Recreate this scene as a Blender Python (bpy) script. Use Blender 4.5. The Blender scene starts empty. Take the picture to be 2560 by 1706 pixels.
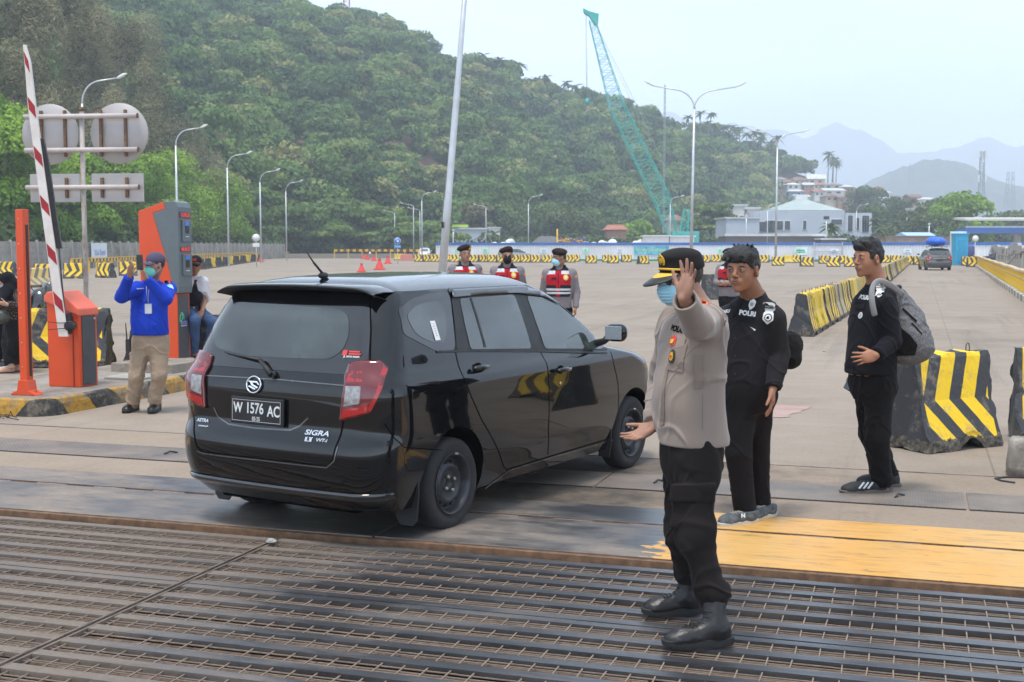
import bpy,bmesh,math,random
import numpy as np
from mathutils import Vector,Matrix,Euler,noise as mnoise
random.seed(7);RNG=np.random.default_rng(7)
S=bpy.context.scene;COL=S.collection
R=math.radians;PI=math.pi

# ------------------------------------------------------------------ camera
FPX,W0,H0,HORIZ,CAMH=3120.0,2560.0,1706.0,617.0,1.76
PITCH=math.atan((H0/2-HORIZ)/FPX)
cam_d=bpy.data.cameras.new('camera');cam=bpy.data.objects.new('camera',cam_d);COL.objects.link(cam)
cam_d.sensor_width=36;cam_d.lens=36*FPX/W0;cam_d.clip_start=.1;cam_d.clip_end=12000
cam.location=(0,0,CAMH);cam.rotation_euler=(R(90)-PITCH,0,0)
cam_d.dof.use_dof=True;cam_d.dof.focus_distance=7.2;cam_d.dof.aperture_fstop=9
S.camera=cam
# ------------------------------------------------------------------ world
SUN_EL,SUN_AZ=R(73),R(205)      # azimuth clockwise from +Y: behind the camera, to the left
wd=bpy.data.worlds.new('World');S.world=wd;wd.use_nodes=True
wt=wd.node_tree;wt.nodes.clear()
wo=wt.nodes.new('ShaderNodeOutputWorld');wb=wt.nodes.new('ShaderNodeBackground')
sk=wt.nodes.new('ShaderNodeTexSky');sk.sky_type='NISHITA';sk.sun_disc=False
sk.sun_elevation=SUN_EL;sk.sun_rotation=SUN_AZ;sk.dust_density=3.0;sk.air_density=1.0;sk.ozone_density=1.0
tc=wt.nodes.new('ShaderNodeTexCoord');mp=wt.nodes.new('ShaderNodeMapping');mp.inputs['Scale'].default_value=(1.3,1.3,4.5)
nz=wt.nodes.new('ShaderNodeTexNoise');nz.inputs['Scale'].default_value=2.3;nz.inputs['Detail'].default_value=7;nz.inputs['Roughness'].default_value=.55
rp=wt.nodes.new('ShaderNodeValToRGB');rp.color_ramp.elements[0].position=.36;rp.color_ramp.elements[1].position=.66
rp.color_ramp.elements[0].color=(.60,.60,.60,1);rp.color_ramp.elements[1].color=(.97,.97,.97,1)
mx=wt.nodes.new('ShaderNodeMix');mx.data_type='RGBA';mx.inputs['B'].default_value=(9.2,10.8,12.9,1)
L=wt.links.new
L(tc.outputs['Generated'],mp.inputs['Vector']);L(mp.outputs[0],nz.inputs['Vector']);L(nz.outputs['Fac'],rp.inputs['Fac'])
L(rp.outputs['Color'],mx.inputs['Factor']);L(sk.outputs['Color'],mx.inputs['A']);
sx=wt.nodes.new('ShaderNodeSeparateXYZ');L(tc.outputs['Generated'],sx.inputs[0]);hr=wt.nodes.new('ShaderNodeMapRange')   # a humid sky is brightest low down
hr.inputs['From Min'].default_value=0;hr.inputs['From Max'].default_value=.45;hr.inputs['To Min'].default_value=1.65;hr.inputs['To Max'].default_value=1.0;L(sx.outputs[2],hr.inputs['Value'])
vm=wt.nodes.new('ShaderNodeVectorMath');vm.operation='SCALE';L(mx.outputs['Result'],vm.inputs[0]);L(hr.outputs[0],vm.inputs['Scale']);L(vm.outputs[0],wb.inputs['Color'])
wb.inputs['Strength'].default_value=.113;L(wb.outputs[0],wo.inputs['Surface'])
# ------------------------------------------------------------------ sun (thin overcast)
sd=bpy.data.lights.new('sun','SUN');sd.energy=3.3;sd.angle=R(12);sd.color=(1,.95,.88)
sun=bpy.data.objects.new('sun',sd);COL.objects.link(sun);sun.location=(-20,-20,60)
_d=Vector((math.sin(SUN_AZ)*math.cos(SUN_EL),math.cos(SUN_AZ)*math.cos(SUN_EL),math.sin(SUN_EL)))
sun.rotation_euler=(-_d).to_track_quat('-Z','Y').to_euler()
S.view_settings.view_transform='Standard';S.view_settings.look='None';S.view_settings.gamma=1
S.view_settings.exposure=0.22
S.render.engine='CYCLES'
try:
    S.cycles.max_bounces=6;S.cycles.volume_bounces=2;S.cycles.transparent_max_bounces=8
    S.cycles.use_denoising=True
except Exception: pass

# ------------------------------------------------------------------ pixel <-> world
_F=Vector((0,math.cos(PITCH),-math.sin(PITCH)));_U=Vector((0,math.sin(PITCH),math.cos(PITCH)))
def ray(px,py): return _F + Vector((1,0,0))*((px-W0/2)/FPX) + _U*((H0/2-py)/FPX)
def P(px,py,Y):
    d=ray(px,py);return Vector((0,0,CAMH)) + d*(Y/d.y)
def G(px,py,h=0.0):
    d=ray(px,py);return Vector((0,0,CAMH)) + d*((h-CAMH)/d.z)
DA,DB,D0=Vector((.951,-.309,0)),Vector((.309,.951,0)),Vector((0,7.14,0))
DROT=math.atan2(-.309,.951)
def dock(a,b,z=0.0): return D0 + DA*a + DB*b + Vector((0,0,z))

# ------------------------------------------------------------------ materials
class NT:
    def __init__(s,name):
        s.m=bpy.data.materials.new(name);s.m.use_nodes=True;s.t=s.m.node_tree
        s.b=s.t.nodes['Principled BSDF'];s._c=None
    def n(s,t,**k):
        x=s.t.nodes.new(t)
        for a,v in k.items(): setattr(x,a,v)
        return x
    def put(s,sock,v):
        if hasattr(v,'is_linked') or isinstance(v,bpy.types.NodeSocket): s.t.links.new(v,sock)
        else:
            if isinstance(v,(tuple,list)) and len(v) == 3 and sock.type == 'RGBA': v=(*v,1)
            sock.default_value=v
    def set(s,**k):
        for a,v in k.items(): s.put(s.b.inputs[a.replace('_',' ')],v)
        return s
    def obj(s):
        if s._c is None: s._c=s.n('ShaderNodeTexCoord')
        return s._c.outputs['Object']
    def map(s,vec,sc=(1,1,1),rot=(0,0,0),loc=(0,0,0)):
        x=s.n('ShaderNodeMapping');s.put(x.inputs['Vector'],vec);x.inputs['Scale'].default_value=sc
        x.inputs['Rotation'].default_value=rot;x.inputs['Location'].default_value=loc;return x.outputs[0]
    def noise(s,scale,detail=4,rough=.5,vec=None,dist=0):
        x=s.n('ShaderNodeTexNoise');s.put(x.inputs['Vector'],vec if vec is not None else s.obj())
        x.inputs['Scale'].default_value=scale;x.inputs['Detail'].default_value=detail
        x.inputs['Roughness'].default_value=rough;x.inputs['Distortion'].default_value=dist
        return x.outputs['Fac']
    def voro(s,scale,vec=None,feat='F1',out='Distance'):
        x=s.n('ShaderNodeTexVoronoi',feature=feat);s.put(x.inputs['Vector'],vec if vec is not None else s.obj())
        x.inputs['Scale'].default_value=scale;return x.outputs[out]
    def ramp(s,fac,stops,interp='LINEAR'):
        x=s.n('ShaderNodeValToRGB');s.put(x.inputs['Fac'],fac);e=x.color_ramp.elements;x.color_ramp.interpolation=interp
        while len(e) < len(stops): e.new(.5)
        for i,(p,c) in enumerate(stops):
            e[i].position=p
            e[i].color=(c,c,c,1) if isinstance(c,(int,float)) else (*c,1)
        return x.outputs['Color']
    def mix(s,f,a,b,mode='MIX'):
        x=s.n('ShaderNodeMix',data_type='RGBA',blend_type=mode);s.put(x.inputs['Factor'],f)
        s.put(x.inputs['A'],a);s.put(x.inputs['B'],b);return x.outputs['Result']
    def math(s,op,a,b=0.0,c=None):
        x=s.n('ShaderNodeMath',operation=op);s.put(x.inputs[0],a);s.put(x.inputs[1],b)
        if c is not None: s.put(x.inputs[2],c)
        return x.outputs[0]
    def xyz(s,vec=None):
        x=s.n('ShaderNodeSeparateXYZ');s.put(x.inputs[0],vec if vec is not None else s.obj());return x.outputs
    def attr(s,name,out='Fac'):
        x=s.n('ShaderNodeAttribute',attribute_name=name);return x.outputs[out]
    def bump(s,h,strength=.3,dist=.01):
        x=s.n('ShaderNodeBump');x.inputs['Strength'].default_value=strength;x.inputs['Distance'].default_value=dist
        s.put(x.inputs['Height'],h);s.put(s.b.inputs['Normal'],x.outputs[0]);return s
_mc={}
def mat(name,col,rough=.6,metal=0.0,var=.18,scale=6.0,bump=0.0,bscale=None,coat=0.0,spec=.5,emit=None,alpha=None,trans=0.0,sss=0.0,dirt=0.0,dirtc=(.12,.1,.075),sheen=0.0):
    """a general surface: a base colour with soft mottling, uneven gloss, optional grime and grain"""
    if name in _mc: return _mc[name]
    n=NT(name);a=n.noise(scale,5,.6)
    lo=tuple(c*(1-var) for c in col);hi=tuple(min(1,c*(1+var)) for c in col)
    c=n.ramp(a,[(.3,lo),(.7,hi)])
    if dirt:
        g=n.ramp(n.noise(scale*.37,7,.7),[(.5,0.0),(.72,dirt)]);c=n.mix(g,c,dirtc)
    n.set(Base_Color=c,Metallic=metal,Roughness=n.ramp(n.noise(scale*1.7,3),[(.3,max(0,rough-.08)),(.7,min(1,rough+.08))]))
    n.b.inputs['Specular IOR Level'].default_value=spec
    if coat: n.set(Coat_Weight=coat,Coat_Roughness=.04)
    if emit: n.set(Emission_Color=emit[0],Emission_Strength=emit[1])
    if trans: n.set(Transmission_Weight=trans)
    if sheen: n.set(Sheen_Weight=sheen)
    if sss:
        n.set(Subsurface_Weight=sss,Subsurface_Scale=.01);n.b.inputs['Subsurface Radius'].default_value=(1,.35,.2)
    if bump: n.bump(n.noise(bscale or scale*8,4,.6),bump,.01)
    _mc[name]=n.m;return n.m

# ------------------------------------------------------------------ mesh helpers
def tag(o,label=None,cat=None,group=None,kind=None):
    if label: o['label']=label
    if cat: o['category']=cat
    if group: o['group']=group
    if kind: o['kind']=kind
    return o
def empty(name,loc=(0,0,0),rz=0.0,label=None,cat=None,group=None,scale=1.0):
    o=bpy.data.objects.new(name,None);COL.objects.link(o);o.location=loc;o.rotation_euler=(0,0,rz)
    o.empty_display_size=.2;o.scale=(scale,)*3
    return tag(o,label,cat,group)
def newobj(name,me,mats=(),parent=None,smooth=False,loc=None):
    o=bpy.data.objects.new(name,me);COL.objects.link(o)
    for m in (mats if isinstance(mats,(list,tuple)) else [mats]): me.materials.append(m)
    if smooth: me.polygons.foreach_set('use_smooth',[True]*len(me.polygons))
    if parent is not None: o.parent=parent
    if loc is not None: o.location=loc
    return o
def kids(o): return [c for c in bpy.data.objects if c.parent == o]
_kc={}
def copy_tree(o,parent=None,loc=None,rz=None,label=None,group=None,scale=None,depth=3):
    c=o.copy();COL.objects.link(c);c.parent=parent
    if o.name not in _kc: _kc[o.name]=kids(o)
    if depth > 0:
        for ch in _kc[o.name]: copy_tree(ch,c,depth=depth-1)
    if loc is not None: c.location=loc
    if rz is not None: c.rotation_euler=(0,0,rz)
    if label: c['label']=label
    if group: c['group']=group
    if scale is not None: c.scale=scale
    return c
class MB:
    """collects primitives into one mesh; mi = material index of what is added next"""
    def __init__(s): s.v=[];s.f=[];s.m=[];s.mi=0;s.sm=[];s.smooth=False;s.M=None
    def add(s,vs,fs,smooth=None):
        k=len(s.v)
        if s.M is not None: vs=[s.M @ Vector(v) for v in vs]
        s.v.extend([tuple(v) for v in vs]);s.f.extend([tuple(i+k for i in f) for f in fs])
        s.m.extend([s.mi]*len(fs));s.sm.extend([s.smooth if smooth is None else smooth]*len(fs));return s
    def box(s,c,size,rz=0.0,rot=None,taper=(1,1)):
        hx,hy,hz=size[0]/2,size[1]/2,size[2]/2
        M=Matrix.Translation(Vector(c)) @ ((rot if rot is not None else Euler((0,0,rz))).to_matrix().to_4x4())
        vs=[]
        for z,tx,ty in ((-hz,1,1),(hz,taper[0],taper[1])):
            for x,y in ((-hx,-hy),(hx,-hy),(hx,hy),(-hx,hy)): vs.append(M @ Vector((x*tx,y*ty,z)))
        return s.add(vs,[(0,3,2,1),(4,5,6,7),(0,1,5,4),(1,2,6,5),(2,3,7,6),(3,0,4,7)],False)
    def beam(s,p0,p1,w,h=None,up=(0,0,1)):
        h=h or w;p0,p1=Vector(p0),Vector(p1);d=(p1-p0).normalized();u=Vector(up)
        if abs(d.dot(u)) > .98: u=Vector((0,1,0))
        a=d.cross(u).normalized();b=a.cross(d).normalized();vs=[]
        for p in (p0,p1):
            for i,j in ((-1,-1),(1,-1),(1,1),(-1,1)): vs.append(p + a*(i*w/2) + b*(j*h/2))
        return s.add(vs,[(0,3,2,1),(4,5,6,7),(0,1,5,4),(1,2,6,5),(2,3,7,6),(3,0,4,7)],False)
    def tube(s,pts,r,seg=10,caps=True):
        pts=[Vector(p) for p in pts];n=len(pts);rs=r if isinstance(r,(list,tuple)) else [r]*n
        vs=[];fs=[];pa=None
        for i,p in enumerate(pts):
            d=(pts[min(i+1,n-1)]-pts[max(i-1,0)])
            d=d.normalized() if d.length > 1e-9 else Vector((0,0,1))
            if pa is None:
                u=Vector((0,0,1)) if abs(d.z) < .9 else Vector((0,1,0));a=d.cross(u).normalized()
            else: a=(pa - d*pa.dot(d)).normalized()
            pa=a;b=d.cross(a)
            for k in range(seg):
                t=2*PI*k/seg;vs.append(p + (a*math.cos(t)+b*math.sin(t))*rs[i])
        for i in range(n-1):
            for k in range(seg):
                k2=(k+1) % seg;fs.append((i*seg+k,i*seg+k2,(i+1)*seg+k2,(i+1)*seg+k))
        s.add(vs,fs,True)
        if caps:
            k=len(s.v)-len(vs);s.f.append(tuple(k+j for j in reversed(range(seg))));s.f.append(tuple(k+(n-1)*seg+j for j in range(seg)))
            s.m+=[s.mi]*2;s.sm+=[False]*2
        return s
    def cyl(s,p0,p1,r0,r1=None,seg=16): return s.tube([p0,p1],[r0,r0 if r1 is None else r1],seg)
    def lathe(s,prof,c=(0,0,0),axis='z',seg=24,sweep=2*PI,start=0.0):
        """prof: list of (radius, height) along the axis"""
        vs=[];fs=[];n=len(prof);full=abs(sweep-2*PI) < 1e-6;cols=seg if full else seg+1
        for j in range(cols):
            t=start+sweep*j/seg;ct,st=math.cos(t),math.sin(t)
            for r,h in prof:
                q=(r*ct,r*st,h) if axis == 'z' else ((r*ct,h,r*st) if axis == 'y' else (h,r*ct,r*st))
                vs.append(Vector(c)+Vector(q))
        for j in range(seg):
            j2=(j+1) % cols
            for i in range(n-1):
                q=(j*n+i,j2*n+i,j2*n+i+1,j*n+i+1);fs.append(q if axis != 'y' else q[::-1])
        return s.add(vs,fs,True)
    def ell(s,c,r,rot=None,seg=16,rings=10):
        vs=[];fs=[];M=rot.to_matrix() if rot is not None else Matrix.Identity(3);c=Vector(c)
        r=(r,r,r) if isinstance(r,(int,float)) else r
        vs.append(c + M @ Vector((0,0,r[2])))
        for i in range(1,rings):
            ph=PI*i/rings
            for j in range(seg):
                t=2*PI*j/seg;vs.append(c + M @ Vector((r[0]*math.sin(ph)*math.cos(t),r[1]*math.sin(ph)*math.sin(t),r[2]*math.cos(ph))))
        vs.append(c + M @ Vector((0,0,-r[2])));e=len(vs)-1
        for j in range(seg):
            j2=(j+1) % seg;fs.append((0,1+j,1+j2));fs.append((e,e-seg+j2,e-seg+j))
            for i in range(rings-2): fs.append((1+i*seg+j,1+(i+1)*seg+j,1+(i+1)*seg+j2,1+i*seg+j2))
        return s.add(vs,fs,True)
    def prism(s,poly,d0,d1,fn):
        """polygon (u,v) extruded from d0 to d1, fn(u,v,d) -> point"""
        n=len(poly);vs=[fn(u,v,d0) for u,v in poly]+[fn(u,v,d1) for u,v in poly]
        fs=[tuple(range(n))[::-1],tuple(range(n,2*n))]+[(i,(i+1) % n,n+(i+1) % n,n+i) for i in range(n)]
        return s.add(vs,fs,False)
    def quad(s,a,b,c,d): return s.add([a,b,c,d],[(0,1,2,3)])
    def build(s,name,mats,parent=None,bevel=0.0,loc=None,fix=True):
        me=bpy.data.meshes.new(name);me.from_pydata(s.v,[],s.f);me.update()
        me.polygons.foreach_set('material_index',s.m);me.polygons.foreach_set('use_smooth',s.sm)
        if fix or bevel:
            bm=bmesh.new();bm.from_mesh(me)
            if fix: bmesh.ops.recalc_face_normals(bm,faces=bm.faces)
            if bevel:
                bmesh.ops.remove_doubles(bm,verts=bm.verts,dist=1e-5)
                es=[e for e in bm.edges if len(e.link_faces) == 2 and e.calc_face_angle(0) > .5]
                bmesh.ops.bevel(bm,geom=es,offset=bevel,segments=2,affect='EDGES',profile=.5)
            bm.to_mesh(me);bm.free()
        return newobj(name,me,mats,parent,loc=loc)
def np_mesh(name,V,Q,mats,parent=None,smooth=False,attrs=None,loc=None):
    """fast quad mesh from numpy arrays"""
    me=bpy.data.meshes.new(name);nv,nf=len(V),len(Q);k=Q.shape[1]
    me.vertices.add(nv);me.vertices.foreach_set('co',np.ascontiguousarray(V,dtype=np.float32).ravel())
    me.loops.add(nf*k);me.loops.foreach_set('vertex_index',np.ascontiguousarray(Q,dtype=np.int32).ravel())
    me.polygons.add(nf);me.polygons.foreach_set('loop_start',np.arange(0,nf*k,k,dtype=np.int32))
    me.polygons.foreach_set('use_smooth',np.full(nf,smooth))
    for an,arr in (attrs or {}).items():
        at=me.attributes.new(an,'FLOAT','FACE');at.data.foreach_set('value',np.ascontiguousarray(arr,dtype=np.float32))
    me.update(calc_edges=True);me.validate()
    return newobj(name,me,mats,parent,loc=loc)
def textmesh(s,size=.1,extrude=.001,bold=0.0,align='CENTER',shear=0.0,space=1.0):
    cu=bpy.data.curves.new('txt','FONT');cu.body=s;cu.size=size;cu.extrude=extrude;cu.offset=bold
    cu.align_x=align;cu.align_y='CENTER';cu.shear=shear;cu.space_character=space;cu.resolution_u=3
    o=bpy.data.objects.new('txt',cu);COL.objects.link(o);bpy.context.view_layer.update()
    dg=bpy.context.evaluated_depsgraph_get();me=bpy.data.meshes.new_from_object(o.evaluated_get(dg))
    bpy.data.objects.remove(o);return me
def text(name,s,M,m,parent=None,size=.1,extrude=.001,bold=0.0,align='CENTER',shear=0.0,space=1.0,warp=None,sub=0):
    """M maps text plane (x right, y up, z out) to place; warp(v) may bend the placed points"""
    me=textmesh(s,size,extrude,bold,align,shear,space)
    for v in me.vertices:
        co=M @ v.co;v.co=warp(co) if warp else co
    return newobj(name,me,m,parent)
def frame(o,x,y):
    """matrix with origin o, local x, local y, and z = x cross y"""
    x=Vector(x).normalized();y=Vector(y);z=x.cross(y).normalized();y=z.cross(x)
    M=Matrix((x,y,z)).transposed().to_4x4();M.translation=Vector(o);return M
# vectorised value noise
_perm=np.random.default_rng(3).random(4096).astype(np.float32)
def vnoise(x,y,z):
    xi,yi,zi=np.floor(x).astype(np.int64),np.floor(y).astype(np.int64),np.floor(z).astype(np.int64)
    fx,fy,fz=x-xi,y-yi,z-zi;fx=fx*fx*(3-2*fx);fy=fy*fy*(3-2*fy);fz=fz*fz*(3-2*fz)
    def h(a,b,c): return _perm[(a*73856093 ^ b*19349663 ^ c*83492791) & 4095]
    r=0
    for i in (0,1):
        for j in (0,1):
            for k in (0,1):
                r=r + h(xi+i,yi+j,zi+k)*(fx if i else 1-fx)*(fy if j else 1-fy)*(fz if k else 1-fz)
    return r*2-1
def fbm(x,y,z,o=4):
    r=0;a=1.0;t=0
    for i in range(o): r=r + a*vnoise(x*2**i+17*i,y*2**i+5*i,z*2**i);t+=a;a*=.5
    return r/t
# ================================================================== signed distance modelling -> continuous surfaces
class Field:
    def __init__(s,lo,hi,h):
        s.lo=np.array(lo,np.float32);s.h=h;s.n=tuple(int(math.ceil((b-a)/h))+1 for a,b in zip(lo,hi));s.F=np.full(s.n,9.0,np.float32)
    def sub(s,lo,hi):
        i0=[max(0,int((lo[k]-s.lo[k])/s.h)-1) for k in range(3)];i1=[min(s.n[k],int((hi[k]-s.lo[k])/s.h)+2) for k in range(3)]
        if any(a >= b for a,b in zip(i0,i1)): return None
        sl=tuple(slice(a,b) for a,b in zip(i0,i1));ax=[(np.arange(a,b)*s.h+s.lo[k]).astype(np.float32) for k,(a,b) in enumerate(zip(i0,i1))]
        return sl,ax[0][:,None,None],ax[1][None,:,None],ax[2][None,None,:]
    def put(s,fn,lo,hi,k=.01,op='u'):
        m=k+s.h*3;r=s.sub([v-m for v in lo],[v+m for v in hi])
        if r is None: return s
        sl,X,Y,Z=r;b=fn(X,Y,Z).astype(np.float32);a=s.F[sl]
        if op == 's': b=-b
        if k > 0: t=np.maximum(k-np.abs(a-b),0)/k;t=t*t*k*.25
        else: t=0
        s.F[sl]=(np.minimum(a,b)-t) if op == 'u' else (np.maximum(a,b)+t);return s
    def cone(s,a,b,r0,r1=None,k=.01,op='u',flat=None):
        r1=r0 if r1 is None else r1;a,b=Vector(a),Vector(b);d=b-a;L2=max(d.length_squared,1e-9);R_=max(r0,r1)
        lo=[min(a[i],b[i])-R_ for i in range(3)];hi=[max(a[i],b[i])+R_ for i in range(3)]
        def f(X,Y,Z):
            px,py,pz=X-a.x,Y-a.y,Z-a.z;t=np.clip((px*d.x+py*d.y+pz*d.z)/L2,0,1);qx,qy,qz=px-t*d.x,py-t*d.y,pz-t*d.z
            if flat is not None:
                n,sc=flat;dn=qx*n.x+qy*n.y+qz*n.z;g=dn*(1/sc-1);qx,qy,qz=qx+n.x*g,qy+n.y*g,qz+n.z*g
                return (np.sqrt(qx*qx+qy*qy+qz*qz)-(r0+(r1-r0)*t))*min(1,(1+sc)/2)
            return np.sqrt(qx*qx+qy*qy+qz*qz)-(r0+(r1-r0)*t)
        return s.put(f,lo,hi,k,op)
    def ell(s,c,r,M=None,k=.01,op='u'):
        c=Vector(c);R_=max(r);M=M or Matrix.Identity(3);A=M.transposed()
        ext=[sum(abs(M[i][j])*r[j] for j in range(3)) for i in range(3)]
        def f(X,Y,Z):
            x,y,z=X-c.x,Y-c.y,Z-c.z;u=(A[0][0]*x+A[0][1]*y+A[0][2]*z);v=(A[1][0]*x+A[1][1]*y+A[1][2]*z);w=(A[2][0]*x+A[2][1]*y+A[2][2]*z)
            k0=np.sqrt((u/r[0])**2+(v/r[1])**2+(w/r[2])**2);k1=np.sqrt((u/r[0]**2)**2+(v/r[1]**2)**2+(w/r[2]**2)**2)
            return k0*(k0-1)/np.maximum(k1,1e-4)
        return s.put(f,[c[i]-ext[i] for i in range(3)],[c[i]+ext[i] for i in range(3)],k,op)
    def box(s,c,hs,M=None,rd=.005,k=.005,op='u'):
        c=Vector(c);M=M or Matrix.Identity(3);A=M.transposed();ext=[sum(abs(M[i][j])*hs[j] for j in range(3)) for i in range(3)]
        def f(X,Y,Z):
            x,y,z=X-c.x,Y-c.y,Z-c.z;q=[np.abs(A[i][0]*x+A[i][1]*y+A[i][2]*z)-(hs[i]-rd) for i in range(3)]
            return np.sqrt(sum(np.maximum(t,0)**2 for t in q))+np.minimum(np.maximum(q[0],np.maximum(q[1],q[2])),0)-rd
        return s.put(f,[c[i]-ext[i] for i in range(3)],[c[i]+ext[i] for i in range(3)],k,op)
    def loft(s,sec,fwd,k=.02,op='u',p=2.3,org=(0,0)):
        """sec: (z, forward offset, side offset, half width, half depth), z rising; fwd: unit vector in plan"""
        sec=sorted(sec);zz=np.array([q[0] for q in sec],np.float32);C=[np.array([q[i] for q in sec],np.float32) for i in range(1,5)]
        fx,fy=fwd[0],fwd[1];sx,sy=fy,-fx;R_=max(C[2].max(),C[3].max())+max(np.abs(C[0]).max(),np.abs(C[1]).max())
        lo=(org[0]-R_,org[1]-R_,zz[0]);hi=(org[0]+R_,org[1]+R_,zz[-1])
        def f(X,Y,Z):
            zc=np.clip(Z,zz[0],zz[-1]);t=zc
            # smooth interpolation between the sections
            def ip(c):
                i=np.clip(np.searchsorted(zz,t.ravel())-1,0,len(zz)-2);u=(t.ravel()-zz[i])/(zz[i+1]-zz[i]);m=np.gradient(c,zz)
                dz=zz[i+1]-zz[i];u2,u3=u*u,u*u*u
                return ((2*u3-3*u2+1)*c[i]+(u3-2*u2+u)*dz*m[i]+(-2*u3+3*u2)*c[i+1]+(u3-u2)*dz*m[i+1]).reshape(t.shape)
            of,os_,hw,hd=(ip(c) for c in C);x,y=X-org[0],Y-org[1]
            u=(x*fx+y*fy-of)/hd;v=(x*sx+y*sy-os_)/hw
            d=((np.abs(u)**p+np.abs(v)**p)**(1/p)-1)*np.minimum(hw,hd)
            return np.maximum(d,np.abs(Z-(zz[0]+zz[-1])/2)-(zz[-1]-zz[0])/2)
        return s.put(f,lo,hi,k,op)
    def plane(s,p,n,k=0.0):
        """keep the side the normal points away from"""
        p,n=Vector(p),Vector(n).normalized();ax=[(np.arange(s.n[i])*s.h+s.lo[i]).astype(np.float32) for i in range(3)]
        d=((ax[0]-p.x)*n.x)[:,None,None]+((ax[1]-p.y)*n.y)[None,:,None]+((ax[2]-p.z)*n.z)[None,None,:]
        s.F=np.maximum(s.F,d).astype(np.float32);return s
    def cutcyl(s,p,n,rad,depth=.3):
        """remove everything in a disc-shaped slab beyond p along n (cuts a sleeve end)"""
        p,n=Vector(p),Vector(n).normalized();e=p+n*depth;lo=[min(p[i],e[i])-rad for i in range(3)];hi=[max(p[i],e[i])+rad for i in range(3)]
        def f(X,Y,Z):
            x,y,z=X-p.x,Y-p.y,Z-p.z;t=x*n.x+y*n.y+z*n.z;r=np.sqrt(np.maximum((x-t*n.x)**2+(y-t*n.y)**2+(z-t*n.z)**2,0))
            return np.maximum(np.maximum(-t,t-depth),r-rad)
        return s.put(f,lo,hi,0,'s')
    def mesh(s):
        F=s.F;B=F < 0
        for ax in range(3):   # close the border
            sl=[slice(None)]*3;sl[ax]=0;F[tuple(sl)]=np.maximum(F[tuple(sl)],s.h*.5);sl[ax]=-1;F[tuple(sl)]=np.maximum(F[tuple(sl)],s.h*.5)
        B=F < 0;n=s.n;c=lambda i,j,k: B[i:n[0]-1+i,j:n[1]-1+j,k:n[2]-1+k]
        al=c(0,0,0).copy();an=al.copy()
        for i in (0,1):
            for j in (0,1):
                for k in (0,1): al &= c(i,j,k);an |= c(i,j,k)
        idx=np.argwhere(an & ~al);off=[(i,j,k) for i in (0,1) for j in (0,1) for k in (0,1)]
        val=np.stack([F[idx[:,0]+o[0],idx[:,1]+o[1],idx[:,2]+o[2]] for o in off],1);acc=np.zeros((len(idx),3),np.float32);cnt=np.zeros(len(idx),np.float32)
        for a in range(8):
            for b in range(a+1,8):
                oa,ob=np.array(off[a]),np.array(off[b])
                if np.abs(oa-ob).sum() != 1: continue
                va,vb=val[:,a],val[:,b];m=(va < 0) != (vb < 0);t=np.where(m,va/np.where(m,va-vb,1),0)[:,None]
                acc+=np.where(m[:,None],oa+(ob-oa)*t,0);cnt+=m
        V=(idx+acc/np.maximum(cnt,1)[:,None])*s.h+s.lo;mp_=np.full((n[0]-1,n[1]-1,n[2]-1),-1,np.int32);mp_[idx[:,0],idx[:,1],idx[:,2]]=np.arange(len(idx));Q=[]
        for ax in range(3):
            sa=[slice(None)]*3;sb=[slice(None)]*3;sa[ax]=slice(0,n[ax]-1);sb[ax]=slice(1,n[ax])
            for o in range(3):
                if o != ax: sa[o]=slice(1,n[o]-1);sb[o]=slice(1,n[o]-1)
            A,C=B[tuple(sa)],B[tuple(sb)];e=np.argwhere(A != C);u,v=(ax+1) % 3,(ax+2) % 3
            base=e.copy();
            for o in range(3):
                if o != ax: base[:,o]+=1
            def g(du,dv): q=base.copy();q[:,u]-=du;q[:,v]-=dv;return mp_[q[:,0],q[:,1],q[:,2]]
            q=np.stack([g(0,0),g(1,0),g(1,1),g(0,1)],1);fl=~A[e[:,0],e[:,1],e[:,2]];q[fl]=q[fl][:,::-1];Q.append(q)
        return V,np.concatenate(Q)
    def build(s,name,m,parent=None,disp=None,smooth=1,keep=None,loc=None):
        V,Q=s.mesh()
        for _ in range(smooth): V=relax(V,Q)
        if disp is not None:
            N=vnormals(V,Q);V=V+N*disp(V,N)[:,None]
        if keep is not None:
            k=keep(V[Q].mean(1));Q=Q[k];used=np.unique(Q);re=np.full(len(V),-1);re[used]=np.arange(len(used));V=V[used];Q=re[Q]
        if parent is not None and loc is None: V=V-np.array(parent.location if parent.parent is None else (0,0,0))
        return np_mesh(name,V,Q,m,parent,smooth=True)
def relax(V,Q,lam=.5):
    acc=np.zeros_like(V,dtype=np.float64);cnt=np.zeros(len(V))
    for i in range(4):
        j=(i+1) % 4;np.add.at(acc,Q[:,i],V[Q[:,j]]);np.add.at(cnt,Q[:,i],1);np.add.at(acc,Q[:,j],V[Q[:,i]]);np.add.at(cnt,Q[:,j],1)
    return V*(1-lam)+lam*acc/np.maximum(cnt,1)[:,None]
def vnormals(V,Q):
    n=np.cross(V[Q[:,2]]-V[Q[:,0]],V[Q[:,3]]-V[Q[:,1]]);N=np.zeros_like(V,dtype=np.float64)
    for i in range(4): np.add.at(N,Q[:,i],n)
    return N/np.maximum(np.linalg.norm(N,axis=1),1e-12)[:,None]
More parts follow.
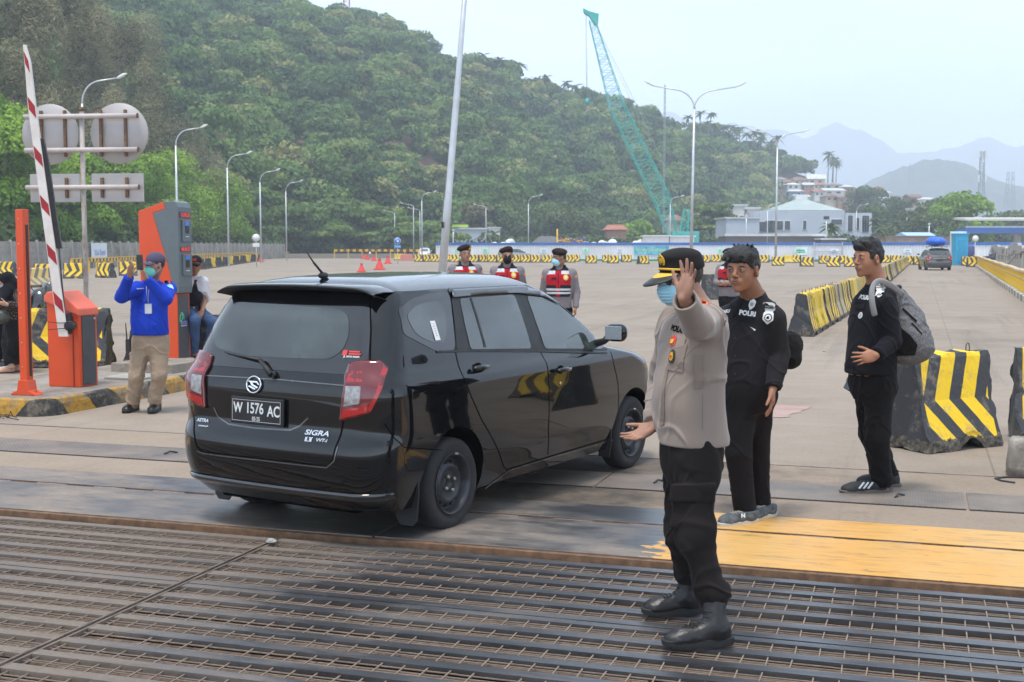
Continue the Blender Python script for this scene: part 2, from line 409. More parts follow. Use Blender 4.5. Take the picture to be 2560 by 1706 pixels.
# ================================================================== ground and dock plates
def concrete_mat(name,base,joints=True,oil_shade=.0,yard=False):
    n=NT(name);o=n.obj()
    big=n.noise(.12,6,.62,o);mid=n.noise(1.3,6,.65,o);fine=n.noise(26,5,.7,o)
    st=n.noise(1.0,6,.6,n.map(o,(.16,2.2,1),(0,0,R(8))))     # long drag streaks
    c=n.ramp(big,[(.3,tuple(x*.86 for x in base)),(.7,tuple(x*1.1 for x in base))])
    c=n.mix(n.ramp(mid,[(.35,0.),(.75,.5)]),c,tuple(x*.74 for x in base))
    c=n.mix(n.ramp(st,[(.5,0.),(.75,.35)]),c,tuple(x*.7 for x in base))
    c=n.mix(n.ramp(n.noise(.45,7,.7,n.map(o,(1,1,1),loc=(9,3,0))),[(.56,0.),(.74,.38)]),c,(.36,.29,.2))
    c=n.mix(n.ramp(fine,[(.35,.22),(.6,0.)]),c,(.1,.09,.08))
    sp=n.ramp(n.voro(7,o),[(.03,.55),(.055,0.)]);spm=n.ramp(n.noise(.9,3,.5,o),[(.5,0.),(.62,1.)])
    c=n.mix(n.mix(1.0,sp,spm,'MULTIPLY'),c,(.06,.055,.05))
    ds=n.noise(.23,7,.68,n.map(o,(1,1,1),loc=(21,4,0)));c=n.mix(n.ramp(ds,[(.54,0.),(.68,.5)]),c,tuple(x*.42 for x in base))
    ty=n.noise(.5,6,.75,n.map(o,(2.6,.09,1),(0,0,R(-14)),(2,2,0)));c=n.mix(n.ramp(ty,[(.55,0.),(.70,.42)]),c,(.085,.075,.065))
    if joints:
        x=n.xyz(n.map(o,(1,1,1),loc=(1.7,.35,0)))
        jx=n.math('LESS_THAN',n.math('FRACT',n.math('MULTIPLY',x[0],1/4.5)),.004)
        jy=n.math('LESS_THAN',n.math('FRACT',n.math('MULTIPLY',x[1],1/6.0)),.003)
        j=n.math('MULTIPLY',n.math('MAXIMUM',jx,jy),.38);c=n.mix(j,c,(.07,.062,.055))
    if yard:
        # rubber marks curving down the exit lane
        x=n.xyz(o);q=n.math('SUBTRACT',x[0],n.math('MULTIPLY',n.math('SUBTRACT',x[1],8.0),.03))
        w=n.math('ADD',n.math('SUBTRACT',q,9.3),n.math('MULTIPLY',n.noise(.22,2,.5,o),3.0))
        for off in (0.0,1.6):
            d=n.math('ABSOLUTE',n.math('SUBTRACT',w,1.1+off));k=n.ramp(d,[(.0,.5),(.22,0.)])
            k=n.mix(1.0,k,n.ramp(n.noise(5,5,.7,o),[(.35,0.),(.6,.9)]),'MULTIPLY');c=n.mix(k,c,(.1,.09,.085))
        # dark grease, deepened to paint in the shade under the car
    if oil_shade:
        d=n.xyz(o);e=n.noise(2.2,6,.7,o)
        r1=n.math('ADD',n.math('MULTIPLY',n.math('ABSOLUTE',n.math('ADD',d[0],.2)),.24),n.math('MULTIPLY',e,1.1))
        c=n.mix(n.ramp(r1,[(.55,oil_shade),(1.25,0.)]),c,(.05,.042,.035))
    n.set(Base_Color=c,Roughness=n.ramp(mid,[(.3,.72),(.7,.9)]));n.b.inputs['Specular IOR Level'].default_value=.3
    n.bump(n.math('ADD',fine,n.math('MULTIPLY',mid,2.0)),.35,.006);return n.m
M_YARD=concrete_mat('yard_concrete',(.31,.252,.198),yard=True)
M_BAND=concrete_mat('dusty_concrete',(.31,.24,.18),joints=False,oil_shade=.88)
def dk(o): o.location=D0;o.rotation_euler=(0,0,DROT);return o
# yard: one sheet to the horizon beyond the plates (and the quay far behind the camera)
b=MB();BIG=6000
b.add([(-BIG,1.36,0),(BIG,1.36,0),(BIG,BIG,0),(-BIG,BIG,0)],[(0,1,2,3)])
b.add([(-BIG,1.36,0),(BIG,1.36,0),(BIG,1.36,-.35),(-BIG,1.36,-.35)],[(0,1,2,3)])
b.add([(-BIG,-14,0),(BIG,-14,0),(BIG,-BIG,0),(-BIG,-BIG,0)],[(0,1,2,3)])
tag(dk(b.build('ground',M_YARD)),kind='structure')
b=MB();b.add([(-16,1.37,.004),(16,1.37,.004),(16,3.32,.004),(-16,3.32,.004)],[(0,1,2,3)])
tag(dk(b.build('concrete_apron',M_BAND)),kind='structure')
# pit floor beneath the grating
pit=mat('pit_mud',(.15,.105,.078),.9,var=.5,scale=9,bump=.6,bscale=40)
b=MB();b.add([(-BIG,-14,-.045),(BIG,-14,-.045),(BIG,1.4,-.045),(-BIG,1.4,-.045)],[(0,1,2,3)])
tag(dk(b.build('pit_floor',pit)),kind='structure')

def steel_mat(name,dust=.5,yellow=False,dc=1.0,sh=.03):
    n=NT(name);o=n.obj()
    dn=n.noise(.55,6,.62,n.map(o,(1,1.6,1),loc=(3,1,0)));sc=n.noise(3.0,7,.7,n.map(o,(.8,7,1),(0,0,R(-12))))
    fine=n.noise(40,4,.7,o)
    dm=n.ramp(n.math('ADD',n.math('ADD',dn,n.math('MULTIPLY',n.math('MINIMUM',n.math('MAXIMUM',n.math('SUBTRACT',n.xyz()[0],-.7),-1.2),1.2),sh)),n.math('MULTIPLY',sc,.28)),[(.64-dust*.3,1.),(.86-dust*.3,0.)])
    c=n.ramp(sc,[(.3,(.085,.088,.095)),(.7,(.17,.172,.18))])
    c=n.mix(n.math('MULTIPLY',dm,.88),c,n.ramp(fine,[(.3,(.24*dc,.185*dc,.14*dc)),(.7,(.33*dc,.26*dc,.2*dc))]))
    rough=n.ramp(dm,[(0.,.34),(1.,.82)]);met=n.ramp(dm,[(0.,.75),(1.,0.)])
    if yellow:
        x=n.xyz();e=n.noise(4.0,6,.65,n.map(o,(1.3,2.2,1)))
        ya=n.math('GREATER_THAN',n.math('SUBTRACT',x[0],n.math('MULTIPLY',n.math('SUBTRACT',e,.5),1.3)),.85)
        yb=n.math('LESS_THAN',n.math('SUBTRACT',x[0],n.math('MULTIPLY',n.math('SUBTRACT',e,.5),1.6)),-4.95)
        yy=n.math('MAXIMUM',ya,yb)
        chips=n.math('GREATER_THAN',n.noise(3.1,6,.62,n.map(o,(1,3.2,1),loc=(5,5,0))),.665)
        yy=n.math('MULTIPLY',yy,n.math('SUBTRACT',1.0,chips))
        yc=n.ramp(n.noise(.9,5,.6,n.map(o,(1.4,.5,1))),[(.32,(.62,.29,.035)),(.6,(.60,.345,.10)),(.75,(.55,.35,.14))])
        yc=n.mix(n.ramp(n.noise(9,7,.75,n.map(o,(.4,3,1))),[(.50,0.),(.68,.6)]),yc,(.33,.22,.11))
        c=n.mix(yy,c,yc);met=n.mix(yy,met,(0,0,0));rough=n.mix(yy,rough,(.5,.5,.5))
    n.set(Base_Color=n.mix(n.ramp(n.noise(5,8,.8,n.map(o,(.5,2.5,1),loc=(4,4,0))),[(.52,0.),(.66,.5)]),c,(.06,.045,.035)),Metallic=met,Roughness=rough);n.bump(n.math('ADD',sc,n.math('MULTIPLY',fine,.4)),.18,.004);return n.m
M_PLATE=steel_mat('worn_steel_plate',.50,True);M_BAR=steel_mat('grating_bar_steel',.33,dc=.60,sh=.115);
M_RUST=mat('rusty_edge',(.16,.09,.05),.85,var=.4,scale=14,bump=.4)
M_ROD=mat('dusty_rod',(.22,.165,.125),.85,var=.25,scale=30)
def plate(name,a0,a1,b0,b1,z,t,label,grp=None):
    q=MB();q.box(((a0+a1)/2,(b0+b1)/2,z-t/2),(a1-a0,b1-b0,t));o=dk(q.build(name,[M_PLATE,M_RUST],bevel=.004))
    for p in o.data.polygons:
        if p.normal.z < .3: p.material_index=1
    return tag(o,label,'steel plate',grp)
plate('ramp_plate',-16,-.9,.03,.83,.012,.06,'long grey steel ramp plate next to the grating, running left under the black car')
plate('ramp_plate',-.885,16,.03,.83,.014,.06,'long steel ramp plate next to the grating, its right side worn yellow paint')
plate('ramp_plate',-16,-1.2,.90,1.35,.010,.06,'narrow steel plate beyond the hinge gap, on the left side behind the black car')
pl4=plate('ramp_plate',-1.185,16,.90,1.35,.012,.06,'narrow yellow painted steel plate beyond the hinge gap, under the shoes with white soles')
q=MB();q.mi=0;a=-9.0
while a < 9:                                  # hinge knuckles in the gap
    L_=.26;q.tube([(a,.865,-.012),(a+L_,.865,-.012)],.021,8);a+=.50
q.mi=1;q.tube([(-12,.865,-.02),(12,.865,-.02)],.009,6)
hg=q.build('hinge',[mat('hinge_pink',(.24,.17,.14),.7,var=.3,scale=20),M_RUST],pl4)
# edge rail below the plate
q=MB();q.box((0,.005,-.02),(32,.035,.05));q.mi=1;q.box((0,-.07,-.045),(32,.05,.03));o=dk(q.build('plate_edge_angle',[M_RUST,M_BAR],bevel=.003));tag(o,'rusty brown steel angle along the front edge of the ramp plates','steel angle')
# blue-grey steel strip in the concrete and checker plate drain covers
q=MB();q.box((0,3.35,.002),(32,.03,.012));o=dk(q.build('steel_strip',steel_mat('strip_steel',.1)));tag(o,'thin blue grey steel strip let into the concrete beyond the drain covers','steel strip')
n=NT('checker_plate');ob=n.obj();rr=n.noise(2.2,6,.6,ob)
v1=n.math('PINGPONG',n.math('MULTIPLY',n.math('ADD',n.xyz()[0],n.xyz()[1]),26),.5);v2=n.math('PINGPONG',n.math('MULTIPLY',n.math('SUBTRACT',n.xyz()[0],n.xyz()[1]),26),.5)
hh=n.math('MULTIPLY',v1,v2);n.set(Base_Color=n.mix(n.ramp(rr,[(.35,.0),(.7,.85)]),n.ramp(hh,[(.05,(.115,.1,.09)),(.15,(.2,.18,.165))]),(.27,.215,.17)),Metallic=.25,Roughness=.6);n.bump(hh,.6,.01)
M_CHECK=n.m
for i,(a0,a1,lb) in enumerate(((-9.6,-6.6,'checker plate drain cover, furthest left, in front of the striped kerb'),(-6.58,-3.2,'checker plate drain cover between the kerb and the rear of the black car'),(-3.18,-.02,'checker plate drain cover hidden mostly under the black car'),
                  (0,2.55,'checker plate drain cover behind the shoes of the man in black with combed hair'),(2.57,5.2,'checker plate drain cover under the feet of the man with the grey backpack'),(5.22,8.0,'checker plate drain cover at the right end of the drain'))):
    cv=empty('drain_cover',dock((a0+a1)/2,2.28),DROT,lb,'drain cover','checker plate drain covers')
    q=MB();q.box((0,0,.005),(a1-a0,.58,.012));q.build('cover_plate',M_CHECK,cv,bevel=.002)
    for xx in (-.35,.32):
        q=MB();q.tube([(xx*(a1-a0),-.06,.014),(xx*(a1-a0)+.02,.0,.03),(xx*(a1-a0)+.06,.05,.014)],.008,6)
        q.build('lifting_handle',mat('dark_iron',(.06,.055,.05),.6,.4),cv)
    q=MB();q.box((0,-.305,.006),(a1-a0,.018,.006));q.build('gap_edge',mat('gap_black',(.02,.018,.016),.9),cv)
# the grating: flat bars, thin rods
def grating(a0,a1,label,seed,skip=()):
    rnd=random.Random(seed);g=empty('floor_grating',dock(0,0),DROT,label,'grating','steel floor gratings in front of the plates')
    bars,rods,cross=MB(),MB(),MB();bb=-.115;k=0
    while bb > -4.2:
        w=.066+rnd.uniform(-.006,.006);wide=(k == 5)
        if wide:
            bars.box(((a0+a1)/2,bb-w/2,-.016),(a1-a0,w,.012));bars.box(((a0+a1)/2,bb-w-.006-w/2,-.018),(a1-a0,w*.9,.012));w=w*2+.003
        else:
            zt=-.016+rnd.uniform(-.003,.003)
            bars.box(((a0+a1)/2,bb-w/2,zt),(a1-a0,w,.012))
        bars.box(((a0+a1)/2,bb-.004,-.028),(a1-a0,.006,.022));bars.box(((a0+a1)/2,bb-w+.004,-.026),(a1-a0,.007,.02))
        b0=bb-w;b1=b0-.124-(.012 if k % 3 == 0 else 0);nr=3;op=b0-b1
        for r_ in range(nr):
            y=b0-(r_+1)*op/(nr+1)+rnd.uniform(-.006,.006);x=a0
            while x < a1:                         # rods: a few bent or missing
                L_=rnd.uniform(.8,2.4);e=min(a1,x+L_)
                if rnd.random() > .07: rods.beam((x,y,-.021),(e,y+rnd.uniform(-.004,.004),-.021),.0050,.0045)
                x=e
        x=a0+.05
        while x < a1:
            if rnd.random() > .03: cross.beam((x,b0+.004,-.019),(x+rnd.uniform(-.004,.004),b1-.004,-.019),.0060,.006)
            x+=.104
        bb=b1;k+=1
    bars.build('flat_bars',M_BAR,g,bevel=0);rods.build('thin_rods',M_ROD,g,fix=False);cross.build('cross_rods',M_ROD,g,fix=False)
    for ax in (a0,a1):
        q=MB();q.box((ax+(.008 if ax == a0 else -.008),-2.15,-.022),(.012,4.05,.03));q.build('end_frame',mat('frame_dirt',(.15,.115,.09),.85,var=.4,scale=8),g)
    return g
grating(-6.2,-1.46,'dusty steel grating left of the diagonal joint, nearest the lower left corner',3)
grating(-1.44,3.6,'wide steel grating under the officer\'s boots, right of the diagonal joint',5)
grating(3.63,7.0,'steel grating at the far right edge beyond the wide one',9)
# red faded patch and small litter
q=MB();p=[G(1806,1050),G(1960,1046),G(2026,1018),G(1826,1008)]
vs=[];rn=random.Random(4)
for i in range(4):
    for k in range(8):
        c=p[i].lerp(p[(i+1) % 4],k/8);vs.append((c.x+rn.uniform(-.03,.03),c.y+rn.uniform(-.06,.06),.005))
q.add(vs,[tuple(range(len(vs)))])
n=NT('faded_red_paint');n.set(Base_Color=n.mix(n.ramp(n.noise(3,6,.7),[(.35,.0),(.65,1.)]),(.36,.17,.15),(.35,.28,.24)),Roughness=.85)
tag(q.build('road_marking',n.m),kind='structure')
lit=mat('litter_white',(.34,.32,.29),.7);rn=random.Random(11)
for i,(px,py,s,lb) in enumerate(((680,1357,.035,'crumpled clear plastic wrapper on the grating below the rear of the black car'),(1853,1158,.03,'small scrap of pale litter on the concrete behind the officer'),(2520,1180,.03,'flat pale scrap on the concrete near the broken stone bollard'),(2060,880,.03,'tiny white scrap on the road left of the striped barrier'))):
    c=G(px,py);q=MB();q.ell((0,0,.008),(s,s*.7,.012),seg=9,rings=5)
    q.v=[(x+rn.uniform(-.3,.3)*s,y+rn.uniform(-.3,.3)*s,max(.001,z+rn.uniform(-.005,.008))) for x,y,z in q.v]
    o=q.build('litter',lit,loc=c);tag(o,lb,'litter')
# ================================================================== vegetation and hills
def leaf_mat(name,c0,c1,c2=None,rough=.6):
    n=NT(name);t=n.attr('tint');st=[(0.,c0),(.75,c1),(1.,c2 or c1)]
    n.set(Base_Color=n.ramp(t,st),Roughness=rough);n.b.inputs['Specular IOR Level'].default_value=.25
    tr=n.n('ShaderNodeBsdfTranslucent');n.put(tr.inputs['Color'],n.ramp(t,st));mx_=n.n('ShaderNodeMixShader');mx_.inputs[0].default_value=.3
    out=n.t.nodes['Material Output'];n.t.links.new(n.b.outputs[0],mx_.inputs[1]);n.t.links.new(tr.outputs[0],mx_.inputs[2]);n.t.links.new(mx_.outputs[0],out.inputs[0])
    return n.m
LM_HILL=leaf_mat('hill_leaves',(.022,.062,.018),(.15,.245,.052),(.29,.29,.10))
LM_BRIGHT=leaf_mat('bright_leaves',(.055,.14,.012),(.27,.43,.045),(.40,.52,.07))
LM_LAYER=leaf_mat('layered_leaves',(.028,.07,.016),(.15,.24,.045),(.28,.31,.08))
LM_CASU=leaf_mat('casuarina_needles',(.030,.034,.018),(.22,.215,.11),(.33,.30,.17))
LM_PALM=leaf_mat('palm_fronds',(.03,.06,.02),(.11,.15,.045))
LM_MIXED=leaf_mat('mixed_leaves',(.028,.058,.018),(.10,.15,.04),(.2,.19,.06))
M_BARK=mat('bark',(.13,.105,.085),.9,var=.35,scale=5,bump=.5)
def leaves(lobes,n,size,rng,asp=1.0,droop=0.0,tint0=.5,tv=.35,shell=.7):
    """lobes: array (m,6) centre+radii -> quad vertices, quads, tints"""
    lobes=np.asarray(lobes,float);m=len(lobes);wgt=(lobes[:,3]*lobes[:,4]+lobes[:,3]*lobes[:,5]);wgt=wgt/wgt.sum()
    k=rng.choice(m,n,p=wgt);d=rng.normal(size=(n,3));d /= np.linalg.norm(d,axis=1)[:,None]
    low=d[:,2] < -.35;d[low,2]*=-.6;d /= np.linalg.norm(d,axis=1)[:,None]
    r=shell+(1.06-shell)*rng.random(n)**.6
    c=lobes[k,:3]+d*lobes[k,3:]*r[:,None]
    nn=d+rng.normal(size=(n,3))*.55;nn[:,2]+=.25;nn /= np.linalg.norm(nn,axis=1)[:,None]
    a=np.cross(nn,rng.normal(size=(n,3)));
    if droop: a=np.column_stack([rng.normal(size=n)*.35,rng.normal(size=n)*.35,np.full(n,-1.0)])+d*(1-droop)
    a /= np.linalg.norm(a,axis=1)[:,None]+1e-9;b_=np.cross(nn,a);b_ /= np.linalg.norm(b_,axis=1)[:,None]+1e-9
    s=size*(.55+.9*rng.random(n));a=a*(s*asp)[:,None];b_=b_*s[:,None]*.8/max(1,asp*.8)
    V=np.stack([c-a,c-b_*.9+a*.1,c+a,c+b_*.9-a*.1],1).reshape(-1,3);Q=np.arange(4*n).reshape(n,4)
    lt=rng.random(m)*2-1
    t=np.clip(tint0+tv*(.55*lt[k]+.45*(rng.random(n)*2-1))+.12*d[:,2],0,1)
    return V,Q,t
def crown_lobes(rng,h,r,style):
    L_=[]
    if style == 'round':
        for i in range(22):
            a=rng.random()*2*PI;q=rng.random()**.6*r*.68;z=h*(.2+.7*rng.random());f=1-.45*abs(z/h-.5)/.4
            s=r*(.24+.2*rng.random());L_.append((math.cos(a)*q*f,math.sin(a)*q*f,z,s,s,s*.72))
    elif style == 'layer':
        for i in range(26):
            z=h*(.42+.55*rng.random());f=max(.25,1-(z/h-.42)*1.25);a=rng.random()*2*PI;q=rng.random()**.5*r*.8*f
            s=r*(.2+.16*rng.random());L_.append((math.cos(a)*q,math.sin(a)*q,z,s*1.25,s*1.25,s*.28))
    elif style == 'casu':
        for i in range(85):
            z=h*(.12+.86*rng.random());f=(1-(z/h)**2.6)*.9+.12;a=rng.random()*2*PI;q=rng.random()**.7*r*f
            s=r*(.09+.10*rng.random());L_.append((math.cos(a)*q,math.sin(a)*q,z,s,s,s*2.1))
    return np.array(L_)
def make_tree(name,label,base,h,r,style='round',n=5000,leaf=.3,m=None,tint=.5,seed=1,group=None,cat='tree',asp=1.0,droop=0.0,trunk=True):
    rng=np.random.default_rng(seed);t=empty(name,base,0,label,cat,group);lb=crown_lobes(rng,h,r,style)
    V,Q,tt=leaves(lb,n,leaf,rng,asp,droop,tint,.65 if style == 'casu' else .45,.55)
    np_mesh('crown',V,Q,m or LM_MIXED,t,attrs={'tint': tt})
    if trunk:
        q=MB();tr=h*.022+.05;top=Vector((rng.normal()*r*.06,rng.normal()*r*.06,h*.72));mid=Vector((rng.normal()*r*.05,rng.normal()*r*.05,h*.35))
        q.tube([(0,0,-.3),mid,top],[tr,tr*.75,tr*.2],8)
        for l in lb[rng.choice(len(lb),min(len(lb),9),replace=False)]:
            e=Vector(l[:3]);s0=mid.lerp(top,float(rng.random()*.7));q.tube([s0,s0.lerp(e,.5)+Vector((0,0,-.04*h)),e],[tr*.45,tr*.3,tr*.1],5)
        q.build('trunk',M_BARK,t,fix=False)
    return t
def palm(base,h,r,seed,label='tall coconut palm on the forested ridge',group='coconut palms on the ridge',lean=0.06,name='palm_tree'):
    rng=np.random.default_rng(seed);t=empty(name,base,0,label,'palm',group);top=Vector((rng.normal()*lean*h,rng.normal()*lean*h,h))
    q=MB();q.tube([(0,0,-.5),top*.5+Vector((0,.02*h,0)),top],[.035*h*.5,.013*h,.01*h],6);q.build('trunk',M_BARK,t,fix=False)
    V,Q,T=[],[],[]
    for i in range(17):
        a=2*PI*i/17+rng.random()*.4;el=.9-1.5*rng.random();d=Vector((math.cos(a),math.sin(a),0));pts=[]
        for k in range(7):
            s=k/6;pts.append(top+d*(r*s*math.cos(el*.6))+Vector((0,0,r*(s*math.sin(el)-.55*s*s))))
        sd=Vector((-d.y,d.x,0))
        for k in range(6):
            w0=.13*r*(math.sin(PI*min(1,.15+k/6))+.1);w1=.13*r*(math.sin(PI*min(1,.15+(k+1)/6))+.06)
            for sg in (1,-1):
                dz=Vector((0,0,-.5));b0=len(V)
                V+=[pts[k],pts[k+1],pts[k+1]+(sd*sg+dz)*w1,pts[k]+(sd*sg+dz)*w0];Q.append((b0,b0+1,b0+2,b0+3));T.append(rng.random())
    np_mesh('crown',np.array([tuple(v) for v in V]),np.array(Q),LM_PALM,t,attrs={'tint': np.array(T)})
    return t
# ---- the forested hill: foot and ridge distances and skyline by viewing direction
_u=[-900,-300,0,200,430,640,760,887,971,1047,1091,1131,1179,1252,1325,1435,1493,1617,1702,1780,1864,1978,2065,2110,2250,2700]
_sk=[-330,-230,-160,-100,-30,5,25,44,66,99,135,142,152,172,205,234,256,285,316,330,358,389,420,462,540,570]
def u_foot(u): return np.interp(u,[-900,0,640,1280,1700,2100,2700],[115,128,195,265,340,470,560])
def u_ridge(u): return np.interp(u,[-900,0,640,1280,1700,2100,2700],[300,340,420,480,540,620,680])
def hill_xyz(u,t):
    F_,R_=u_foot(u),u_ridge(u);Y=F_+(R_-F_)*t
    x=(u-1280)/FPX*Y*1.0
    zr=np.maximum(2.0,CAMH+(HORIZ-np.interp(u,_u,_sk))/FPX*R_-8.5)
    prof=np.where(t < 1,np.clip(t,0,1)**.92,1-.75*(t-1)**1.2)
    big=fbm(x*.012,Y*.012,np.zeros_like(x),3)*14*np.clip(t*1.5,0,1)*np.clip(1.15-t,.0,1)
    # eroded gullies and a steeper cut face low on the slope
    cut=9*np.exp(-((u-1060)/110)**2)*(1/(1+np.exp(-(t-.36)*26))-t) + 7*np.exp(-((u-770)/60)**2)*(1/(1+np.exp(-(t-.42)*24))-t)
    return x,Y,zr*prof+big*np.clip(zr/60,0,1)+cut
uu=np.linspace(-900,2700,240);tt_=np.concatenate([np.linspace(-.04,1.05,60),np.linspace(1.1,1.9,12)])
Ug,Tg=np.meshgrid(uu,tt_,indexing='ij');X,Y,Z=hill_xyz(Ug,Tg);Z=np.where(Tg < 0,-1.0,Z)
V=np.stack([X,Y,Z],-1).reshape(-1,3);nu,nt_=Ug.shape;ii=np.arange(nu*nt_).reshape(nu,nt_)
Q=np.stack([ii[:-1,:-1],ii[1:,:-1],ii[1:,1:],ii[:-1,1:]],-1).reshape(-1,4)
n=NT('hill_earth');c=n.ramp(n.noise(.05,6,.7),[(.35,(.05,.075,.025)),(.5,(.13,.10,.05)),(.62,(.23,.115,.075)),(.75,(.33,.2,.15))])
n.set(Base_Color=c,Roughness=.95);n.bump(n.noise(.4,6,.7),.8,1.0)
tag(np_mesh('hill',V,Q,n.m,smooth=True),kind='structure')
bare=[(762,350,26,62),(985,345,40,26),(1060,410,44,34),(1118,430,38,40),(1316,500,20,22),(900,330,16,16)]
rng=np.random.default_rng(21);Vs,Qs,Ts=[],[],[];off=0;cnt=0;CRN=[]
for i in range(11500):
    u=rng.uniform(-260,2230);t=rng.uniform(0,1.12)**.9
    F_,R_=float(u_foot(u)),float(u_ridge(u));Yc=F_+(R_-F_)*t
    if rng.random() > (Yc/520)**1.1*(R_-F_)/290: continue
    x,y,z=(float(q) for q in hill_xyz(np.array([u]),np.array([t])));
    r=rng.uniform(2.3,4.8)*(1.0 if rng.random() < .75 else 1.5);h=r*rng.uniform(1.3,1.9)
    if u > 2040: r*=.7;h*=.7
    vy=HORIZ-(z+h*.5-CAMH)/y*FPX
    if vy < -140: continue
    if any(((u-bx)/bw)**2+((vy-by)/bh)**2 < 1 for bx,by,bw,bh in bare): continue
    if 1925 < u < 2145 and 425 < vy < 525: continue
    if 1930 < u < 2230 and t < .72 and t > .02 and z < 60: 
        if rng.random() < .75: continue
    lb=[]
    k=4+int(r)
    for j in range(k):
        a=rng.random()*2*PI;q=rng.random()**.6*r*.6;s=r*rng.uniform(.35,.6);zz=h*(.5+.5*rng.random())-s*.4
        lb.append((x+math.cos(a)*q,y+math.sin(a)*q,z-.8+zz,s,s,s*.7))
    sp=rng.random();leaf=.24+y*.0008;nl=int(95*r*r/ (leaf/.5)**2*.42)
    asp=1.0;tint=rng.normal(.42,.25)+.12*float(fbm(np.array([x*.02]),np.array([y*.02]),np.array([0.]),2)[0])
    if sp > .93: tint=.93
    v,q,tn=leaves(lb,min(nl,1500),leaf,rng,asp,0,float(np.clip(tint,.08,.95)),.3,.6)
    Vs.append(v);Qs.append(q+off);Ts.append(tn);off+=len(v);cnt+=1;CRN.append((x,y,z,r))
V,Q,T=np.concatenate(Vs),np.concatenate(Qs),np.concatenate(Ts);print('crowns',cnt,'leaf quads',len(Q))
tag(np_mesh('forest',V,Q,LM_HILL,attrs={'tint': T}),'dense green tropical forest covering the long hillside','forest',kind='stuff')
# palms along the ridge
rng=np.random.default_rng(5)
for px in [1213,1252,1282,1302,1362,1408,1434,1462,1770,1786,1803,1822,1838,1849,1868,1884,1903,1920,1938,1760,2075,2084,2068,1740,1718,1856,1300-55,1893,2078,1815]:
    u=px+rng.uniform(-4,4);t=rng.uniform(.90,.99) if px < 1700 else rng.uniform(.86,1.0);x,y,z=(float(q) for q in hill_xyz(np.array([u]),np.array([t])))
    palm((x,y,z-.5),rng.uniform(10,13) if px < 1700 else rng.uniform(13,18),rng.uniform(3.4,4.6),int(px*3+5))
# far mountains, a nearer small hill
def ridge(name,pts,Y,depth,seed,col,amp=1.0,rough_=.02):
    xs=np.linspace(pts[0][0],pts[-1][0],160);sk_=np.interp(xs,[p[0] for p in pts],[p[1] for p in pts])
    T_=np.linspace(-.6,1.0,26);V=[]
    A,B=np.meshgrid(xs,T_,indexing='ij');SK=np.interp(A,xs,sk_)
    YY=Y+depth*B;X_=(A-1280)/FPX*Y;ZR=(HORIZ-SK)/FPX*Y
    nzv=fbm(X_*.9/Y*40+seed,YY/Y*22,np.zeros_like(X_),5);fine=fbm(X_/Y*260+seed,YY/Y*200,np.zeros_like(X_),3)
    Z_=ZR*np.where(B < 0,(1-np.abs(B/.6)**1.25),1-.4*B)*(1+.10*nzv*(np.abs(B) > .02))+ZR.max()*.012*fine*amp+nzv*ZR.max()*.22*np.clip(-B*3,0,1)*np.clip(1+B/.6,0,1)
    V=np.stack([X_,YY,Z_-2],-1).reshape(-1,3);nu,nt_=A.shape;ii=np.arange(nu*nt_).reshape(nu,nt_)
    Q=np.stack([ii[:-1,:-1],ii[1:,:-1],ii[1:,1:],ii[:-1,1:]],-1).reshape(-1,4)
    n=NT(name+'_green');s=60.0/Y
    c=n.ramp(n.noise(s,8,.7),[(.3,tuple(q*.4 for q in col)),(.55,col),(.75,tuple(q*1.6 for q in col))])
    n.set(Base_Color=c,Roughness=.95);n.bump(n.noise(s*2.2,6,.75),1.0,Y*.012)
    return tag(np_mesh(name,V,Q,n.m,smooth=True),kind='structure')
ridge('mountain',[(1300,330),(1500,262),(1560,285),(1640,300),(1700,306),(1750,315),(1800,320),(1860,316),(1920,330),(1990,350),(2030,345),(2055,326),(2080,319),(2120,325),(2160,345),(2200,352),(2250,372),(2320,385),(2380,372),(2420,352),(2470,338),(2520,350),(2580,360),(2700,380),(2900,420),(3200,520)],3800,1000,4,(.05,.08,.035))
ridge('far_hill',[(2090,560),(2160,470),(2210,430),(2270,410),(2330,395),(2380,405),(2440,428),(2500,450),(2560,470),(2700,480),(2900,560)],1650,450,9,(.055,.085,.03),1.6)
# ---- individual trees behind the left wall
for i,(px,top,Y,r,lb) in enumerate((( -30,60,118,9,'broad olive brown casuarina at the left edge of the photo'),(95,18,112,9.5,'tall olive brown casuarina behind the raised boom arm'),
        (215,2,114,9.5,'tallest olive brown casuarina, its top above the curved street lamp'),(330,95,112,8.5,'olive brown casuarina spreading right of the two round sign backs'),
        (455,330,106,5.5,'lower olive casuarina right of the round signs, behind the second lamp'),(600,420,128,6.0,'dull olive casuarina between the third and fourth curved lamps'),(545,370,124,5.5,'dull olive casuarina beside the third curved lamp'),(672,470,150,5.0,'narrow olive casuarina behind the fifth curved lamp'))):
    Y2=49*FPX/(1280-px);r=r*Y2/Y;h=P(px,top,Y2).z;make_tree('casuarina_tree',lb,(-49,Y2,0),h,r,'casu',42000 if r > 8 else 16000,.115,LM_CASU,.55,100+i,cat='tree',asp=2.3)
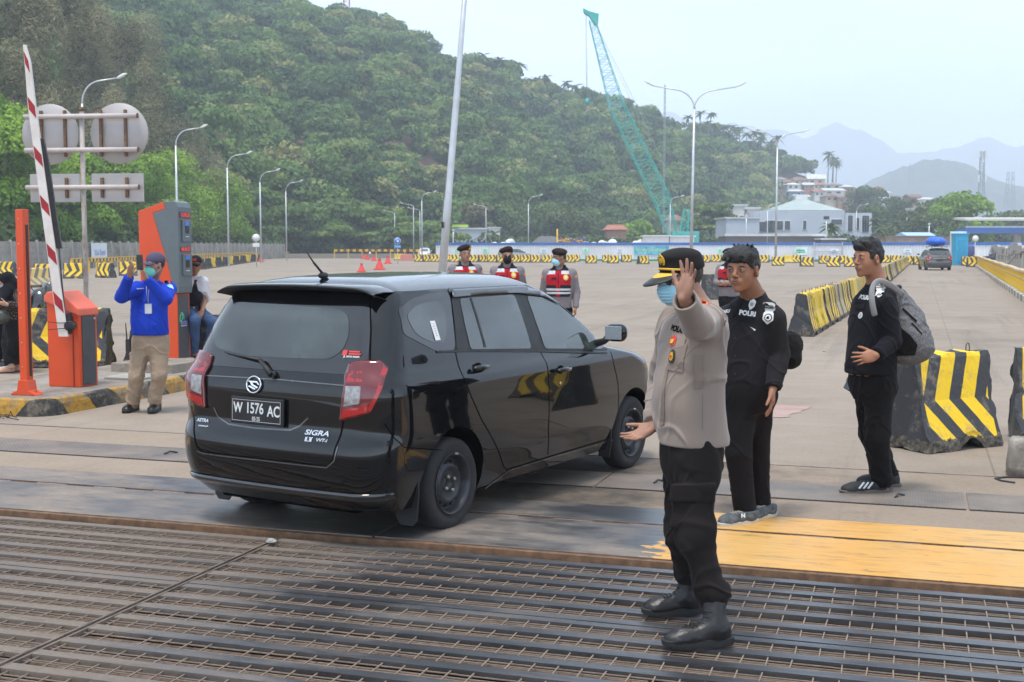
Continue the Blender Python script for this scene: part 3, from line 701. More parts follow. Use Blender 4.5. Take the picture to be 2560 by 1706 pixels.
for i,(px,top,Y,r,lb) in enumerate(((-20,225,100,7,'light green leafy tree at the left edge behind the wall'),(60,345,96,6,'light green tree behind the boom arm and wall'),(170,380,95,5.5,'light green tree behind the sign pole and left wall'),
        (270,400,97,5.6,'light green tree behind the square sign backs'),(345,395,95,5.5,'light green tree directly behind the top of the ticket machine'),(430,392,98,6,'light green tree just right of the grey ticket machine'),(510,440,104,6,'light green rounded tree above the wall right of the ticket machine'),(565,500,110,4.5,'small light green tree at the end of the bright row'))):
    Y2=41*FPX/(1280-px);r=r*(Y2/Y)*.92;h=P(px,top,Y2).z;make_tree('leafy_tree',lb,(-41,Y2,0),h,r,'round',24000,.15,LM_BRIGHT,.45,200+i,'bright green trees behind the left wall')
for i,(px,top,Y,r,m,lb) in enumerate(((700,520,205,9,LM_LAYER,'layered green tree right of the fifth curved lamp'),(780,515,212,9,LM_LAYER,'layered green tree behind the car antenna'),(860,500,225,9,LM_LAYER,'layered green tree with pale yellow top left of the blue sign'),(930,520,220,10,LM_LAYER,'wide layered green tree directly left of the blue arrow sign'),
        (1010,545,215,8,LM_LAYER,'layered dark green tree behind the blue arrow sign'),(1085,560,220,8,LM_LAYER,'layered dark green tree left of the leaning pole'),(1200,515,235,6,LM_CASU,'dull grey green tree right of the leaning pole'),(1330,530,262,10,LM_MIXED,'dark green tree behind the gravel heap'),
        (1390,520,270,11,LM_MIXED,'large dark green tree above the two berets'),(1450,540,268,9,LM_MIXED,'dark green tree left of the red roofed house'),(1600,545,262,5,LM_BRIGHT,'small round green tree left of the crane foot'),(1775,503,262,7,LM_LAYER,'yellow green round tree right of the crane'),
        (1720,545,270,5,LM_MIXED,'green tree behind the crane foot'),(2215,520,300,9,LM_MIXED,'green tree right of the grey hall'),(2300,515,265,8,LM_MIXED,'dark green tree between the grey hall and the white house'),(2400,492,250,8,LM_BRIGHT,'tall layered bright tree right of the white house'),
        (2150,460,420,8,LM_MIXED,'round dark green tree among the hillside houses'),(2180,470,420,8,LM_MIXED,'second round tree among the hillside houses'),(2250,490,350,8,LM_MIXED,'tree below the hillside houses'),(2330,500,330,9,LM_MIXED,'tree left of the white house roof'),(2500,545,300,9,LM_MIXED,'dark tree behind the covered walkway'),(2570,535,320,10,LM_MIXED,'dark tree behind the covered walkway at the right edge'),(2450,550,300,7,LM_MIXED,'dark tree at the left end of the covered walkway'))):
    b0=P(px,600,Y);h=P(px,top,Y).z;make_tree('broad_tree',lb,(b0.x,Y,0),h,r,'layer' if m is LM_LAYER else 'round',5500,.34,m,.42+.05*(i % 3),300+i)
for i,(px,top,Y,lb) in enumerate(((1235,575,215,'small feathery palm behind the white sacks'),(2080,552,205,'small green palm in front of the grey hall'),(2190,540,230,'palm at the right end of the grey hall'),(2235,545,240,'palm with pale trunk right of the grey hall'),(2205,560,222,'low palm beside the grey hall'))):
    b0=P(px,600,Y);h=P(px,top,Y).z;palm((b0.x,Y,0),h*.86,2.6,900+i,lb,None)
# undergrowth along the wall foot and behind the white fence
rng=np.random.default_rng(8);lb=[]
for i in range(170):
    Y=rng.uniform(88,200);lb.append((-37.5-rng.random()*5,Y,rng.uniform(.6,2.6),rng.uniform(1,2),rng.uniform(1,2.2),rng.uniform(1,1.8)))
for i in range(230):
    px=rng.uniform(660,2300);Y=rng.uniform(205,262);b0=P(px,600,Y);lb.append((b0.x,Y,rng.uniform(0,2.2),rng.uniform(2,5),rng.uniform(1.5,3),rng.uniform(1,2.2)))
V,Q,T=leaves(lb,60000,.36,rng,tint0=.35,tv=.35)
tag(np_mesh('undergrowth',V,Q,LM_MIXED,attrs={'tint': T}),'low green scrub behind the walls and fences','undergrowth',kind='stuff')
# ---- haze
q=MB();q.box((600,2400,250),(7400,5200,504));hz=q.build('haze',[])
hm=bpy.data.materials.new('air');hm.use_nodes=True;ht=hm.node_tree;ht.nodes.clear()
hv=ht.nodes.new('ShaderNodeVolumePrincipled');ho=ht.nodes.new('ShaderNodeOutputMaterial');ht.links.new(hv.outputs[0],ho.inputs['Volume'])
hv.inputs['Color'].default_value=(.78,.88,1,1);hv.inputs['Density'].default_value=.0006;hv.inputs['Anisotropy'].default_value=.0
hz.data.materials.append(hm);tag(hz,'pale bluish humid haze over the harbour and hills','haze',kind='stuff')
# ================================================================== walls, fences, buildings, lamps, crane
M_PRE=mat('weathered_precast',(.27,.25,.22),.9,var=.3,scale=.9,bump=.3,dirt=.7,dirtc=(.06,.055,.05))
M_POSTC=mat('precast_post',(.34,.32,.29),.9,var=.2,scale=2)
M_WHITE=mat('painted_white',(.70,.70,.70),.6,var=.06,scale=1.5,dirt=.3,dirtc=(.35,.32,.28))
M_GALV=mat('galvanised',(.52,.54,.56),.42,.55,var=.1,scale=4)
M_YEL=mat('yellow_paint',(.72,.42,.02),.55,var=.15,scale=3,dirt=.4,dirtc=(.18,.12,.06))
M_BLK=mat('black_paint',(.025,.025,.027),.6,var=.3,scale=5,dirt=.3)
M_BLUE=mat('blue_board',(.035,.13,.42),.6,var=.15,scale=.6)
M_GREEN=mat('green_paint',(.02,.25,.09),.6)
M_DARKGL=mat('dark_glass',(.03,.04,.05),.12,var=.1)
def line_pts(a,b,step):
    n=max(1,int(round((b-a).length/step)));return [a.lerp(b,i/n) for i in range(n+1)]
# left precast wall
w=empty('precast_wall',(-34.5,74,0),0,'long grey precast concrete panel wall along the left side of the yard','wall')
q=MB()
for k in range(5): q.box((0,58,.215+.425*k),(.055,116,.418))
q.build('wall_panel',M_PRE,w)
for i in range(49):
    q=MB();q.box((.03,i*2.4,1.12),(.16,.16,2.24));q.build('post',M_POSTC,w) if i == 0 else None
    if i == 0: p0=kids(w)[-1] if kids(w)[-1].name.startswith('post') else [c for c in kids(w) if c.name.startswith('post')][0]
    else: c=p0.copy();COL.objects.link(c);c.parent=w;c.location=(0,i*2.4,0)
# banner on the wall
bn=empty('banner',(-34.3,102,0),0,'pale banner with blue handwriting hung on the grey precast wall','banner')
q=MB();rows=10
vs=[(.03*math.sin(i*1.7),3.9*i/8,.62+.18*j+.02*math.sin(i*2+j)) for i in range(9) for j in range(9)]
q.add(vs,[(i*9+j,(i+1)*9+j,(i+1)*9+j+1,i*9+j+1) for i in range(8) for j in range(8)],True);q.build('banner_cloth',mat('banner_white',(.62,.67,.72),.7,var=.05),bn,fix=False)
text('banner_text','Yuk Tertib',frame((.09,1.95,1.25),(0,1,0),(0,0,1)) @ Matrix.Scale(-1,4,(1,0,0)) @ Matrix.Scale(-1,4,(1,0,0)),mat('ink_blue',(.05,.1,.4),.6),bn,size=.62,shear=.3)
# guard rails
def guard_rail(name,label,pts,h=.85,step=2.0,post_m=None,lattice=True,thick=.1,group=None):
    """one railing following ground points"""
    g=empty(name,pts[0],0,label,'guard rail',group);rl,k=MB(),0
    for i in range(len(pts)-1):
        a,b=pts[i]-pts[0],pts[i+1]-pts[0];d=(b-a).normalized()
        rl.mi=0;L_=(b-a).length;n_=max(1,int(L_/.5))
        for j in range(n_):
            rl.mi=j % 2 if lattice else 0
            rl.beam(a.lerp(b,j/n_)+Vector((0,0,h)),a.lerp(b,(j+1)/n_)+Vector((0,0,h)),thick*.6,thick*2.2)
        if lattice:
            rl.mi=0;rl.beam(a+Vector((0,0,h+.15)),b+Vector((0,0,h+.15)),.07,.05)
    rl.build('rail',[M_YEL,mat('rail_black',(.1,.07,.03),.7)],g)
    ps=[]
    for i in range(len(pts)-1): ps+=line_pts(pts[i]-pts[0],pts[i+1]-pts[0],step)[:-1]
    ps.append(pts[-1]-pts[0]);first=None
    for p in ps[:100]:
        if first is None:
            q=MB();q.box((0,0,h/2),(.12,.12,h));first=q.build('post',post_m or M_YEL,g);first.location=p
        else: c=first.copy();COL.objects.link(c);c.parent=g;c.location=p
    return g
guard_rail('guard_rail','yellow and black guard rail in front of the left precast wall',[Vector((-28.2,80,0)),Vector((-30.5,105,0)),Vector((-33.3,150,0)),Vector((-36.5,205,0))],.84,2.2)
guard_rail('guard_rail','yellow and black guard rail before the layered trees, mid distance',[P(836,634,185)*Vector((1,1,0)) if False else Vector((P(836,634,185).x,185,0)),Vector((P(1048,634,180).x,180,0))],1.2,2.5,thick=.16)
q=MB();q.box((0,0,.35),(30,1.2,.7));o=q.build('low_kerb',mat('low_kerb',(.25,.23,.2),.9),loc=(P(940,600,187).x,188,0));o.name='concrete_kerb';tag(o,'low grey concrete kerb under the distant yellow rail','kerb')
# ---- corrugated white site fence with blue cap
fa,fb=G(1090,651.5),G(2620,656.5);fd=(fb-fa);Lf=fd.length;fd.normalize();frz=math.atan2(fd.y,fd.x)
fz=empty('site_fence',fa,frz,'long white corrugated site fence with blue top board and green foot','fence')
q=MB();nseg=int(Lf/.085);vs=[]
for i in range(nseg+1):
    x=i*Lf/nseg;y=-.03 if (i % 4) < 2 else .03;vs+=[(x,y,.2),(x,y,1.95)]
q.add(vs,[(2*i,2*i+2,2*i+3,2*i+1) for i in range(nseg)]);q.build('corrugated_sheet',mat('corrugated_white',(.66,.68,.71),.5,.1,var=.12,scale=.35),fz,fix=False)
q=MB();q.box((Lf/2,-.02,2.09),(Lf,.12,.32));q.build('top_board',M_BLUE,fz)
q=MB();q.box((Lf/2,-.03,.11),(Lf,.14,.22));q.build('foot_board',M_GREEN,fz)
def fpos(px): # distance along fence seen at px
    d=ray(px,650);k=d.x/d.y;return (fa.y*k-fa.x)/(fd.x-fd.y*k)
q=MB();x0,x1=fpos(1585),fpos(1672);q.box(((x0+x1)/2,-.09,1.3),(x1-x0,.03,1.05));bnr=q.build('banner',[],fz)
n=NT('cyan_banner');nn_=n.noise(1.6,5,.6);n.set(Base_Color=n.ramp(nn_,[(.3,(.02,.2,.33)),(.5,(.06,.42,.55)),(.72,(.3,.6,.66))]),Roughness=.5);bnr.data.materials.append(n.m)
text('banner_text','SELAMAT DATANG',frame(((x0+x1)/2,-.12,1.35),(1,0,0),(0,0,1)),mat('ink_yellow',(.8,.65,.12),.6),fz,size=.42)
for px,w_,h_,c in ((1360,.9,.55,(.72,.74,.9)),(1548,.6,.5,(.72,.74,.9)),(1464,.7,.6,(.45,.8,.62)),(1214,.7,.6,(.45,.8,.62)),(1142,.6,.6,(.5,.8,.65)),(2005,1.2,.9,(.6,.82,.75)),(1800,.7,.6,(.45,.8,.62)),(1993,.7,.5,(.5,.8,.65)),(2085,.9,.5,(.75,.75,.88)),(2268,.9,.5,(.75,.72,.88))):
    x=fpos(px);q=MB();q.box((x,-.05,1.25),(w_,.03,h_));q.build('poster',mat('poster_%d' % int(c[0]*100),c,.7),fz)
    q=MB();q.box((x,-.075,1.33),(w_*.5,.02,h_*.14));q.box((x,-.075,1.12),(w_*.62,.02,h_*.1));q.build('poster_mark',mat('poster_ink',(.03,.3,.2),.7),fz)
gx=fpos(2070);q=MB()
for dx in (-1.6,1.6): q.box((gx+dx,-.1,1.15),(.1,.1,2.3))
for zz in (.3,1.2,2.05): q.box((gx,-.1,zz),(3.2,.06,.08))
q.build('gate_frame',mat('gate_grey',(.45,.47,.5),.6),fz)
# ---- buildings
M_ROOFG=mat('grey_green_roof',(.36,.42,.40),.55,.2,var=.12,scale=.3);M_PALE=mat('pale_wall',(.46,.50,.56),.8,var=.06,scale=.2,dirt=.2)
M_WALLW=mat('white_wall',(.66,.65,.62),.8,var=.06,scale=.3,dirt=.25,dirtc=(.3,.27,.22));M_TILE=mat('red_tile_roof',(.33,.12,.07),.8,var=.3,scale=.8)
M_BROWN=mat('brown_roof',(.20,.12,.09),.85,var=.3,scale=.8);M_TIN=mat('tin_roof',(.55,.55,.54),.5,.2,var=.2,scale=.5)
M_CREAM=mat('cream_wall',(.55,.48,.36),.85,var=.1,scale=.5);M_BRICK=mat('brick_wall',(.36,.2,.14),.9,var=.2,scale=1.2)
def gable(q,x0,x1,y0,y1,z0,z1,over=.3,hip=0.0,axis='x'):
    """roof solid over a rectangle: ridge along x, hipped ends by hip metres"""
    a,b_,c,d=x0-over,x1+over,y0-over,y1+over;m=(c+d)/2
    if axis == 'x': r0,r1=(a+hip,m,z1),(b_-hip,m,z1)
    else: mx_=(a+b_)/2;r0,r1=(mx_,c+hip,z1),(mx_,d-hip,z1)
    v=[(a,c,z0),(b_,c,z0),(b_,d,z0),(a,d,z0),r0,r1]
    f=[(0,1,5,4),(2,3,4,5),(3,0,4),(1,2,5),(0,3,2,1)] if axis == 'x' else [(1,2,5,4),(3,0,4,5),(0,1,4),(2,3,5),(0,3,2,1)]
    return q.add(v,f,False)
def house(name,label,px0,px1,py_roof,py_eave,py_base,Y,depth,wall,roof,hip=0,axis='x',wins=(),group=None,rz=0,flat=False,cat='house',base0=None):
    a,b_=P(px0,py_base,Y),P(px1,py_base,Y);w_=b_.x-a.x;k=Y/FPX
    z0=a.z if base0 is None else base0;he=P(px0,py_eave,Y).z-z0;hr=P(px0,py_roof,Y).z-z0
    t=empty(name,((a.x+b_.x)/2,Y,z0),rz,label,cat,group)
    q=MB();q.box((0,depth/2,(he-2)/2),(w_,depth,he+2));q.build('wall',wall,t)
    q=MB()
    if flat: q.box((0,depth/2,(he+hr)/2),(w_+.5,depth+.5,max(.15,hr-he)))
    else: gable(q,-w_/2,w_/2,0,depth,he+.02,hr,.5,hip,axis)
    q.build('roof',roof,t)
    for (u0,u1,v0,v1) in wins:   # fractions of the front
        x0,x1,zz0,zz1=-w_/2+w_*u0,-w_/2+w_*u1,he*v0,he*v1
        q=MB();q.box(((x0+x1)/2,-.02,(zz0+zz1)/2),(x1-x0+.2,.10,zz1-zz0+.2));f_=q.build('window',M_WALLW,t)
        q=MB();q.box(((x0+x1)/2,-.06,(zz0+zz1)/2),(x1-x0,.06,zz1-zz0));q.build('pane',M_DARKGL,f_)
    return t
# big grey hall with a hipped roof
Yh=235
hall=empty('terminal_hall',(P(2037,600,Yh).x,Yh,0),0,'large pale grey hall with wide hipped roof behind the site fence','building');kx=lambda px: (px-2037)/FPX*Yh;kz=lambda py: P(2037,py,Yh).z
q=MB()
for x0,x1,yt,y0,y1 in ((1899,2110,527,0,16),(2110,2176,533,-.6,16),(1945,2100,520,2,14)): q.box(((kx(x0)+kx(x1))/2,(y0+y1)/2,kz(yt)/2),(kx(x1)-kx(x0),y1-y0,kz(yt)))
q.build('wall',M_PALE,hall)
q=MB();gable(q,kx(1941),kx(2107),1,15,kz(526),kz(491),.3,6.5);q.build('roof',M_ROOFG,hall);q=MB();q.box((kx(2025),8,kz(490)),(2.2,1.6,1.0));q.build('roof_lantern',M_WHITE,hall)
for px,yy0,yy1,w_ in ((1920,552,582,1.0),(1935,552,582,1.0),(1950,553,575,1.0),(1968,553,575,1.0),(2011,552,574,.6),(1893,555,580,3.0),(2090,549,562,2.0),(2118,540,578,.3),(2122,540,578,.3),(2126,540,578,.3),(2137,545,575,.3),(2142,545,575,.3),(2154,540,580,.4),(2160,540,580,.4),(2166,540,580,.4)):
    q=MB();q.box((kx(px),-.05 if px < 2110 else -.65,(kz(yy0)+kz(yy1))/2),(w_+.25,.12,kz(yy0)-kz(yy1)+.25));f_=q.build('window_frame',M_WHITE,hall)
    q=MB();q.box((kx(px),-.1 if px < 2110 else -.7,(kz(yy0)+kz(yy1))/2),(w_,.12,kz(yy0)-kz(yy1)));q.build('pane',M_DARKGL,f_)
house('annex_building','low pale flat roofed annex left of the grey hall',1815,1898,543,547,600,232,12,M_PALE,M_TIN,flat=True,wins=((.05,.9,.25,.55),),base0=0,cat='building')
house('white_building','small white building left of the annex, two windows',1832,1866,511,516,560,262,8,M_WALLW,M_TIN,flat=True,wins=((.5,.8,.55,.8),),cat='building',base0=0)
house('white_building','low white building with slanted roof left of the grey hall roof',1862,1898,518,524,560,262,8,M_WALLW,M_TIN,flat=True,wins=((.2,.5,.5,.7),),cat='building',base0=0)
house('long_shed','long open shed with pale roof just behind the blue topped fence',1815,2060,585,591,612,190,7,mat('shed_dark',(.12,.11,.1),.9),M_TIN,flat=True,base0=0,cat='shed')
house('long_shed','small shed with sloping pale roof right of the long shed',2055,2112,596,600,612,186,5,mat('shed_dark',(.12,.11,.1),.9),M_TIN,flat=True,base0=0,cat='shed')
house('rusty_shed','low brown rusty shed strip behind the fence at right',2215,2385,592,594,612,185,6,mat('rust_sheet',(.32,.24,.2),.9,var=.35,scale=.6),M_BROWN,flat=True,base0=0,cat='shed')
house('market_stall','low stall with light blue awning behind the rusty shed',2272,2330,581,590,600,190,5,M_WALLW,mat('awning_blue',(.35,.55,.8),.6),0,base0=0,cat='stall')
house('site_container','long white site container behind the fence, right of the white sacks',1612,1672,589,591,607,172,3,M_WHITE,M_WHITE,flat=True,base0=0,cat='container')
house('site_container','white site container just left of the first twin lamp',1674,1735,590,592,607,172.5,3,M_WHITE,M_WHITE,flat=True,base0=0,cat='container')
house('white_house','white two storey house with large dark windows and pink trim',2297,2352,518,524,585,275,9,M_WALLW,M_TIN,flat=True,wins=((.26,.5,.62,.88),(.72,.95,.62,.88)),base0=0)
house('red_roof_house','low house with red tiled roof behind the fence and white sacks',1517,1565,561,575,590,240,7,M_BRICK,M_TILE,1.0,wins=((.3,.5,.3,.7),),base0=0)
house('grey_shed','long low grey shed with a white end behind the leaning pole',1150,1222,570,574,602,225,8,M_PALE,M_TIN,flat=True,base0=0,cat='shed')
house('grey_shed','pale white walled shed end right of the long grey shed',1222,1249,569,570,602,224,8,M_WHITE,M_WHITE,flat=True,base0=0,cat='shed')
house('green_shelter','small shelter with bright lime green roof behind the leaning pole',1134,1166,562,568,580,228,4,M_PALE,mat('lime',(.4,.6,.05),.6),flat=True,base0=0,cat='shelter')
house('beige_house','beige roofed house behind the foot of the crane',1668,1710,536,552,590,268,8,M_CREAM,M_BROWN,1.5,base0=0)
# houses on the hillside
HH=[(1937,1965,443,449,458,M_WALLW,M_TIN),(1984,2016,442,451,462,M_CREAM,M_BROWN),(2020,2062,435,448,462,M_CREAM,M_TIN),(1968,2000,457,462,475,M_WALLW,M_WALLW),(2010,2034,456,463,474,M_BRICK,M_TIN),(2034,2060,456,463,472,M_WALLW,M_TILE),
      (2060,2105,456,462,474,M_CREAM,M_TIN),(1972,2008,473,479,492,mat('blue_wall',(.15,.28,.45),.8),M_TIN),(2060,2112,470,477,488,M_WALLW,M_TIN),(2064,2098,484,492,505,M_CREAM,M_BROWN),(2096,2128,487,494,510,M_BRICK,M_BROWN),(2110,2135,462,468,480,M_BRICK,M_TIN),
      (2180,2208,466,472,490,mat('pink_wall',(.55,.25,.22),.8),M_TILE),(2200,2228,476,482,500,M_WALLW,M_TIN),(1990,2026,486,492,503,M_WALLW,M_TIN),(2130,2156,492,498,512,M_CREAM,M_BROWN),(2276,2304,485,493,508,M_BRICK,M_BROWN),(2310,2342,493,499,512,M_WALLW,M_TIN),(2225,2262,500,506,520,M_CREAM,M_TIN),(1958,1984,450,455,466,M_WALLW,M_TILE),
      (2036,2062,474,480,492,M_WALLW,M_TILE),(2150,2178,470,476,488,M_CREAM,M_TIN),(2255,2280,512,519,530,M_WALLW,M_BROWN),(2350,2376,505,511,525,M_BRICK,M_BROWN),(2392,2440,522,532,545,M_CREAM,M_BROWN)]
_rn=random.Random(3)
_cn=['at the left end','with brown roof near the top','the tallest at the top','with white roof, second row','with tin roof in the middle','with red roof in the middle','with long tin roof on the right','with blue wall','with white tin roof, lower right','with brown roof, lowest right','of brick at the lower right','of brick at the right end','with pink walls','white, beside the pink one','white, above the hall roof',
       'cream, right of the hall roof','of brick above the trees at right','white, behind the white house','cream, right of the hall','small, with red roof at upper left','small, with red roof in the centre','cream, between two round trees','small white, above the palms','small brick, left of the mast','large cream, near the covered walkway']
for i,(a,b_,r0,e0,b0,wm,rm) in enumerate(HH):
    Yv=470+(500-b0)*1.6+_rn.uniform(-8,8);house('hillside_house','hillside house '+_cn[i],a,b_,r0,e0,b0,Yv,7,wm,rm,1.5 if i % 2 else 0,'x' if i % 3 else 'y',wins=((.15,.35,.35,.75),(.6,.8,.35,.75)),group='houses on the hillside',rz=_rn.uniform(-.15,.15))
# elevated covered walkway at the right
wk=empty('covered_walkway',(P(2480,600,205).x,205,0),0,'elevated covered walkway with white roof and blue beam on a concrete pillar','walkway');kx2=lambda px: (px-2480)/FPX*205;kz2=lambda py: P(2480,py,205).z
q=MB();q.box(((kx2(2398)+30)/2,0,kz2(548)),(30-kx2(2398),5.2,.35),rot=Euler((.05,0,0)));q.build('roof',mat('walk_roof',(.6,.58,.54),.6),wk)
q=MB();q.box(((kx2(2403)+30)/2,0,kz2(577)),(30-kx2(2403),4,.9));q.build('beam',M_BLUE,wk)
q=MB();q.box(((kx2(2403)+30)/2,-1.95,kz2(567)),(30-kx2(2403),.08,.12));q.box(((kx2(2403)+30)/2,-1.95,kz2(571)),(30-kx2(2403),.05,.5));q.build('railing',mat('walk_rail',(.5,.55,.58),.6),wk)
for i in range(12):
    q=MB();q.box((kx2(2405)+i*2.6,-1.9,(kz2(549)+kz2(577))/2),(.14,.14,kz2(549)-kz2(577)));q.build('post',M_BLUE,wk)
q=MB();q.box((kx2(2541),0,kz2(585)/2),(1.0,1.0,kz2(585)));q.box((kx2(2541),0,kz2(583)),(2.6,1.6,.5));q.build('pillar',M_POSTC,wk)
# tall blue booth
bt=empty('portable_toilet',G(2404,664),0,'tall bright blue portable booth with white back panel','booth');q=MB();q.box((0,.6,1.45),(1.15,1.15,2.9));q.box((0,.6,2.95),(1.3,1.3,.12));q.build('cabin',mat('booth_blue',(.02,.33,.56),.45),bt,bevel=.03)
q=MB();q.box((0,.005,1.35),(.7,.05,2.2));q.build('door',mat('booth_blue2',(.02,.29,.50),.4),bt,bevel=.02);q=MB();q.box((.1,1.35,1.6),(1.5,.2,3.2));q.build('back_panel',M_WHITE,bt)
q=MB();q.lathe([(0,0),(.45,0),(.45,1.7),(.38,1.85),(0,1.9)],seg=14);o=q.build('water_tank',mat('navy_plastic',(.06,.07,.2),.5),loc=G(2433,662)+Vector((0,1,0)));tag(o,'dark navy water tank right of the blue booth','tank')
# ---- street lamps
M_LAMPW=mat('lamp_head',(.6,.6,.58),.4)
def lamp_proto(name,H_,twin=False,reach=1.75,rise=1.2,r=.09):
    t=empty(name,(0,0,0));q=MB();q.tube([(0,0,0),(0,0,H_-rise)],[r,r*.62],10);q.box((0,0,.02),(.34,.34,.04));q.build('pole',M_GALV,t)
    for sg in ((1,-1) if twin else (1,)):
        pts=[Vector((0,0,H_-rise-.05))]
        for k in range(1,9):
            a=k/8*PI/2*.93;pts.append(Vector((sg*reach*.5*(1-math.cos(a)),0,H_-rise+rise*.86*math.sin(a))))
        e=pts[-1]+Vector((sg*reach*.5,0,.08*reach));pts.append(e);q=MB();q.tube(pts,[r*.6]+[r*.42]*8+[r*.32],8);q.build('arm',M_GALV,t)
        q=MB();d=Vector((sg*.42*reach/1.7,0,.2*reach/1.7));q.tube([e-d*.1,e+d*.15,e+d*.6,e+d],[.035,.07,.085,.03],8);q.build('lamp_head',M_LAMPW,t)
    return t
LG='curved street lamps along the left wall'
l1=lamp_proto('street_lamp',9.5)
for i,(px,pyh,lb) in enumerate(((214,200,'nearest curved street lamp, directly behind the rusty sign post'),(444,322,'second curved street lamp, right of the round sign backs'),(571,386,'third curved street lamp, behind the ticket machine top'),(652,428,'fourth curved street lamp, full pole visible above the car'),(716,455,'fifth curved street lamp, before the layered trees'))):
    Yl=(9.5-CAMH)*FPX/(HORIZ-pyh);loc=Vector((P(px,600,Yl).x,Yl,0))
    if i == 0: l1.location=loc;l1['label']=lb;l1['category']='street lamp';l1['group']=LG
    else: copy_tree(l1,None,loc,0,lb,LG)
for px,pyh,Yl,lb,s in ((1055,481,160,'single curved lamp left of the leaning pole, above the blue arrow sign',.9),(1321,490,158,'single curved lamp in the middle, above the middle beret',.85),(1675,492,180,'single curved lamp right of the crane boom',.8),(1918,510,190,'small curved lamp beside the grey hall roof',.8),(2140,512,190,'small curved lamp right of the grey hall roof',.8),(774,508,215,'small lamp above the layered tree behind the antenna',1.0)):
    c=copy_tree(l1,None,Vector((P(px,600,Yl).x,Yl,0)),0,lb,'distant single lamps');hh=(CAMH+(HORIZ-pyh)/FPX*Yl)/9.5;c.scale=(hh,hh,hh)
l2=lamp_proto('square_lamp',9.0,reach=1.9,rise=.4)
for i,(px,pyh,Yl,rz,lb) in enumerate(((1034,512,200,PI,'white lamp with short arm left of the leaning pole'),(1050,523,200,PI,'lower white lamp with short arm left of the leaning pole'),(987,530,210,PI,'faint white lamp above the trees left of the blue sign'),(1215,515,205,PI,'white lamp with short arm right of the leaning pole'))):
    c=l2 if i == 0 else copy_tree(l2,None,None,rz,lb,'distant square lamps');c.location=(P(px,600,Yl).x,Yl,0);c.rotation_euler=(0,0,rz);hh=(CAMH+(HORIZ-pyh)/FPX*Yl)/9.0;c.scale=(hh,)*3
    if i == 0: tag(c,lb,'street lamp','distant square lamps')
l3=lamp_proto('twin_street_lamp',14.0,True,3.3,1.7,.13);l3.location=(P(1727,640,97).x,97,0);tag(l3,'tall twin armed street lamp rising behind the officer with the raised hand','street lamp')
l3.rotation_euler=(0,.0125,0)
c=copy_tree(l3,None,Vector((P(1939,650,134).x,134,0)),0,'farther twin armed street lamp in front of the grey hall');c.scale=(1,1,1);c.rotation_euler=(0,0,.3)
# the leaning pole behind the car
lp=empty('leaning_pole',G(1096,800),0,'tall leaning grey pole rising behind the roof of the black car','pole');q=MB();top=P(1166,-60,30)-lp.location;q.tube([(0,0,0),top*.35,top*.36,top*.7,top*.71,top*1.15],[.105,.095,.085,.075,.068,.055],12);q.build('pole_shaft',M_GALV,lp)
pp=P(1107,563,30)-lp.location;q=MB();q.box(pp+Vector((0,-.09,0)),(.055,.04,.15));q.build('service_hatch',mat('hatch_black',(.02,.02,.02),.7),lp,bevel=.006)
# ---- lattice masts and crane
def lattice(q,p0,p1,w0,w1,n,r,br=None,up=Vector((0,1,0))):
    p0,p1=Vector(p0),Vector(p1);d=(p1-p0).normalized();a=d.cross(up).normalized();b_=d.cross(a).normalized();br=br or r*.5
    def c(i,k):
        w_=w0+(w1-w0)*i/n;p=p0.lerp(p1,i/n);sx,sy=((-1,-1),(1,-1),(1,1),(-1,1))[k];return p+a*(sx*w_/2)+b_*(sy*w_/2)
    for k in range(4):
        q.tube([c(0,k),c(n,k)],r,5,False)
    for i in range(n):
        for k in range(4):
            k2=(k+1) % 4;q.tube([c(i,k),c(i+1,k2)] if i % 2 else [c(i,k2),c(i+1,k)],br,4,False)
            if i % 4 == 0: q.tube([c(i,k),c(i,k2)],br,4,False)
M_TEAL=mat('crane_teal',(.05,.40,.36),.5,var=.15,scale=.5)
Yc=190;cr=empty('crawler_crane',(P(1700,600,Yc).x,Yc,0),0,'tall turquoise crawler crane with lattice boom leaning left over the hill','crane')
def cp(px,py,y=Yc): return P(px,py,y)-cr.location
q=MB();b0,bm_,b1,tp=cp(1683,596),cp(1655,500),cp(1480,50),cp(1475,40)
lattice(q,b0,bm_,1.3,2.35,8,.085);lattice(q,bm_,cp(1543,268),2.35,2.2,20,.08);q.build('boom',M_TEAL,cr,fix=False)
q=MB();lattice(q,cp(1543,268),b1,2.2,.9,22,.06,.035);q.build('boom',mat('crane_teal_pale',(.16,.52,.55),.5),cr,fix=False)
q=MB();q.prism([(-1.1,.3),(-.3,-.2),(.6,-1.6),(1.0,-1.4),(1.1,.1),(.3,.3),(-.4,.5),(-1.2,.9)],-.5,.5,lambda u,v,d: cp(1478,38)+Vector((u,d,v)));q.build('boom_head',M_TEAL,cr)
q=MB();q.tube([cp(1466,35),cp(1468,248)],.035,4);q.tube([cp(1463,35),cp(1467,248)],.02,4);q.tube([cp(1482,45),cp(1590,260),cp(1712,530)],.03,4);q.tube([cp(1480,42),cp(1600,300)],.02,4);q.build('cable',mat('cable',(.35,.42,.45),.6),cr,fix=False)
q=MB();q.tube([cp(1468,246),cp(1468,250),cp(1468,258),cp(1468,262)],[.1,.3,.3,.08],8);q.build('hook_block',M_TEAL,cr)
q=MB();lattice(q,cp(1706,600),cp(1716,524),1.4,.7,7,.09);q.tube([cp(1735,590),cp(1718,524)],.12,5);q.tube([cp(1728,590),cp(1722,560),cp(1697,585)],.1,5);q.build('gantry',M_TEAL,cr,fix=False)
q=MB();q.box(cp(1712,596)+Vector((0,1,0)),(4.2,3.4,2.0));q.build('machine_house',M_TEAL,cr,bevel=.1);
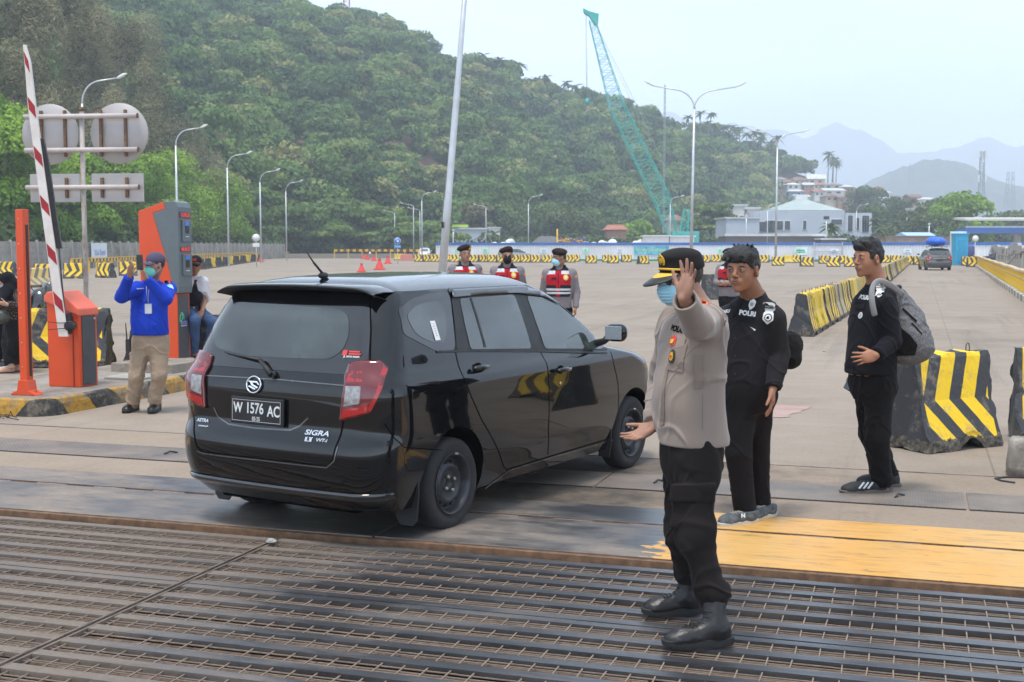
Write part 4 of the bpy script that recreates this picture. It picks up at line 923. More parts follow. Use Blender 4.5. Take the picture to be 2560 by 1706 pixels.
for sy in (-1.8,3.4):
    q=MB();q.box((0.4,sy,.55),(6.5,.9,1.1));q.build('track',mat('track_dark',(.05,.05,.05),.8),cr,bevel=.2)
def mast(name,label,px,py0,py1,Y,w_,r,m,n=14):
    a=P(px,py0,Y);t=empty(name,a,0,label,'mast');h=P(px,py1,Y).z-a.z;q=MB();lattice(q,(0,0,0),(0,0,h),w_,w_*.6,n,r);q.build('lattice_frame',m,t,fix=False);return t,h
n=NT('red_white_mast');z_=n.xyz()[2];n.set(Base_Color=n.mix(n.math('GREATER_THAN',n.math('FRACT',n.math('MULTIPLY',z_,.16)),.5),(.5,.10,.06),(.65,.63,.6)),Roughness=.6)
mast('radio_mast','red and white lattice mast cut by the top of the photo',867,60,-40,455,2.6,.13,n.m,10)
t,h=mast('telecom_mast','grey telecom mast on the small hill at right',2452,530,378,420,1.8,.12,mat('mast_grey',(.28,.33,.35),.6),18)
for i,(zz,dx) in enumerate(((h-1,-1.2),(h-1,1.2),(h-3,0),(h*.55,-1.2),(h*.55,1.2))):
    q=MB();q.box((dx,-.4,zz),(.5,.35,2.2));q.build('antenna_panel',M_WHITE,t)
mast('guyed_mast','very thin guyed mast right of the crane boom',1659,600,212,300,.45,.05,mat('mast_grey',(.28,.33,.35),.6),30)
mast('power_pylon','faint power pylon at the right edge before the small hill',2524,520,430,700,4.5,.16,mat('mast_grey',(.28,.33,.35),.6),10)
mast('power_pylon','second faint power pylon, left of the telecom mast',2278,480,410,900,4.0,.14,mat('mast_grey',(.28,.33,.35),.6),10)
# ---- stacks behind the fence
def sack_heap(label,px0,px1,pyt,Y,seed):
    rn=random.Random(seed);a,b_=P(px0,610,Y).x,P(px1,610,Y).x;t=empty('sack_heap',((a+b_)/2,Y,0),0,label,'sacks');q=MB();w_=b_-a;ht=P(px0,pyt,Y).z
    for i in range(int(w_*3.2)):
        x=rn.uniform(-w_/2,w_/2);hz_=(ht-.2)*(1-.45*abs(x/w_*2)**2*rn.random())*rn.uniform(.55,1.0);q.ell((x,rn.uniform(-1.2,1.5),hz_-.35),(rn.uniform(.5,.9),rn.uniform(.5,.8),rn.uniform(.35,.6)),Euler((rn.uniform(-.4,.4),rn.uniform(-.4,.4),rn.random()*3)),9,6)
    q.box((0,.5,ht*.3),(w_,2.5,ht*.6));o=q.build('sack_pile',mat('white_sack',(.68,.68,.66),.8,var=.1,scale=2,dirt=.3,dirtc=(.4,.37,.3)),t);tag(o,kind='stuff');return t
sack_heap('heap of big white sacks behind the fence, above the middle beret',1190,1328,594,174,2);sack_heap('heap of big white sacks behind the fence, left of the white container',1462,1610,597,174,4)
q=MB();b0=P(1370,610,172);vs=[(0,0,P(1370,592,172).z)]
gh=P(1370,592,172).z;q.lathe([(7,0),(3.6,gh*.75),(1.8,gh),(0,gh+.02)],seg=20);q.v=[(x*.62,y*.6,z+random.uniform(-.08,.08)) for x,y,z in q.v];o=q.build('gravel_heap',mat('gravel',(.12,.12,.125),.95,var=.3,scale=6,bump=.8),loc=(b0.x,174,0));tag(o,'dark grey gravel heap behind the fence, right of the white sacks','gravel heap')
t=empty('site_machine',(P(1437,600,171).x,171,0),0,'yellow and red site machinery frame behind the fence','machine');rn=random.Random(6)
for nm,c in (('yellow_frame',M_YEL),('red_frame',mat('machine_red',(.35,.09,.04),.6)),('blue_frame',M_BLUE)):
    q=MB()
    for i in range(7): q.beam((rn.uniform(-2.4,1.8),0,rn.uniform(2.0,2.8)),(rn.uniform(-2.4,1.8),.5,rn.uniform(2.1,3.1)),.12)
    for xx in (-2,0,1.6): q.beam((xx+rn.random()*.2,.3,0),(xx,.3,2.6),.1)
    q.build(nm,c,t)
t=empty('yellow_pole',(P(1393,600,165).x,165,0),0,'plain yellow pole standing behind the gravel heap','pole');q=MB();q.tube([(0,0,0),(0,0,P(1393,573,165).z)],.1,8);q.build('pole_shaft',M_YEL,t)
for px,py,Y,lb in ((1865,540,200,'thin white pole left of the grey hall'),(2322,560,200,'thin grey pole in front of the white house'),(2065,545,195,'dark flood light pole in front of the grey hall'),(1133,575,190,'thin grey pole right of the leaning pole')):
    t=empty('thin_pole',(P(px,600,Y).x,Y,0),0,lb,'pole');h=P(px,py,Y).z;q=MB();q.tube([(0,0,0),(0,0,h)],.09,8);q.build('pole_shaft',M_GALV,t);q=MB();q.box((0,0,h),(.8 if 'flood' in lb else .3,.3,.5 if 'flood' in lb else .2));q.build('lamp_box',M_BLK if 'flood' in lb else M_WHITE,t)
# concrete wall panels beyond the right hand rail
_ra,_rb=G(2439,663),G(2560,743);_rd=(_rb-_ra).normalized();_nr=Vector((-_rd.y,_rd.x,0))
if _nr.x < 0: _nr=-_nr
rn=random.Random(12)
for i in range(11):
    p=_ra+_rd*(4+i*6.4)+_nr*1.5;hgt=1.85+rn.uniform(-.12,.15);rz=math.atan2(_rd.y,_rd.x)+rn.uniform(-.12,.12)
    t=empty('concrete_slab',p,rz,'tall plain grey concrete slab standing in the row beyond the right hand rail','concrete slab','grey slabs beyond the right rail')
    q=MB();q.prism([(-2.9,0),(2.9,0),(2.9,hgt*.93),(2.3,hgt),(-2.0,hgt),(-2.9,hgt*.9)],-.12,.12,lambda u,v,d: (u,d,v));q.build('slab',mat('grey_slab',(.36,.34,.31),.9,var=.15,scale=.8,dirt=.3),t,bevel=.02)
    q=MB()
    for k in range(3): x=rn.uniform(-2.4,2.4);z=rn.uniform(1.0,1.6);q.tube([(x,-.12,z),(x+.1,-.3,z+.05),(x+.1,-.28,z-.25)],.02,5)
    q.build('rebar_loop',mat('rebar',(.12,.07,.05),.8),t)
# ================================================================== concrete barriers, rails, cones
def barrier_mat(name,ylw,blk,a=.33,off=0.0,k1=.35,k2=.95,fade=0.0,dirt=.5,flip=1):
    n=NT(name);o=n.obj();x=n.xyz();wob=n.math('MULTIPLY',n.math('SUBTRACT',n.noise(3.5,2),.5),.03)
    dz=n.math('SUBTRACT',x[2],.44);up=n.math('MULTIPLY',n.math('MAXIMUM',dz,0.0),k1);dn=n.math('MULTIPLY',n.math('MAXIMUM',n.math('MULTIPLY',dz,-1.0),0.0),k2)
    s=n.math('SUBTRACT',n.math('MULTIPLY',x[0],flip),n.math('ADD',up,dn));s=n.math('FRACT',n.math('MULTIPLY',n.math('ADD',n.math('ADD',s,wob),10+off),1/a))
    st=n.math('GREATER_THAN',s,.46);c=n.mix(st,blk,ylw)
    ab=n.math('GREATER_THAN',n.math('ABSOLUTE',x[0]),.415);c=n.mix(ab,c,blk)
    if fade: c=n.mix(n.math('MULTIPLY',n.math('LESS_THAN',x[2],.4),fade),c,(.42,.37,.28))
    g=n.ramp(n.noise(5,8,.75),[(.54,0.),(.63,dirt)]);c=n.mix(g,c,(.25,.21,.16))
    low=n.math('LESS_THAN',n.math('SUBTRACT',x[2],n.math('MULTIPLY',n.noise(9,5,.7),.16)),.03);c=n.mix(low,c,n.ramp(n.noise(22,5,.7),[(.4,(.02,.018,.016)),(.7,(.2,.17,.13))]))
    fl=n.ramp(n.voro(16),[(.05,.8),(.11,0.)]);fm=n.ramp(n.noise(2.3,4),[(.54,0.),(.6,1.)]);c=n.mix(n.mix(1.0,fl,fm,'MULTIPLY'),c,(.09,.07,.05))
    n.set(Base_Color=c,Roughness=.62);n.bump(n.noise(30,6,.7),.5,.008);return n.m
YC,BC=(.80,.52,.012),(.035,.037,.042)
BM=[barrier_mat('barrier_paint',YC,BC),barrier_mat('barrier_paint_faded',(.60,.44,.12),(.14,.13,.12),.30,.1,fade=.35),barrier_mat('barrier_paint_mirror',YC,BC,.36,.05,flip=-1),barrier_mat('barrier_plain_yellow',(.72,.50,.03),(.6,.42,.03),dirt=.7),barrier_mat('barrier_plain_black',(.03,.03,.033),(.025,.025,.028),dirt=.6)]
PROF=[(-.27,0),(.27,0),(.265,.09),(.15,.44),(.10,.80),(.085,.84),(-.085,.84),(-.10,.80),(-.15,.44),(-.265,.09)]
def barrier_mesh(L_=.95,detail=0,seed=1):
    me=bpy.data.meshes.new('barrier');bm=bmesh.new();xs=np.linspace(-L_/2,L_/2,3 if not detail else 26);rows=[]
    prof=PROF
    if detail:   # densify the profile
        prof=[]
        for i in range(len(PROF)):
            p,q=PROF[i],PROF[(i+1) % len(PROF)];m=max(1,int(math.dist(p,q)/.035));prof+=[(p[0]+(q[0]-p[0])*k/m,p[1]+(q[1]-p[1])*k/m) for k in range(m)]
    for x in xs: rows.append([bm.verts.new((x,y,z)) for y,z in prof])
    n=len(prof)
    for i in range(len(xs)-1):
        for j in range(n): bm.faces.new((rows[i][j],rows[i+1][j],rows[i+1][(j+1) % n],rows[i][(j+1) % n]))
    f0=bm.faces.new(rows[0][::-1]);f1=bm.faces.new(rows[-1])
    bmesh.ops.recalc_face_normals(bm,faces=bm.faces)
    if detail:
        for v in bm.verts:
            p=v.co;ex=abs(abs(p.x)-L_/2) < .02;e=(ex)+(p.z < .05)+(abs(p.z-.84) < .03);s=.004+.012*(e > 0)*(1 if ex else .9)
            q=Vector((p.x*9+seed*7,p.y*9,p.z*9));nn=mnoise.noise_vector(q)*s+mnoise.noise_vector(q*3)*s*.6
            if e: c=Vector((0,0,.45));nn+=(c-p).normalized()*max(0,mnoise.noise(q*.55)+.15)*.055*(1 if ex else .6)
            v.co=p+nn
            if abs(p.x-.08) < .16 and p.z < .10: v.co.z+=.085*(1-abs(p.x-.08)/.16)**.5   # drain notch
    bm.to_mesh(me);bm.free();return me
_bm_far=barrier_mesh();_bm_near=barrier_mesh(detail=1,seed=2)
def barrier(loc,rz,label,kind=0,near=False,group=None,sc=(1,1,1),mesh=None):
    me=mesh or (_bm_near if near else _bm_far)
    key=(me.name,kind)
    if key not in _mc: m2=me.copy();m2.materials.clear();m2.materials.append(BM[kind]);_mc[key]=m2
    t=empty('concrete_barrier',loc,rz,label,'barrier',group);o=newobj('barrier_block',_mc[key],(),t);o.scale=sc
    if near:
        for x in (-.3,.3) if sc[0] < 1.05 else (-.25,):
            q=MB();q.tube([(x-.022,0,.80),(x-.026,0,.88),(x-.01,0,.905),(x+.012,0,.90),(x+.02,0,.87),(x+.02,0,.80)],.0055,6);q.build('lifting_loop',mat('rebar',(.12,.07,.05),.8),t)
    return t
# foreground pair at the right
a,b_=G(2328,1136),G(2484,1118);d=(b_-a).normalized();nrm=Vector((-d.y,d.x,0));rz=math.atan2(d.y,d.x)
barrier(a+d*.42+nrm*.26,rz,'worn yellow and black chevron barrier on the road behind the grey backpack',0,True,sc=(.97,1,1.0))
a2=G(2541,1108);d2=Vector((math.cos(rz-.75),math.sin(rz-.75),0));barrier(a2+d2*.47+Vector((-d2.y,d2.x,0))*.26,rz-.75,'black and yellow barrier cut off by the right edge of the photo',2,True,mesh=barrier_mesh(detail=1,seed=5))
q=MB();q.lathe([(0,0),(.16,0),(.165,.08),(.155,.22),(.15,.27),(.13,.29),(0,.295)],seg=22);q.v=[tuple(Vector(v)+mnoise.noise_vector(Vector(v)*14)*.014) for v in q.v]
o=q.build('stone_bollard',mat('stained_stone',(.3,.27,.23),.9,var=.5,scale=5,bump=.6,dirt=.85,dirtc=(.05,.045,.035)),loc=G(2560,1190)+Vector((.04,.02,0)));tag(o,'stained round concrete bollard in front of the barrier at the right edge','bollard')
q=MB();c0=G(2550,1198);q.tube([c0+Vector((.1,0,.01)),c0+Vector((-.1,.02,.012)),c0+Vector((-.2,-.03,.01)),c0+Vector((-.19,-.12,.01)),c0+Vector((-.12,-.2,.01))],.008,6);o=q.build('cable',M_BLK);tag(o,'short black cable lying on the concrete by the stained bollard','cable')
# behind the gate cabinet, and by the radio
barrier(G(134,921)+Vector((.12,.30,0)),.06,'large black barrier with yellow chevron behind the orange gate cabinet',0,True,sc=(1.28,1.1,1.02),mesh=barrier_mesh(detail=1,seed=8))
barrier(G(350,912)+Vector((0,.3,0)),PI/2+.1,'yellow and black barrier mostly hidden behind the man in blue',2,True,sc=(1.2,.8,1))
barrier(G(1800,750)+Vector((-.1,.4,0)),.25,'lone black barrier standing left of the fourth beret officer',4,sc=(.9,1.3,1))
barrier(G(-10,850)+Vector((.2,2,0)),.4,'yellow barrier at the left edge behind the woman in the headscarf',3)
# long diagonal row on the right
DG='yellow and black barriers in the long diagonal row'
p0,p1,p2=G(2014,838),G(2143,764),G(2268,662);k=0;s=0.0;T1=(p1-p0).length;T2=(p2-p1).length;rn=random.Random(5)
while s < T1+T2:
    p=p0.lerp(p1,s/T1) if s < T1 else p1.lerp(p2,(s-T1)/T2);dd=(p1-p0) if s < T1 else (p2-p1);rz=math.atan2(dd.y,dd.x)+rn.uniform(-.05,.05)
    kd=rn.choice([0,1,1,0,2,3]) if k else 0
    if k == 0: lb='nearest barrier of the long diagonal row, black end facing the camera'
    else: lb={0: 'bright yellow and black barrier in the long diagonal row',1: 'faded dusty yellow and black barrier in the long diagonal row',2: 'mirrored yellow and black chevron barrier in the long diagonal row',3: 'plain yellow barrier in the long diagonal row'}[kd]
    barrier(p+Vector((-.05,0,0)),rz+PI,lb,kd,near=k < 6,group=DG);s+=1.12 if k % 3 else 1.2;k+=1
# far row before the white fence
FG='barriers standing in front of the white site fence';rn=random.Random(8)
far=[(1047,655),(1067,655),(1088,655),(1119,655),(1136,656),(1183,656),(1207,656),(1231,656),(1253,657),(1289,657),(1313,657),(1338,657),(1367,657),(1424,657),(1438,655),(1478,659),(1518,656),(1533,659),(1566,656),(1608,661),(1763,657),(1792,656),(1828,658),(1911,657),(1946,665),(1969,658),(1990,658),(2018,667),(2062,660),(2085,668),(2106,660),(2128,668),(2180,657),(2215,658),(2240,659),(2274,662),(2300,663),(2421,665),(2436,668),(996,651)]
for i,(px,py) in enumerate(far):
    kd=2 if px < 1700 else rn.choice([0,2]);kd=3 if px in (996,1969) else kd
    lb='yellow and black barrier in the distant line before the white fence' if kd != 3 else ('plain yellow barrier beside the red ones, far left of the line' if px == 996 else 'plain yellow barrier in the distant line, right of the second twin lamp')
    barrier(G(px,py)+Vector((0,.2,0)),rn.uniform(-.3,.3)+(.25 if px < 1700 else -.1),lb,kd,group=None if kd == 3 else FG,sc=(1.2,1.3,1))
# left line along the wall
LGp='barriers lined up along the left wall'
for i,(px,py,rz,kd,lb) in enumerate(((15,690,-.2,0,'yellow and black barrier at the far left, above the headscarf'),(108,700,-.2,0,'yellow and black barrier between the orange post and the boom arm'),(182,697,.1,2,'yellow and black barrier just right of the boom arm'),(262,695,-.5,0,'yellow and black barrier between the sign post and the man in blue'),(318,690,.3,2,'yellow and black barrier behind the raised phone'),(88,719,.9,1,'nearer small yellow and black barrier beside the orange post'))):
    barrier(G(px,py)+Vector((0,.2,0)),rz,lb,kd,True,LGp,(1.15,1.1,1))
pa,pb=G(498,675),G(650,652);N=17
for i in range(N):
    p=pa.lerp(pb,(i/N));kd=[4,2,4,3,2][i % 5];barrier(Vector((P(498+(650-498)*i/N,650,5491/(674-22*i/N-HORIZ)).x,5491/(674-22*i/N-HORIZ),0)),-.75,{4: 'black barrier in the line right of the ticket machine',2: 'striped barrier in the line right of the ticket machine',3: 'plain yellow barrier in the line right of the ticket machine'}[kd],kd,group='line of barriers right of the ticket machine',sc=(1.1,1,1))
# red plastic cones
M_RED=mat('red_plastic',(.62,.045,.03),.5,var=.12);M_CW=mat('cone_white',(.7,.66,.62),.5)
cn=None
for px,py,s,lb in ((904,681,.72,'nearest red plastic cone, left, just above the car roof'),(949,675,1.0,'largest red plastic cone, in the middle of the group'),(970,660,.95,'red plastic cone at the right of the group'),(935,653,.85,'small red plastic cone behind the largest one'),(919,650,.9,'second red plastic cone from the left at the back'),(908,648,.9,'red plastic cone at the far left back of the group'),(652,655,.9,'single red cone at the end of the left barrier line')):
    if cn is None:
        cn=empty('traffic_cone',(0,0,0));q=MB();q.box((0,0,.05),(.85,.85,.1));q.lathe([(.34,.1),(.26,.35),(.12,.62),(.11,.80),(.15,.84),(0,.86)],seg=14);q.build('cone_body',M_RED,cn,bevel=.01);c=cn
        tag(c,lb,'cone','red plastic cones')
    else: c=copy_tree(cn,None,None,None,lb,'red plastic cones')
    c.location=G(px,py);c.scale=(s,)*3
t=empty('traffic_cone',G(925,644),0,'pale white and red cone at the back of the cone group','cone');q=MB();q.lathe([(.36,0),(.3,.2),(.1,.9),(0,.95)],seg=12);q.build('cone_body',M_CW,t)
t=empty('plastic_barrier',G(1016,652),.1,'pale red plastic barrier left of the distant barrier line','barrier');q=MB();q.prism([(-.9,0),(.9,0),(.8,.3),(.7,.8),(-.7,.8),(-.8,.3)],-.2,.2,lambda u,v,d: (u,d,v));q.build('barrier_body',mat('pale_red',(.6,.2,.16),.6),t,bevel=.03)
# blue arrow sign
sg=empty('traffic_sign',(P(994,640,125).x,125,0),0,'round blue arrow sign with small blue plate below, mid distance','sign');q=MB();q.tube([(0,0,0),(0,0,2.5)],.04,8);q.build('post',M_GALV,sg)
q=MB();q.lathe([(0,-.02),(.33,-.02),(.33,.02),(0,.02)],(0,-.06,2.33),'y',24);q.build('sign_disc',M_WHITE,sg);q=MB();q.lathe([(0,-.02),(.29,-.02),(.29,.02),(0,.02)],(0,-.075,2.33),'y',24);q.build('blue_disc',mat('sign_blue',(.02,.17,.62),.4),sg)
q=MB();q.prism([(-.14,.17),(-.17,.14),(-.02,-.03),(-.1,-.1),(.14,-.14),(.1,.1),(.03,.02)],-.115,-.10,lambda u,v,d: (u,d,2.33+v));q.build('arrow',M_WHITE,sg);q=MB();q.box((0,-.06,1.78),(.66,.03,.32));q.build('sub_plate',mat('sign_blue2',(.05,.27,.6),.4),sg);text('plate_text','KELUAR',frame((0,-.08,1.78),(1,0,0),(0,0,1)),M_WHITE,sg,size=.15)
# white disc sign near the booth and the sign at left
for px,py,Y,r,lb in ((2437,597,130,.33,'pale round sign right of the blue booth'),(641,595,110,.34,'grey back of a small round sign at the end of the left wall')):
    t=empty('round_sign',(P(px,640,Y).x,Y,0),0,lb,'sign');zz=P(px,py,Y).z;q=MB();q.tube([(0,0,0),(0,0,zz)],.04,8);q.build('post',M_GALV,t);q=MB();q.lathe([(0,-.015),(r,-.015),(r,.015),(0,.015)],(0,-.05,zz),'y',20);q.build('sign_disc',M_WHITE,t)
    if px < 700: q=MB();q.box((0,-.05,zz-.62),(.6,.03,.35));q.build('sub_plate',M_WHITE,t)
# right hand pipe rail on a kerb
rr_=empty('pipe_railing',_rb-_rd*30,math.atan2(-_rd.y,-_rd.x)+PI,'long pale yellow pipe railing with yellow posts along the right edge of the road','railing');L_=30+(_rb-_ra).length
rr_.rotation_euler=(0,0,math.atan2(_rd.y,_rd.x)+PI);rr_.location=_rb+_rd*24
L_=(_rb-_ra).length+24;M_PYEL=mat('faded_yellow_pipe',(.60,.45,.24),.6,var=.2,scale=1.5,dirt=.5,dirtc=(.3,.2,.12))
q=MB();q.tube([(i*L_/40,.12,.92+.015*math.sin(i*1.7)) for i in range(41)],.085,10);q.build('top_pipe',M_PYEL,rr_)
q=MB();q.tube([(i*L_/40,.12,.66) for i in range(41)],.04,8);q.build('mid_pipe',M_PYEL,rr_)
pk=None
for i in range(96):
    x=(i+.5)*L_/96
    if pk is None: q=MB();q.box((0,.12,.45),(.10,.09,.9));pk=q.build('post',mat('rail_yellow',(.78,.47,.03),.5,var=.12),rr_,bevel=.01);pk.location=(x,0,0)
    else: c=pk.copy();COL.objects.link(c);c.parent=rr_;c.location=(x,0,0)
t=empty('road_kerb',rr_.location,rr_.rotation_euler.z,'dusty broken white and grey kerb under the right hand pipe railing','kerb')
q=MB();rn=random.Random(2)
for i in range(int(L_/1.05)): q.mi=i % 2;q.box((i*1.05+.5,.1,.1),(1.0,.34+rn.uniform(-.02,.02),.22+rn.uniform(-.02,.02)))
q.build('kerb_stones',[mat('kerb_pale',(.5,.46,.38),.9,var=.25,scale=3,dirt=.6),mat('kerb_grey',(.22,.19,.16),.9,var=.3,scale=3)],t,bevel=.015)
for s_,lb in ((30,'bent rusty rod curving up from the right hand railing'),):
    p=_rb-_rd*(-0)-_rd*0+(_ra-_rb).normalized()*16;q=MB();q.tube([p+Vector((0,0,.3)),p+Vector((.12,0,.9)),p+Vector((.5,0,1.35)),p+Vector((.9,0,1.55))],.02,6);o=q.build('rebar_rod',mat('rebar',(.12,.07,.05),.8));tag(o,lb,'rod')
# ================================================================== kerb island, gate, ticket machine, signs
n=NT('kerb_paint');o=n.obj();x=n.xyz();s_=n.math('FRACT',n.math('MULTIPLY',n.math('ADD',n.math('SUBTRACT',x[1],x[0]),n.math('ADD',n.math('MULTIPLY',x[2],.8),n.math('MULTIPLY',n.noise(5,3),.08))),1/.92))
c=n.mix(n.math('GREATER_THAN',s_,.5),(.035,.035,.033),(.50,.27,.035));c=n.mix(n.ramp(n.noise(4.5,8,.78),[(.46,0.),(.6,.9)]),c,(.24,.2,.15));c=n.mix(n.ramp(n.noise(14,6,.75),[(.5,0.),(.66,.7)]),c,(.07,.06,.05))
n.set(Base_Color=c,Roughness=.85);n.bump(n.noise(16,7,.75),.8,.02);M_KERB=n.m
n=NT('island_top');c=n.ramp(n.noise(1.6,7,.7),[(.3,(.17,.145,.12)),(.7,(.36,.31,.26))]);c=n.mix(n.ramp(n.noise(11,6,.75),[(.5,0.),(.7,.7)]),c,(.08,.07,.06));n.set(Base_Color=c,Roughness=.9);n.bump(n.noise(14,7,.7),.6,.01)
a0,a1,b0_,b1_,h=-8.0,-6.3,3.86,12.4,.19;rc=.3
pts=[(a0,b1_),(a0,b0_+.1)]
for i in range(9): t=PI+i/8*PI/2;pts.append((a1-rc-.9+.0*t+0,b0_)) if i == 0 else None
for i in range(9): t=-PI/2+i/8*PI/2;pts.append((a1-rc+rc*math.cos(t),b0_+rc+rc*math.sin(t)))
yy=b0_+rc+.25
while yy < b1_: pts.append((a1+random.uniform(-.012,.012),yy));yy+=.25
pts.append((a1,b1_));q=MB();N_=len(pts);fs=[]
lv=[(0,-.05),(.0,.05),(0,.12),(.012,.17),(.035,h)];vs=[]
for (inset,z) in lv:
    for (pa_,pb_) in pts:
        v=Vector((pa_,pb_,0));cc=Vector((-7.1,8,0));d=Vector((-(1 if pa_ > -6.9 else 0),(1 if pb_ < 4.3 else 0),0));v+=d*inset+mnoise.noise_vector(Vector((pa_*4,pb_*4,z*9)))*.014;vs.append((v.x,v.y,z))
for k in range(len(lv)-1):
    for i in range(N_-1): fs.append((k*N_+i,k*N_+i+1,(k+1)*N_+i+1,(k+1)*N_+i))
q.add(vs,fs,False);isl=empty('kerb_island',D0,DROT,'raised concrete traffic island with worn yellow and black kerb under the gate','traffic island')
q.build('kerb_edge',M_KERB,isl);q=MB();q.add([(v[0],v[1],h-.002) for v in vs[-N_:]],[tuple(range(N_))]);q.build('island_slab',n.m,isl)
q=MB();q.box((-7.0,7.0,h+.05),(.9,.9,.12));q.build('concrete_pad',n.m,isl,bevel=.01);q=MB();q.box((-6.72,6.0,h+.012),(.5,.5,.03));q.build('loose_slab',M_POSTC,isl,bevel=.008)
q=MB();rn=random.Random(3)
for i in range(7): p=Vector((-6.75+rn.uniform(-.2,.2),3.7+rn.uniform(-.12,.05),.012));q.tube([p,p+Vector((rn.uniform(-.12,.12),rn.uniform(-.1,.1),.05)),p+Vector((rn.uniform(-.2,.2),rn.uniform(-.1,.1),0))],.005,5)
o=dk(q.build('wire_tangle',M_BLK));tag(o,'tangle of thin dark wire at the foot of the striped kerb, lower left','wire')
M_OR=mat('gate_orange',(.62,.062,.007),.38,var=.07,scale=2.5,coat=.15,dirt=.3,dirtc=(.45,.08,.02));M_ORL=mat('gate_orange_faded',(.70,.13,.07),.45,var=.05,scale=3);M_GREYM=mat('machine_grey',(.10,.125,.135),.4,var=.08,coat=.2);M_CHAR=mat('panel_charcoal',(.055,.055,.06),.55,var=.1)
# slim post
ps=empty('gate_post',G(68,987,h),DROT,'slim square bright orange post with dark slot, left of the raised boom arm','post');q=MB();q.box((0,0,1.0),(.092,.10,1.92));q.build('post_shaft',M_OR,ps,bevel=.006)
q=MB();q.prism([(-.16,0),(.16,0),(.14,.025),(.075,.05),(.055,.16),(-.055,.16),(-.075,.05),(-.14,.025)],-.07,.07,lambda u,v,d: (u,d,v));q.build('foot',M_OR,ps,bevel=.006)
q=MB();q.box((.048,.01,1.0),(.006,.035,1.6));q.build('slot',mat('slot_dark',(.03,.012,.01),.5),ps)
for i in range(7): q=MB();q.ell((-.01,-.052,.3+i*.26),(.006,.004,.006),seg=8,rings=5);q.build('rivet',M_GALV,ps)
for sx in (-.11,.11): q=MB();q.cyl((sx,0,.02),(sx,0,.05),.014,seg=6);q.build('bolt',M_RUST,ps)
# cabinet
cbl=G(137,965,h);cbr=G(201,969,h);cbs=G(235,961,h);ax_=(cbr-cbl).normalized();wd_=.40
cb=empty('gate_cabinet',cbr,DROT,'orange barrier gate cabinet with charcoal side panel and pale orange lid','gate cabinet')
q=MB();q.prism([(-.42,0),(0,0),(0,.83),(-.42,.99)],0,.32,lambda u,v,d: (u,d,v));q.build('housing',M_OR,cb,bevel=.008)
q=MB();q.prism([(-.44,.955),(-.44,1.02),(-.40,1.065),(-.24,1.075),(-.05,.93),(.012,.88),(.015,.80),(0,.80),(-.01,.81)],-.025,.345,lambda u,v,d: (u,d,v));q.build('lid',M_ORL,cb,bevel=.014)
q=MB();q.box((.004,.165,.42),(.012,.235,.80));q.build('side_panel',M_CHAR,cb,bevel=.003);q=MB();q.cyl((.008,.26,.76),(.02,.26,.76),.011,seg=12);q.build('lock',M_GALV,cb)
q=MB();q.box((-.08,-.006,.40),(.008,.01,.80));q.build('door_seam',mat('seam_orange',(.35,.04,.01),.6),cb)
# boom
ap=[(158,828),(131,635),(114,515),(98,395),(81,270),(70,157),(62,113)];Ya=cb.location.y-.10
bmr=empty('boom_arm',P(165,815,Ya),0,'raised white boom arm with red stripes and black rubber strip','boom arm');o0=bmr.location;pts=[P(x,y,Ya)-o0 for x,y in ap];pts[0]=P(160,842,Ya)-o0
q=MB();vs=[];fs=[];wds=[.105,.10,.096,.09,.085,.065,.03]
for i,p in enumerate(pts):
    w_=wds[i]/2;vs+=[p+Vector((-w_,-.02,0)),p+Vector((w_,-.02,0)),p+Vector((w_,.02,0)),p+Vector((-w_,.02,0))]
for i in range(len(pts)-1):
    for k in range(4): fs.append((i*4+k,i*4+(k+1) % 4,(i+1)*4+(k+1) % 4,(i+1)*4+k))
fs+=[(3,2,1,0),tuple(len(vs)-4+k for k in range(4))];q.add(vs,fs,False);q.build('arm',mat('arm_white',(.68,.64,.60),.5,var=.06,dirt=.4,dirtc=(.4,.3,.24)),bmr,bevel=.004)
def arm_at(y): return P(np.interp(y,[a[1] for a in ap][::-1],[a[0] for a in ap][::-1]),y,Ya)-o0,float(np.interp(y,[a[1] for a in ap][::-1],wds[::-1]))
for yc in (157,270,392,515,636,756):
    p0_,w0_=arm_at(yc-27);p1_,w1_=arm_at(yc+27);pm0,_=arm_at(yc-2);pm1,_=arm_at(yc+2);q=MB();f_=-.0225;ww=w0_*.42
    q.prism([(0,0)]*0 or [(-ww,p0_.z),(-ww+.002,p0_.z),(ww,arm_at(yc-4)[0].z),(ww,p1_.z),(-ww,arm_at(yc+4)[0].z)],0,.003,lambda u,v,d: (u+float(np.interp(v,[p1_.z,p0_.z],[p1_.x,p0_.x])),p0_.y-.0235+d,v));q.build('red_stripe',mat('stripe_red',(.32,.012,.018),.5),bmr)
sl=[(103,346),(112,400),(124,480),(134,550),(146,622)];q=MB();vs=[];fs=[]
for i,(x,y) in enumerate(sl):
    p=P(x-2,y,Ya)-o0+Vector((.018,.01,0));w_=.03 if i else .018;vs+=[p+Vector((-w_,-.022,0)),p+Vector((w_,-.022,0)),p+Vector((w_,.022,0)),p+Vector((-w_,.022,0))]
for i in range(len(sl)-1):
    for k in range(4): fs.append((i*4+k,i*4+(k+1) % 4,(i+1)*4+(k+1) % 4,(i+1)*4+k))
fs+=[(3,2,1,0),tuple(len(vs)-4+k for k in range(4))];q.add(vs,fs,False);q.build('rubber_strip',mat('rubber_black',(.012,.012,.013),.85,sheen=.3),bmr,bevel=.006)
q=MB();q.tube([P(x,y,Ya)-o0 for x,y in ((147,620),(154,700),(162,780),(168,812))],.009,6);q.build('edge_cable',M_BLK,bmr)
